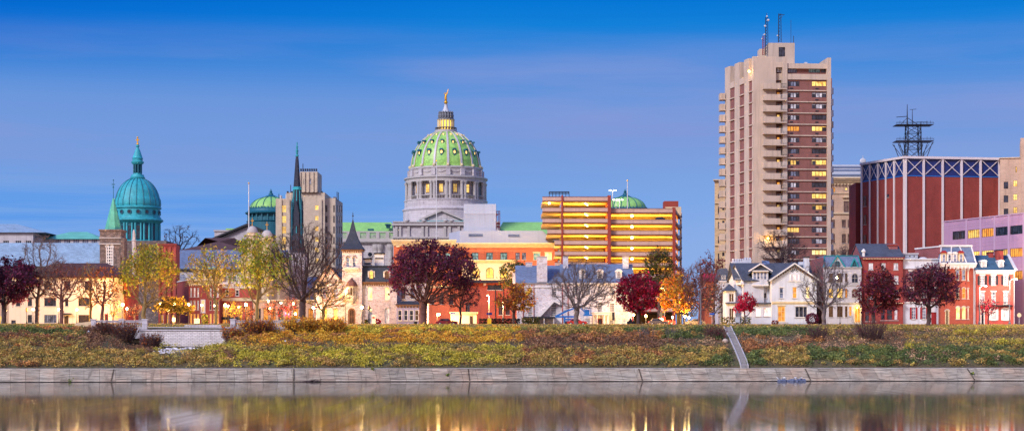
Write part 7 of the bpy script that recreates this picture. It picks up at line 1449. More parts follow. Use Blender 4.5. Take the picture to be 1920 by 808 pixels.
    # ---------------- small red roofed house glimpsed left of the white one
    b = Bld('red_roofed_house', 'small house with a crimson roof half hidden by trees, left of the white gabled house', 1338, 440, 'house'); f = PF(1322, 440, 1352); zE = PZ(527, 440); w = b.wall(f, GZ - .5, zE, 'brick_orange', 9); plain('roof_crimson', (190, 34, 70), .7, .15, .6, .1); b.gable_x(f, zE, PZ(514, 444), 9, 'roof_crimson', gmat='brick_orange'); b.win(w, 1330, 545, 1336, 560, 'pane_amber', cols=1); b.win(w, 1342, 575, 1347, 592, 'pane_dim', cols=1); b.win(w, 1330, 575, 1336, 592, 'pane_amber', cols=1); b.finish()
def lamps():
    glow('lamp_warm', (255, 214, 130), 40); glow('lamp_white', (255, 244, 214), 22); glow('lamp_red', (255, 40, 40), 14); glow('lamp_orange', (255, 150, 60), 20)
    WARM = (1, .56, .17)
    def globe(px, py, label, Y=393, e=650, col=WARM, lit=True, r=.26, group='globe street lamps along the riverfront', m='lamp_warm'):
        x = PX(px, Y); zg = GZ; z = PZ(py, Y); t = thing('globe_street_lamp', label, 'street lamp', (x, Y, zg), group)
        MB().lathe(x, Y, [(.2, zg - .3), (.2, zg + .35), (.13, zg + .5), (.075, zg + .9), (.06, z - .45), (.14, z - .38), (.17, z - .27)], 8).obj('post', 'trim_dark', t)
        if lit: MB().ball((x, Y, z), r, 14, 10, 1.1).obj('globe', m, t); MB().lathe(x, Y, [(.13, z + r * .95), (.1, z + r * 1.15), (.02, z + r * 1.4)], 8).obj('cap', 'trim_dark', t); point((x, Y - .45, z), e * LAMP, col, .28, t)
        else: MB().lathe(x, Y, [(.17, z - .3), (.24, z + .1), (.2, z + .3), (.1, z + .45), (.03, z + .6)], 8).obj('lantern_head', 'trim_brown', t)
    G = [(11, 582, 'lit globe lamp nearest the left edge, in front of the tan house', 392), (62, 579.5, 'lit globe lamp beside the bare tree trunk by the stucco building', 392), (110, 580, 'lit globe lamp just left of the brownish bare tree before the stucco building', 392), (144, 580.5, 'lit globe lamp between two bare trees before the stucco building', 392),
         (230, 571, 'taller of the two lit globe lamps by the narrow brick house', 402), (238, 578.5, 'lower of the two lit globe lamps by the narrow brick house', 399), (301, 569, 'lit globe lamp right of the big yellow green tree', 400), (327, 570, 'lit globe lamp over the middle of the low yellow tree', 402), (354, 571, 'lit globe lamp at the right end of the low yellow tree', 404), (316, 580.5, 'small lit globe lamp low within the yellow tree', 408),
         (378.5, 572, 'lit globe lamp before the bright stair window of the brick row house', 399), (403, 572.5, 'lit globe lamp left of the thin yellow green tree trunk', 402), (422.5, 572, 'brighter lamp of the close pair right of the yellow green tree', 398), (427.5, 573.5, 'dimmer lamp of the close pair right of the yellow green tree', 404), (448, 575.5, 'lit globe lamp midway between the close pair and the brightest lamp', 405),
         (461, 571, 'brightest globe lamp left of the tall yellow green tree', 396), (503, 564, 'highest small globe lamp right of the tall yellow green tree', 410), (506, 578, 'lit globe lamp below another one right of the tall yellow green tree', 400), (527, 568, 'small globe lamp before the big bare tree, above the red signal', 410), (550, 569, 'globe lamp right above the red signal beside the big bare trunk', 410), (554, 588, 'low globe lamp between red signal and big bare trunk', 404),
         (588, 577, 'lit white globe lamp right of the big bare trunk', 394), (601, 578.5, 'small lit globe lamp at the fork of the slender bare tree', 402), (678.5, 576, 'lit globe lamp right of the mansion door', 396),
         (1211, 592, 'low globe lamp just right of the red maple trunk', 404), (1261, 594.5, 'low globe lamp under the orange tree', 404), (1284, 593, 'left lamp of the bright pair right of the orange tree', 400), (1291.5, 595, 'right lamp of the bright pair right of the orange tree', 401), (1188, 590, 'globe lamp by the white stone house, left of the red maple trunk', 400)]
    for px, py, lb, Y in G:
        big = px in (461, 422.5, 230, 588, 678.5, 301, 327)
        globe(px, py, lb, Y, 850 if big else 330 if px < 150 else 520, WARM if px not in (588,) else (1, .78, .5), True, .3 if big else .22)
    globe(50, 581, 'unlit brown lantern post left of the second globe lamp, before the stucco building', 392, lit=False, group='unlit lantern posts'); globe(692.5, 577, 'unlit brown lantern post right of the mansion door lamp', 395, lit=False, group='unlit lantern posts')
    def cobra(px, py, pt, label, Y, side=1, lit=True, col=WARM, e=900, m='lamp_amber'):
        x = PX(px, Y); t = thing('tall_street_light', label, 'street light', (x, Y, GZ), 'tall street lights'); z = PZ(py, Y); xh = PX(pt, Y)
        MB().lathe(x, Y, [(.3, GZ - .3), (.3, GZ + .5), (.14, GZ + .8), (.09, z - .3)], 8).tube((x, Y, z - .4), (x + (xh - x) * .5, Y - .1, z + .05), .07).tube((x + (xh - x) * .5, Y - .1, z + .05), (xh, Y - .2, z + .12), .055).obj('post', 'metal_grey', t)
        h = MB().ball((xh, Y - .2, z + .12), .24, 12, 6, .5).obj('head', 'metal_grey', t)
        if lit: MB().ball((xh, Y - .25, z - .02), .2, 12, 8, .8).obj('lens', m, h); point((xh, Y - .8, z - .9), e * LAMP, col, .25, t)
    cobra(648, 540, 652, 'tall white street light left of the mansion door', 392, e=800); cobra(1836.5, 536, 1848, 'tall white street light in front of the red brick house door', 396, e=900, m='lamp_white', col=(1, .62, .38)); cobra(1893, 523, 1905, 'tall white street light at the right corner of the red brick house', 404, e=700, m='lamp_warm', col=(1, .7, .5))
    cobra(194, 526, 190, 'tall pale street light behind the bare trees by the stucco building', 405, e=500); cobra(1314, 540, 1322, 'tall unlit white street light left of the white gabled house', 386, lit=False); cobra(4, 545, 8, 'tall unlit pale post at the left edge', 388, lit=False)
    cobra(917, 553.5, 914, 'amber street light in front of the dark red annex', 418, e=1500, col=(1, .42, .12), m='lamp_orange'); cobra(1246, 540, 1239, 'amber street light among the orange leaves behind the red maple', 412, e=900, col=(1, .5, .14)); cobra(943, 562, 946, 'amber street light behind the small orange tree', 432, e=900, col=(1, .45, .14), m='lamp_orange')
    # the lamp before the grey town house: a thin dark post
    x, Y = PX(1575, 399), 399; t = thing('slender_street_lamp', 'slender dark lamp post with a small lit lamp in front of the teal gabled house', 'street lamp', (x, Y, GZ)); z = PZ(521, Y); MB().lathe(x, Y, [(.16, GZ - .3), (.16, GZ + .4), (.06, GZ + .7), (.05, z)], 8).tube((x, Y, z), (PX(1569.5, Y), Y, z + .15), .045).obj('post', 'trim_dark', t); MB().ball((PX(1569, Y), Y, z + .05), .24, 12, 8).obj('globe', 'lamp_warm', t); point((PX(1568.5, Y), Y - .5, z), 350 * LAMP, (1, .75, .42), .25, t)
    # traffic signals, red
    for px, py, lb in ((535.5, 587, 'left red traffic signal beside the big bare trunk'), (541.5, 589, 'right red traffic signal nearest the big bare trunk')):
        Y = 401; x = PX(px, Y); z = PZ(py, Y); t = thing('traffic_signal', lb, 'traffic light', (x, Y, GZ), 'traffic signals at the crossing'); MB().lathe(x, Y + .2, [(.1, GZ - .3), (.07, z + .5)], 8).obj('pole', 'trim_dark', t); h = MB().abox(x - .2, x + .2, Y - .05, Y + .18, z - .75, z + .3).obj('housing', 'trim_dark', t); MB().ball((x, Y - .08, z), .2, 12, 8).obj('red_light', 'lamp_red', h); MB().ball((x, Y - .02, z - .32), .1, 8, 6).ball((x, Y - .02, z - .58), .1, 8, 6).obj('dark_lights', 'pane_dark', h); point((x, Y - .7, z), 420 * LAMP, (1, .03, .05), .2, t)
    # wall flood beside the parked car
    Y = 414; x = PX(822, Y); z = PZ(590, Y); t = thing('flood_lamp', 'bright yellow flood lamp on a short post above the parked dark red car', 'flood lamp', (x, Y, GZ)); MB().tube((x - .3, Y + .3, GZ - .3), (x - .3, Y + .3, z + .3), .07).tube((x - .3, Y + .3, z + .2), (x, Y, z + .2), .05).obj('post', 'trim_dark', t); MB().hexa([(x - .35, Y - .1, z - .2), (x + .35, Y - .1, z - .05), (x + .35, Y + .15, z - .05), (x - .35, Y + .15, z - .2), (x - .35, Y - .1, z + .25), (x + .35, Y - .1, z + .3), (x + .35, Y + .15, z + .3), (x - .35, Y + .15, z + .25)]).obj('head', 'lamp_warm', t); point((x, Y - .6, z), 1100 * LAMP, (1, .55, .18), .25, t)
    # unseen lamps added to brighten the front of the brick office
    for i, px in enumerate((762, 830, 890, 950, 1010)):
        Y = 506; x = PX(px, Y); z = PZ(538, Y); t = thing('wall_wash_lamp', ['wash lamp at the foot of the brick office, first from the left', 'wash lamp behind the purple tree below the brick office', 'wash lamp under the cream arches of the brick office', 'wash lamp right of the cream arches of the brick office', 'wash lamp at the foot of the brick office, nearest the garage'][i], 'flood lamp', (x, Y, GZ), 'lamps washing the brick office'); MB().tube((x, Y, GZ), (x, Y, z), .08).obj('post', 'trim_dark', t); MB().hexa([(x - .4, Y - .2, z), (x + .4, Y - .2, z), (x + .4, Y + .2, z + .1), (x - .4, Y + .2, z + .1), (x - .4, Y - .2, z + .35), (x + .4, Y - .2, z + .35), (x + .4, Y + .2, z + .5), (x - .4, Y + .2, z + .5)]).obj('head', 'lamp_amber', t); point((x, Y + .8, z + .8), 420 * LAMP, (1, .66, .34), .4, t)
LAMP = 4.6

def riverside():
    plain('parapet_stone', (206, 200, 206), .85, .14, .8, .12)
    # ---- retaining wall with parapets and railings
    t = thing('terrace_wall', 'white block retaining wall of the riverside terrace below the yellow lit trees', 'retaining wall', (PX(355, 366), 366, 6)); f = PF(262, 366, 452); f = Face(f.a, f.b); zt = PZ(617.5, 366)
    MB().fbox(f, 0, f.L, 5.0, zt - .25, -1.2, 0).obj('wall', 'brick_white', t); MB().fbox(f, -.1, f.L + .1, zt - .25, zt, -1.4, .15).obj('coping', 'parapet_stone', t); MB().fbox(f, 0, f.L, zt - .4, zt - .05, -14, -1.3).obj('terrace_floor', 'pavement', t)
    MB().fbox(f, .2, f.L - .2, zt - .4, 10.6, -5.6, -5.3).obj('back_wall', 'parapet_stone', t); st = MB()
    for i in range(3): st.fbox(f, f.u(330), f.u(400), zt, zt + .35 * (i + 1), -14 - 2 * i, -7 - 1.2 * i)
    st.obj('terrace_steps', 'parapet_stone', t); rl = MB()
    for i in range(72): u = f.L * i / 71; rl.tube(f.pt(u, zt, -.5), f.pt(u, zt + 1.05, -.5), .022, n=4)
    for h in (.12, 1.05): rl.tube(f.pt(0, zt + h, -.5), f.pt(f.L, zt + h, -.5), .035, n=4)
    rl.obj('railing', 'trim_dark', t)
    for x0, x1, lb, Y in ((171, 276, 'pale stone balustrade wall left of the terrace, before the church', 368), (432, 562, 'pale stone balustrade wall right of the terrace, partly behind gold bushes', 367)):
        t = thing('stone_balustrade', lb, 'balustrade', (PX((x0 + x1) / 2, Y), Y, 10), 'stone balustrades of the terrace'); f = PF(x0, Y, x1); zt = PZ(600.5, Y); zb = PZ(616, Y)
        MB().fbox(f, 0, f.L, zt - .42, zt - .08, -.35, 0).fbox(f, -.08, f.L + .08, zt - .08, zt + .05, -.45, .1).fbox(f, 0, f.L, zb - 2, zb + .35, -.5, .1).obj('rail', 'parapet_stone', t); bl = MB(); n = int(f.L / .42)
        for i in range(n): u = f.L * (i + .5) / n; c = f.pt(u, 0, -.18); bl.lathe(c.x, c.y, [(.09, zb + .35), (.13, zb + .6), (.07, zt - .7), (.11, zt - .42)], 6)
        bl.obj('balusters', 'parapet_stone', t); ps = MB()
        for u in [0, f.L - 1.0] + ([f.L * .5] if x1 < 300 else []): ps.fbox(f, u, u + 1.0, zb - 2, zt + .12, -.7, .22).fbox(f, u - .1, u + 1.1, zt + .12, zt + .32, -.8, .32)
        ps.obj('piers', 'parapet_stone', t)
    f = PF(118, 372, 172); t = thing('low_wall', 'low pinkish stone wall sloping down to the left of the balustrade', 'wall', (PX(150, 372), 372, 10.5)); MB().hexa([f.pt(f.u(140), 10, 0), f.pt(f.L, 10, 0), f.pt(f.L, 10, -.5), f.pt(f.u(140), 10, -.5), f.pt(f.u(140), PZ(606, 372), 0), f.pt(f.L, PZ(602, 372), 0), f.pt(f.L, PZ(602, 372), -.5), f.pt(f.u(140), PZ(606, 372), -.5)]).obj('wall', 'limestone_warm', t)
    # ---- concrete steps down the bank
    plain('step_concrete', (150, 146, 148), .9, .16, .8, .1); plain('kerb_pale', (206, 200, 200), .8, .1, 1, .1)
    n = 46; V0 = []; x_b = PX(1390, 345); x_t = PX(1359, 383)
    t = thing('bank_steps', 'long flight of grey concrete steps with pale kerbs running down the bank', 'steps', (PX(1380, 370), 370, 6)); lo, hi, kb = MB(), MB(), MB()
    for i in range(n):
        a = i / n; s0, s1 = BANK_W * i / n, BANK_W * (i + 1) / n; xm = x_b + (x_t - x_b) * a; xn = x_b + (x_t - x_b) * (i + 1) / n; z = max(bank_z(xm, s1), bank_z(xn, s1)) * 0 + 2.45 + 8.0 * (.04 * min(1, (i + 1) / n / .1) + .96 * ((i + 1) / n) ** .92) + .22
        y0, y1 = shore(xm) + 2.6 + s0, shore(xm) + 2.6 + s1; mb = lo if i < 24 else hi; w = .62
        mb.hexa([(xm - w, y0, z - 1.4), (xm + w, y0, z - 1.4), (xn + w, y1, z - 1.4), (xn - w, y1, z - 1.4), (xm - w, y0, z), (xm + w, y0, z), (xn + w, y1, z), (xn - w, y1, z)])
        for q in (-w - .15, w + .01): kb.hexa([(xm + q, y0, z - 1.5), (xm + q + .14, y0, z - 1.5), (xn + q + .14, y1, z - 1.4), (xn + q, y1, z - 1.4), (xm + q, y0, z + .1), (xm + q + .14, y0, z + .1), (xn + q + .14, y1, z + .28), (xn + q, y1, z + .28)])
    lo.obj('lower_flight', 'step_concrete', t); hi.obj('upper_flight', 'step_concrete', t); kb.obj('side_kerbs', 'kerb_pale', t)
    # ---- white rubble below the terrace, scattered litter
    r = random.Random(5); m = MB()
    for i in range(130):
        x = r.gauss(-66.5, 1.9); s = r.uniform(12, 26); z = bank_z(x, s); q = r.uniform(.15, .5); m.lathe(x, shore(x) + 2.6 + s, [(q * .7, z - .1), (q, z + q * .3), (q * .5, z + q * .7)], 5, r.uniform(0, 6))
    o = m.obj('rubble_patch', 'brick_white'); o['kind'] = 'stuff'
    plain('plastic_white', (226, 232, 240), .5, .05); plain('plastic_blue', (40, 130, 210), .5, .05)
    for px, t_, q, mt, lb in ((236, .80, .34, 'plastic_white', 'largest pale blue white scrap of litter on the dark bank below the balustrade'), (166, .78, .3, 'plastic_white', 'crumpled white litter on the bank left of the balustrade, beside a blue scrap'), (174, .86, .2, 'plastic_blue', 'small blue scrap of litter on the bank left of the balustrade'), (535, .56, .2, 'plastic_white', 'small white litter on the bank below the gold bushes'), (1009, .58, .24, 'plastic_white', 'white litter on the dark band of the bank below the small orange tree')):
        s = t_ * BANK_W; x = PX(px, shore(PX(px, 365)) + 2.6 + s); y = shore(x) + 2.6 + s; z = bank_z(x, s) + .55; m = MB(); a = [(x + q * math.cos(k * 1.05) * (1 + .3 * math.sin(k * 3)), y - .2 + .2 * math.sin(k), z + q * .8 * math.sin(k * 1.05)) for k in range(6)]; c = (x, y - .4, z + .1)
        for k in range(6): m.poly([a[k], a[(k + 1) % 6], c]); m.poly([a[(k + 1) % 6], a[k], (x, y, z)])
        o = thing('litter', lb, 'litter', (x, y, z - .5), 'litter on the bank'); m.obj('scrap', mt, o)
    s = .56 * BANK_W; x = PX(1356, 365); o = thing('boulder', 'pale boulder left of the bank steps', 'boulder', (x, shore(x) + 2.6 + s, bank_z(x, s))); m = MB().ball((x, shore(x) + 2.6 + s, bank_z(x, s) + .3), .6, 9, 6, .9); m.obj('stone', 'block_stone', o)
    # ---- gulls on a line of stones at the water's edge
    r = random.Random(9); plain('river_stone', (96, 106, 134), .7, .3, 2, .05); plain('feather_white', (236, 238, 242), .6, .03); plain('feather_grey', (120, 126, 140), .6, .05)
    o = thing('stone_line', 'low heap of blue grey stones at the water edge, gulls on top', 'stones', (PX(1478, 341), shore(PX(1478, 341)) - .5, 0)); m = MB()
    for i in range(34):
        x = PX(1454 + 49 * i / 33, 341) + r.uniform(-.1, .1); q = r.uniform(.18, .36); y = shore(x) - .9 + r.uniform(-.4, .4); m.lathe(x, y, [(q, -.3), (q * 1.05, q * .5), (q * .5, q * 1.35)], 6, r.uniform(0, 6))
    m.obj('stones', 'river_stone', o)
    for i, (px, lb) in enumerate(((1454, 'leftmost gull on the stones at the water edge'), (1463.5, 'second gull from the left on the stones'), (1467.5, 'third gull from the left on the stones'), (1485, 'fourth gull from the left on the stones'), (1487.5, 'fifth gull from the left on the stones'), (1496, 'rightmost gull on the stones at the water edge'))):
        x = PX(px, 340.5); y = shore(x) - .95; z = .42; t = thing('gull', lb, 'gull', (x, y, .38), 'gulls on the stones'); sg = 1 if i % 2 else -1; m = MB(); base = len(m.v)
        prof = [(-.34, .02, .06), (-.26, .05, .09), (-.1, .11, .14), (.06, .13, .17), (.17, .10, .24), (.22, .06, .31), (.27, .065, .36), (.33, .05, .37), (.37, .015, .36)]
        for dx, q, dz in prof:
            for k in range(8): a = 2 * math.pi * k / 8; m.v.append((x + sg * dx, y + q * math.cos(a), z + dz + q * math.sin(a)))
        for j in range(len(prof) - 1):
            for k in range(8): k2 = (k + 1) % 8; m.f.append((base + j * 8 + k, base + j * 8 + k2, base + j * 8 + 8 + k2, base + j * 8 + 8 + k))
        m.tube((x, y - .04, z + .05), (x, y - .04, z - .1), .014).tube((x, y + .04, z + .05), (x, y + .04, z - .1), .014); m.obj('body', 'feather_white', t, True)
        w = MB()
        for q in (-1, 1): w.poly([(x + sg * .1, y + q * .135, z + .2), (x + sg * -.05, y + q * .15, z + .25), (x + sg * -.4, y + q * .03, z + .1), (x + sg * -.2, y + q * .13, z + .1)])
        w.obj('wings', 'feather_grey', t); MB().tube((x + sg * .37, y, z + .36), (x + sg * .45, y, z + .345), .02, .004).obj('beak', 'trim_cream', t)

def car(px, Y, label, cat, paint, L=4.6, H=1.45, face=1, bed=False, z=GZ):
    x0 = PX(px, Y); t = thing('parked_car' if not bed else 'pickup_truck', label, cat, (x0, Y, z)); W = .9
    def P(pts): return [(x0 + face * (u - .5) * L, h * H) for u, h in pts]
    low = P([(0, .2), (0, .5), (.03, .6), (.3, .66), (.78, .66), (.97, .56), (1, .42), (1, .2)]); m = MB()
    def ext(m, pts, y0, y1, tap=0):
        a = [(p[0], y0 + (tap if p[1] > .7 * H else 0), z + p[1]) for p in pts]; c = [(p[0], y1 - (tap if p[1] > .7 * H else 0), z + p[1]) for p in pts]; m.poly(a); m.poly(c[::-1])
        for i in range(len(pts)): j = (i + 1) % len(pts); m.poly([a[i], c[i], c[j], a[j]])
    ext(m, low, Y - W, Y + W); cab = P([(.12, .64), (.22, .97), (.55, 1.0), (.72, .66)]) if not bed else P([(.42, .64), (.45, 1.12), (.66, 1.12), (.76, .66)]); ext(m, cab, Y - W, Y + W, .14); m.obj('body', paint, t)
    gl = MB(); g = P([(.17, .68), (.24, .92), (.53, .95), (.66, .68)]) if not bed else P([(.45, .7), (.47, 1.06), (.65, 1.06), (.72, .7)])
    for y in (Y - W - .01, Y + W + .01): gl.poly([(p[0], y + (.1 if p[1] > .8 * H else 0) * (1 if y < Y else -1), z + p[1]) for p in g])
    gl.obj('side_glass', 'pane_dark', t)
    for u in (.18, .8):
        for y in (Y - W + .05, Y + W - .05): wx = x0 + face * (u - .5) * L; wl = MB().tube((wx, y - .13, z + .33), (wx, y + .13, z + .33), .34, n=14).obj('wheel', 'trim_dark', t); MB().tube((wx, y - .15, z + .33), (wx, y + .15, z + .33), .18, n=10).obj('rim', 'metal_pale', wl)
    for y in (Y - .6, Y + .6): MB().ball((x0 + face * .5 * L, y, z + .48 * H), .1, 8, 6).obj('headlight', 'pane_blind', t); MB().ball((x0 - face * .5 * L, y, z + .5 * H), .1, 8, 6).obj('tail_light', 'trim_red', t)
    return t
def street_things():
    plain('paint_maroon', (116, 32, 48), .25, .05, 1, 0); plain('paint_scarlet', (196, 52, 44), .3, .05, 1, 0); plain('paint_pale', (112, 106, 110), .3, .05, 1, 0); plain('sign_blue', (24, 92, 190), .5, .05, 1, 0); plain('bin_yellow', (236, 190, 30), .5, .06, 1, 0); plain('hedge_soil', (70, 66, 50), 1, .1)
    car(838, 404, 'parked dark red car beside the peach coloured shed', 'car', 'paint_maroon', 4.9, 1.5, 1); car(1244, 407, 'red pickup truck parked behind the red maple', 'pickup truck', 'paint_scarlet', 5.3, 1.75, -1, True); car(1234, 401, 'pale car parked in front of the red pickup truck', 'car', 'paint_pale', 4.4, 1.45, 1); car(1303, 406, 'pale car parked right of the bright lamp pair', 'car', 'paint_pale', 4.6, 1.45, -1)
    plain('paint_black', (26, 26, 32), .25, .05, 1, 0); car(1240, 503.4, 'dark parked car on the top covered deck of the parking garage', 'car', 'paint_black', 4.9, 2.0, 1, z=PZ(419.3, 501.5))
    car(1082, 403, 'rusty red car parked in front of the bare tree by the white stone house', 'car', 'paint_scarlet', 4.5, 1.4, 1)
    # weeds and driftwood on the sea wall
    r = np.random.default_rng(31)
    for px, t_, q, lb in ((840, .45, .34, 'small green weed tuft on the sea wall below the large purple tree'), (1833, .5, .4, 'green weed tuft on the sea wall below the red brick house'), (148, .03, .5, 'straw coloured weed at the foot of the sea wall below the stucco building'), (700, .9, .28, 'little weed at the top of the sea wall below the mansion')):
        x = PX(px, 337); y = shore(x) + 2.5 * t_; z = 2.5 * t_; t = thing('weed_tuft', lb, 'weed', (x, y, z), 'weeds on the sea wall'); P = r.normal(size=(26, 3)) * q * .5 + np.array([x, y - .1, z + q * .5]); pc = np.array(P_YGREEN[:3] + P_GREEN); V, F, C = leaf_quads(P, np.full(26, .2), pc[r.integers(len(pc), size=26)], r); col_mesh('leaves', V, F, C, 'leaf', t)
    x = PX(590, 336); y = shore(x) - .3; t = thing('driftwood', 'dark driftwood branches lying at the foot of the sea wall', 'driftwood', (x, y, 0)); m = MB()
    for k in range(9): a = x + r.uniform(-2.2, 1.2); m.tube((a, y + r.uniform(-.2, .2), .05), (a + r.uniform(.6, 1.9), y + r.uniform(-.2, .3), r.uniform(.1, .55)), .08, .03, 5)
    m.obj('branches', 'bark_dark', t)
    # blue boom lift
    Y = 405; x = lambda p: PX(p, Y); z = lambda p: PZ(p, Y); t = thing('boom_lift', 'blue boom lift parked in front of the white stone house', 'boom lift', (x(1075), Y, GZ)); m = MB().abox(x(1058), x(1080), Y - 1, Y + 1, z(600), z(597)).abox(x(1060), x(1079), Y - .9, Y + .9, z(605), z(601.5)).abox(x(1076), x(1079), Y - .9, Y + .9, z(604), z(590)).abox(x(1057), x(1060), Y - .9, Y + .9, z(604), z(593)).abox(x(1041), x(1079), Y - .5, Y + .5, z(595), z(592)); m.obj('chassis', 'steel_blue', t)
    m = MB().tube((x(1042), Y, z(593)), (x(1064), Y, z(582)), .3, .28, 4).tube((x(1060), Y, z(583.5)), (x(1086), Y, z(574.5)), .26, .22, 4).tube((x(1086), Y, z(574.5)), (x(1097), Y, z(585)), .18, .14, 4); m.obj('boom', 'steel_blue', t); m = MB().abox(x(1094), x(1110), Y - .7, Y + .7, z(592), z(589.5))
    for px in (1096, 1108):
        for y in (Y - .65, Y + .65): m.tube((x(px), y, z(590)), (x(px), y, z(578)), .05)
    for p in (578, 582): 
        for y in (Y - .65, Y + .65): m.tube((x(1096), y, z(p)), (x(1108), y, z(p)), .05)
    m.abox(x(1097), x(1105), Y - .6, Y + .6, z(590), z(580)); m.obj('basket', 'steel_blue', t)
    for px in (1062, 1077):
        for y in (Y - .85, Y + .85): MB().tube((x(px), y - .16, GZ + .45), (x(px), y + .16, GZ + .45), .46, n=14).obj('wheel', 'trim_dark', t)
    # hedges and bushes, street side
    def hedge(name, px0, px1, py, Y, label, pal_, d=1.2, cat='hedge', dens=110, rd=False):
        x0, x1 = PX(px0, Y), PX(px1, Y); zt = PZ(py, Y); t = thing(name, label, cat, ((x0 + x1) / 2, Y, GZ)); r = np.random.default_rng(int(px0)); n = int((x1 - x0) * (zt - GZ) * dens)
        P = r.uniform(-1, 1, (n, 3)); 
        if rd: P /= np.linalg.norm(P, axis=1)[:, None] + 1e-9; P *= r.uniform(.5, 1, (n, 1)) ** .4
        P = P * np.array([(x1 - x0) / 2, d / 2, (zt - GZ) / 2]) + np.array([(x0 + x1) / 2, Y, (zt + GZ) / 2]); pc = np.array(pal_); V, F, C = leaf_quads(P, np.full(n, .22), (pc[r.integers(len(pc), size=n)] * r.uniform(.7, 1.3, (n, 1))).clip(0, 1), r); col_mesh('foliage', V, F, C, 'leaf', t); st = MB()
        for i in range(max(2, int((x1 - x0) / 1.2))): xx = x0 + (x1 - x0) * (i + .5) / max(2, int((x1 - x0) / 1.2)); st.tube((xx, Y, GZ - .2), (xx, Y, GZ + (zt - GZ) * .7), .06, .03)
        st.obj('stems', 'bark_dark', t)
    hedge('hedge', 898, 975, 597, 408, 'long dark clipped hedge before the dark red annex', pal((28, 34, 34), (36, 44, 38), (44, 46, 40))); hedge('round_bush', 700, 714, 597, 404, 'round crimson bush at the foot of the mansion', P_CRIMSON, 1.5, 'bush', 140, True); hedge('conical_bush', 630, 637, 597, 405, 'small dark green conical bush below the lit window left of the mansion door', P_DKGREEN, .8, 'bush', 200, True); hedge('conical_bush', 684, 690, 598, 404, 'small dark green bush right of the mansion door lamp', P_DKGREEN, .8, 'bush', 200, True); hedge('round_bush', 612, 628, 595, 406, 'dark bare bush left of the mansion door, below the gable', P_DARKRED, 1.5, 'bush', 80, True)
    hedge('round_bush', 1510, 1536, 586, 405.5, 'large dark plum coloured round bush right of the white house bay window', P_MAROON, 2, 'bush', 120, True); hedge('round_bush', 1446, 1460, 600, 405, 'low reddish bush left of the white gabled house door', P_DARKRED, 1.2, 'bush', 120, True); hedge('foundation_shrubs', 1352, 1408, 594, 406, 'dark green shrub border below the left wing of the white gabled house', P_DKGREEN, 1.6, 'shrub border', 70); hedge('foundation_shrubs', 978, 1012, 595, 406.5, 'dark green shrub border below the porch of the white stone house', P_DKGREEN, 1.4, 'shrub border', 90); hedge('round_bush', 377, 391, 588, 404, 'dark green bush beside the bright stair window of the brick row house', P_DKGREEN, 1.5, 'bush', 110, True)
    # signs
    def post_sign(px, Y, y0, y1, w, mat, label, name='street_sign', cat='sign', rnd=False, group=None):
        xx = PX(px, Y); t = thing(name, label, cat, (xx, Y, GZ), group); MB().tube((xx, Y, GZ - .3), (xx, Y, PZ(y0, Y)), .05).obj('post', 'metal_pale', t); zc0, zc1 = PZ(y1, Y), PZ(y0, Y); wm = w * Y / FPX / 2
        if rnd: MB().tube((xx, Y - .06, (zc0 + zc1) / 2), (xx, Y - .02, (zc0 + zc1) / 2), wm, n=20).obj('disc', mat, t)
        else: MB().abox(xx - wm, xx + wm, Y - .08, Y - .05, zc0, zc1).obj('plate', mat, t)
    post_sign(917.5, 400, 586, 590, 10, 'sign_blue', 'blue street sign on a post before the dark red annex'); post_sign(849, 408, 586, 589, 10, 'sign_blue', 'blue street sign above the parked dark red car'); post_sign(1335, 393, 586.5, 590, 9, 'sign_blue', 'blue street sign left of the white gabled house'); post_sign(1911, 400, 586, 595, 8, 'trim_cream', 'round sign on a post at the right edge', rnd=True); post_sign(1278.5, 392, 585.5, 588.5, 9, 'metal_dark', 'dark street sign between orange tree and lamp pair'); post_sign(1150, 402, 585, 600, 5, 'metal_dark', 'narrow dark sign right of the white portico')
    post_sign(326, 402, 595, 603, 6, 'plastic_white', 'small white sign below the low yellow tree')
    def board(px, Y, y0, y1, w, label, mat='trim_white', name='sign_board', legs=True):
        xx = PX(px, Y); wm = w * Y / FPX / 2; t = thing(name, label, 'sign', (xx, Y, GZ)); MB().abox(xx - wm, xx + wm, Y - .06, Y + .06, PZ(y1, Y), PZ(y0, Y)).obj('panel', mat, t); MB().abox(xx - wm + .05, xx - wm + .15, Y + .06, Y + .14, GZ - .3, PZ(y0, Y)).abox(xx + wm - .15, xx + wm - .05, Y + .06, Y + .14, GZ - .3, PZ(y0, Y)).obj('legs', 'metal_pale', t); MB().abox(xx - wm * .6, xx + wm * .6, Y - .075, Y - .062, PZ((y0 * .6 + y1 * .4), Y), PZ(y0 + (y1 - y0) * .2, Y)).obj('notice', 'trim_red' if mat == 'trim_white' and w < 9 else 'limestone', t)
    board(700.5, 403, 590, 607, 7, 'white notice board with a red mark beside the crimson bush'); board(1383, 392, 594, 604, 8.5, 'white utility sign board right of the bank steps', 'white_panel'); board(369, 401, 597, 606, 10, 'wide white sign board right of the low yellow tree')
    Y = 386; xx = PX(917.5, Y); t = thing('yellow_bin', 'bright yellow box at the top of the bank before the dark red annex', 'bin', (xx, Y, GZ - .4)); MB().abox(xx - .42, xx + .42, Y - .4, Y + .4, PZ(609, Y), PZ(598.5, Y)).obj('box', 'bin_yellow', t); MB().hexa([(xx - .45, Y - .43, PZ(598.5, Y)), (xx + .45, Y - .43, PZ(598.5, Y)), (xx + .45, Y + .43, PZ(598.5, Y)), (xx - .45, Y + .43, PZ(598.5, Y)), (xx - .2, Y - .3, PZ(596, Y)), (xx + .2, Y - .3, PZ(596, Y)), (xx + .2, Y + .3, PZ(596, Y)), (xx - .2, Y + .3, PZ(596, Y))]).obj('lid', 'bin_yellow', t)
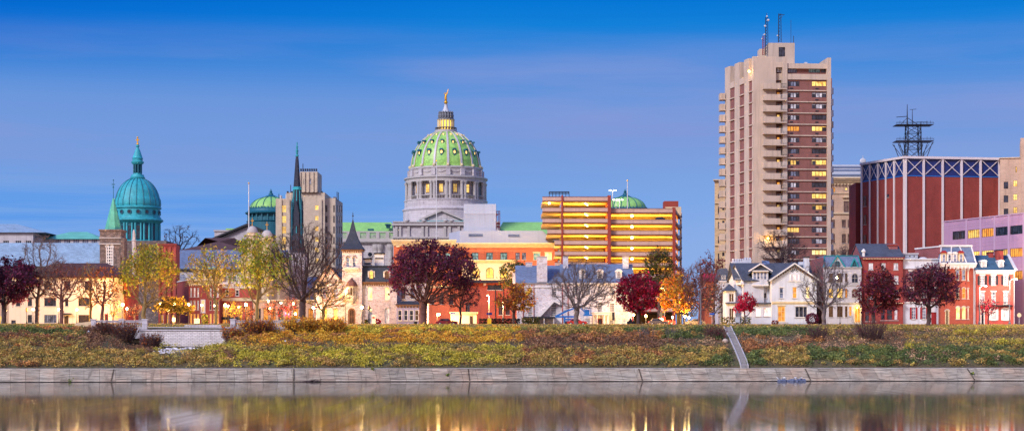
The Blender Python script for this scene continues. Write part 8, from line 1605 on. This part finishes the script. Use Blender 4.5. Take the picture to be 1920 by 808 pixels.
    Y = 388; xx = PX(659, Y); t = thing('litter_bin', 'small dark litter bin left of the purple tree trunk', 'bin', (PX(779, Y), Y, GZ - .3)); xx = PX(779, Y); MB().lathe(xx, Y, [(.3, GZ - .4), (.4, GZ + .55), (.42, GZ + .6), (.3, GZ + .68)], 10).obj('drum', 'sign_blue' if False else 'trim_dark', t); MB().lathe(xx, Y, [(.43, GZ + .6), (.43, GZ + .66)], 10).obj('rim', 'metal_dark', t)
    Y = 392; xx = PX(1183, Y); t = thing('stone_monument', 'low dark stone monument with a small figure on top, left of the red maple trunk', 'monument', (xx, Y, GZ)); MB().hexa([(xx - .95, Y - .5, GZ - .4), (xx + .95, Y - .5, GZ - .4), (xx + .95, Y + .5, GZ - .4), (xx - .95, Y + .5, GZ - .4), (xx - .8, Y - .4, PZ(602, Y)), (xx + .8, Y - .4, PZ(602, Y)), (xx + .8, Y + .4, PZ(602, Y)), (xx - .8, Y + .4, PZ(602, Y))]).obj('base', 'metal_dark', t); MB().lathe(xx - .1, Y, [(.35, PZ(602, Y)), (.4, PZ(600.5, Y)), (.2, PZ(599, Y)), (.16, PZ(598, Y)), (.18, PZ(597, Y)), (.05, PZ(596, Y))], 8).obj('figure', 'metal_dark', t)
    Y = 406; xx = PX(1239.5, Y); t = thing('dark_statue', 'dark standing statue on a plinth in front of the orange tree', 'statue', (xx, Y, GZ)); MB().lathe(xx, Y, [(.7, GZ - .2), (.7, PZ(597, Y)), (.55, PZ(596, Y))], 4, R(45)).obj('plinth', 'limestone', t); MB().lathe(xx, Y, [(.3, PZ(596, Y)), (.34, PZ(592, Y)), (.4, PZ(588, Y)), (.42, PZ(585.5, Y)), (.15, PZ(584, Y)), (.17, PZ(582.5, Y)), (.05, PZ(581, Y))], 10, sy=.7).obj('figure', 'metal_dark', t)
    # flag poles
    for px, y0, Y, lb in ((466.5, 345, 520, 'tall bare white flagpole beside the small green dome'), (818.5, 303, 640, 'tall white flagpole in front of the capitol drum'), (1176.5, 340, 540, 'thin white pole in front of the right small green dome')):
        xx = PX(px, Y); t = thing('flagpole', lb, 'flagpole', (xx, Y, GZ), 'white flagpoles'); MB().tube((xx, Y, GZ), (xx, Y, PZ(y0, Y)), .22, .13, 8).obj('pole', 'trim_white', t); MB().ball((xx, Y, PZ(y0, Y) + .2), .25, 8, 6).obj('finial', 'gold', t)

def trees():
    rf = 'trees on the riverfront'
    tree('purple_tree', 'dense dark maroon tree cut by the left edge', 8, 386, (-62, 483, 78, 575), 590, P_MAROON, 1.9, 620, .5, 'bark_dark', 21, lsize=.36, cone=.3)
    tree('bare_tree', 'tall bare tree right of the maroon tree at the left edge', 68, 389, (28, 440, 124, 575), 570, None, 0, 560, .46, 'bark_grey', 22, cone=.55, lean=.3)
    tree('bare_tree', 'wide bare tree with a few brown leaves before the stucco building door', 115.5, 387, (62, 487, 172, 570), 573, P_RUST, .10, 560, .42, 'bark_red', 23, cone=.3)
    tree('bare_tree', 'slender bare tree with yellowish twigs between the second and third stucco windows', 169.5, 391, (140, 492, 196, 582), 590, P_RUST, .12, 300, .3, 'bark_olive', 24, cone=.4)
    tree('bare_tree', 'bare tree with orange lit leaves at the right end of the stucco building', 191, 389, (158, 497, 230, 578), 590, P_ORBROWN, .28, 380, .34, 'bark_red', 25, cone=.5)
    tree('yellow_green_tree', 'large yellow green tree in front of the turquoise dome', 269, 390, (222, 455, 338, 580), 590, P_YGREEN + P_YELLOW[:2], 1.2, 620, .45, 'bark_olive', 26, lsize=.33, cone=.95, leafzone=lambda q, r: q[2] > .0 + .35 * q[0] * (q[0] < 0) + r.normal() * .22)
    tree('yellow_tree', 'low spreading yellow tree under the street lamps', 335, 395, (288, 559, 366, 592), 596, P_YELLOW, 2.0, 240, .28, 'bark_dark', 27, lsize=.3, cone=.1, shell=.6)
    tree('yellow_green_tree', 'thin loose yellow green tree before the brick row houses', 405.5, 391, (342, 462, 452, 575), 575, P_YGREEN + P_YELLOW, .8, 420, .34, 'bark_olive', 28, lsize=.3, cone=1.0, leafzone=lambda q, r: q[2] > .05 + r.normal() * .3)
    tree('yellow_green_tree', 'tall yellow green tree before the two domed church', 482, 390, (432, 434, 540, 580), 580, P_YGREEN, 1.35, 560, .4, 'bark_olive', 29, lsize=.32, cone=1.0, leafzone=lambda q, r: q[2] > -.2 + r.normal() * .25)
    tree('bare_tree', 'largest bare tree, dark and many branched, left of the stone mansion', 567, 386, (500, 417, 648, 575), 572, P_YGREEN, .32, 950, .72, 'bark_dark', 30, twigs=5, cone=.45, leafzone=lambda q, r: q[0] < -.35 and -.5 < q[2] < .25)
    tree('bare_tree', 'smaller bare tree with yellow lit trunk in front of the mansion gable', 606, 388, (570, 520, 664, 592), 588, None, 0, 420, .36, 'bark_olive', 31, cone=.3)
    tree('purple_tree', 'very large deep purple tree with many limbs, centre of the riverfront', 793, 386, (724, 451, 900, 575), 584, P_MAROON, 1.35, 1150, .85, 'bark_red', 32, lsize=.36, cone=.42, shell=.38, leafzone=lambda q, r: q[2] > -.12 - .55 * abs(q[0]) + r.normal() * .12)
    tree('bare_tree', 'small nearly bare purplish tree right of the large purple tree', 863.5, 388, (828, 520, 904, 585), 588, P_MAROON, .12, 340, .26, 'bark_dark', 33, cone=.35)
    tree('orange_tree', 'small orange tree left of the white stone house', 963.5, 388, (928, 529, 1004, 592), 590, P_ORBROWN + P_ORANGE, 1.6, 380, .26, 'bark_dark', 34, lsize=.3, cone=.25, clump=.4)
    tree('bare_tree', 'bare grey tree in front of the white stone house', 1080.5, 386, (1028, 488, 1160, 588), 592, None, 0, 720, .5, 'bark_grey', 35, twigs=5, cone=.25)
    tree('red_maple', 'full crimson maple right of the white stone house', 1196.5, 388, (1154, 510, 1241, 590), 595, P_CRIMSON, 2.0, 520, .36, 'bark_dark', 36, lsize=.34, cone=.1, shell=.4, clump=.45)
    tree('green_tree', 'dark green tree standing taller behind the crimson maple', 1236, 432, (1205, 463, 1266, 545), 570, P_DKGREEN, 1.6, 420, .4, 'bark_dark', 37, lsize=.36, cone=.1, group='trees behind the street')
    tree('orange_tree', 'golden orange tree right of the crimson maple', 1273, 398, (1232, 515, 1304, 592), 590, P_ORANGE, 1.5, 460, .36, 'bark_olive', 38, lsize=.34, cone=.15, shell=.42)
    tree('bare_tree', 'reddish bare tree right of the golden orange tree', 1312, 394, (1277, 492, 1352, 588), 592, P_RUST, .1, 520, .34, 'bark_red', 39, twigs=5, cone=.2)
    tree('reddish_tree', 'dull red tree against the sky left of the golden stone slab', 1331, 446, (1304, 472, 1362, 552), 580, P_DARKRED, .8, 380, .35, 'bark_red', 40, lsize=.34, cone=.1, group='trees behind the street')
    tree('reddish_tree', 'pinkish thin tree between the garage and the bare reddish tree', 1283, 440, (1262, 500, 1310, 560), 585, P_RUST, .55, 300, .3, 'bark_red', 51, lsize=.32, cone=.1, group='trees behind the street')
    tree('shadowy_tree', 'dark olive tree low behind the golden orange tree', 1292, 420, (1268, 555, 1316, 598), 600, P_DKGREEN, .9, 240, .25, 'bark_dark', 52, lsize=.3, cone=.1, group='trees behind the street')
    tree('shadowy_tree', 'dark reddish tree in front of the small crimson roofed house', 1338, 420, (1316, 528, 1362, 598), 598, P_DARKRED + P_DKGREEN, .6, 300, .28, 'bark_dark', 53, lsize=.3, cone=.1, group='trees behind the street')
    tree('ruby_tree', 'small bright ruby red tree in front of the white gabled house', 1397, 391, (1377, 549, 1419, 596), 598, P_RUBY, 3.0, 460, .15, 'bark_dark', 41, lsize=.26, cone=.1, clump=.3, step=.4)
    tree('bare_tree', 'bare tree between the white gabled house and the teal gabled house', 1544.5, 388, (1494, 488, 1596, 585), 590, None, 0, 600, .46, 'bark_grey', 42, cone=.3)
    tree('bare_tree', 'dark bare tree rising behind the white gabled house against the tower', 1465, 428, (1416, 432, 1516, 505), 520, None, 0, 560, .4, 'bark_dark', 43, cone=.3, group='trees behind the street')
    tree('bare_tree', 'small bare tree peeking over the teal gabled house', 1588, 440, (1562, 462, 1612, 500), 515, None, 0, 260, .22, 'bark_dark', 44, cone=.2, group='trees behind the street')
    tree('reddish_tree', 'egg shaped dark red tree in front of the dentilled brick house', 1637, 391, (1606, 494, 1690, 596), 597, P_DARKRED + P_MAROON[:2], 2.2, 560, .34, 'bark_dark', 45, lsize=.32, cone=.05, shape=lambda q: 1 - .45 * max(0, q), leafzone=None)
    tree('purple_tree', 'broad purplish red tree with a dark trunk before the shuttered white house', 1741, 388, (1688, 494, 1804, 582), 590, P_DARKRED + P_MAROON, 1.7, 680, .48, 'bark_dark', 46, lsize=.3, cone=.25, clump=.45)
    tree('ruby_tree', 'small sparse red tree before the red brick house door', 1853, 398, (1832, 556, 1874, 594), 598, P_CRIMSON, .5, 200, .14, 'bark_dark', 47, lsize=.24, cone=.2, step=.4, clump=.3)
    tree('bare_tree', 'rusty bare tree on the skyline right of the turquoise dome', 334, 575, (300, 422, 374, 478), 500, P_RUST, .14, 420, .4, 'bark_plum', 48, twigs=5, cone=.2, group='trees behind the street', step=.8, twl=1.4)
    tree('evergreen_tree', 'dark green tree behind the left chimney of the white stone house', 962, 424, (934, 489, 996, 545), 575, P_DKGREEN, 1.5, 340, .3, 'bark_dark', 49, lsize=.36, cone=.1, group='trees behind the street')
    for i, (px, Y, x0, x1, yt, sd, lb) in enumerate(((512, 398, 492, 534, 560, 60, 'small bare tree right of the tall yellow green tree, under two lamps'), (545, 400, 526, 566, 556, 61, 'small bare reddish tree behind the red traffic signals'), (440, 402, 420, 462, 566, 62, 'small yellowish street tree between the yellow green trees'), (212, 402, 200, 226, 560, 63, 'small dark street tree before the narrow brick house'), (252, 404, 238, 268, 565, 64, 'small dark street tree left of the big yellow green trunk'), (466, 404, 452, 484, 568, 65, 'small reddish street tree behind the brightest globe lamp'))):
        tree('street_tree', lb, px, Y, (x0, yt, x1, 596), 597, P_YELLOW if i in (2, 3) else P_RUST, .35, 220, .17, 'bark_dark', sd, lsize=.26, cone=.1, group='small street trees', step=.42, clump=.35)
    # shrubs of the bank
    shrub('bare_shrub', 'dark plum bare thicket on the upper bank below the dentilled brick house', 1631, .66, 6.6, 4.6, P_MAROON, 70, 230, 60, spread=.62); shrub('bare_shrub', 'smaller grey plum bare thicket on the bank below the teal gabled house', 1534, .62, 4.4, 3.6, P_MAROON, 71, 130, 40, spread=.62); shrub('bare_shrub', 'dark bare thicket left of the bank steps', 1341, .66, 4.4, 3.2, P_DARKRED, 72, 150, 120, spread=.6)
    shrub('brown_shrub', 'tall rust brown shrub in front of the left balustrade', 232, .78, 6.5, 3.9, P_RUST + P_ORBROWN, 73, 380, 420, 'bark_plum'); shrub('brown_shrub', 'rust brown shrub spilling over the left end of the terrace wall', 283, .70, 5.0, 3.2, P_RUST + P_ORBROWN, 74, 280, 300, 'bark_plum'); shrub('brown_shrub', 'rust brown shrub in front of the left pier of the left balustrade', 196, .80, 4.2, 2.6, P_RUST, 75, 200, 200, 'bark_plum')
    shrub('orange_shrub', 'orange shrub spilling over the right end of the terrace wall', 436, .68, 4.6, 3.2, P_ORANGE + P_ORBROWN, 76, 240, 800, 'bark_plum'); shrub('orange_shrub', 'orange brown shrub before the right balustrade', 482, .78, 7.5, 3.4, P_ORANGE + P_ORBROWN, 77, 320, 1400, 'bark_plum')
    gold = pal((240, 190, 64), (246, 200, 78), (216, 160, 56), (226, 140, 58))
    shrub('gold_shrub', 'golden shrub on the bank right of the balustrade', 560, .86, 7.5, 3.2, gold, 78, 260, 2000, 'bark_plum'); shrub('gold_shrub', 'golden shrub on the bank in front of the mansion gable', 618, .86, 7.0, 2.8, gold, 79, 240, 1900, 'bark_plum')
    shrub('birch_saplings', 'cluster of thin pale leafless saplings on the bank below the crimson maple', 1212, .66, 5, 4.0, P_RUST, 80, 26, 0, 'bark_grey', cat='saplings'); shrub('birch_saplings', 'cluster of thin pale leafless saplings on the bank below the golden orange tree', 1262, .66, 4, 4.2, P_RUST, 81, 20, 0, 'bark_grey', cat='saplings')
build_world(); build_camera(); town_materials(); build_ground(); leafmat('leaf')
glow('lamp_amber', (255, 190, 84), 18)
west_side(); mansion(); capitol(); garage(); stone_house(); tower(); exchange(); right_row(); riverside(); lamps(); street_things(); bank_plants(); trees()
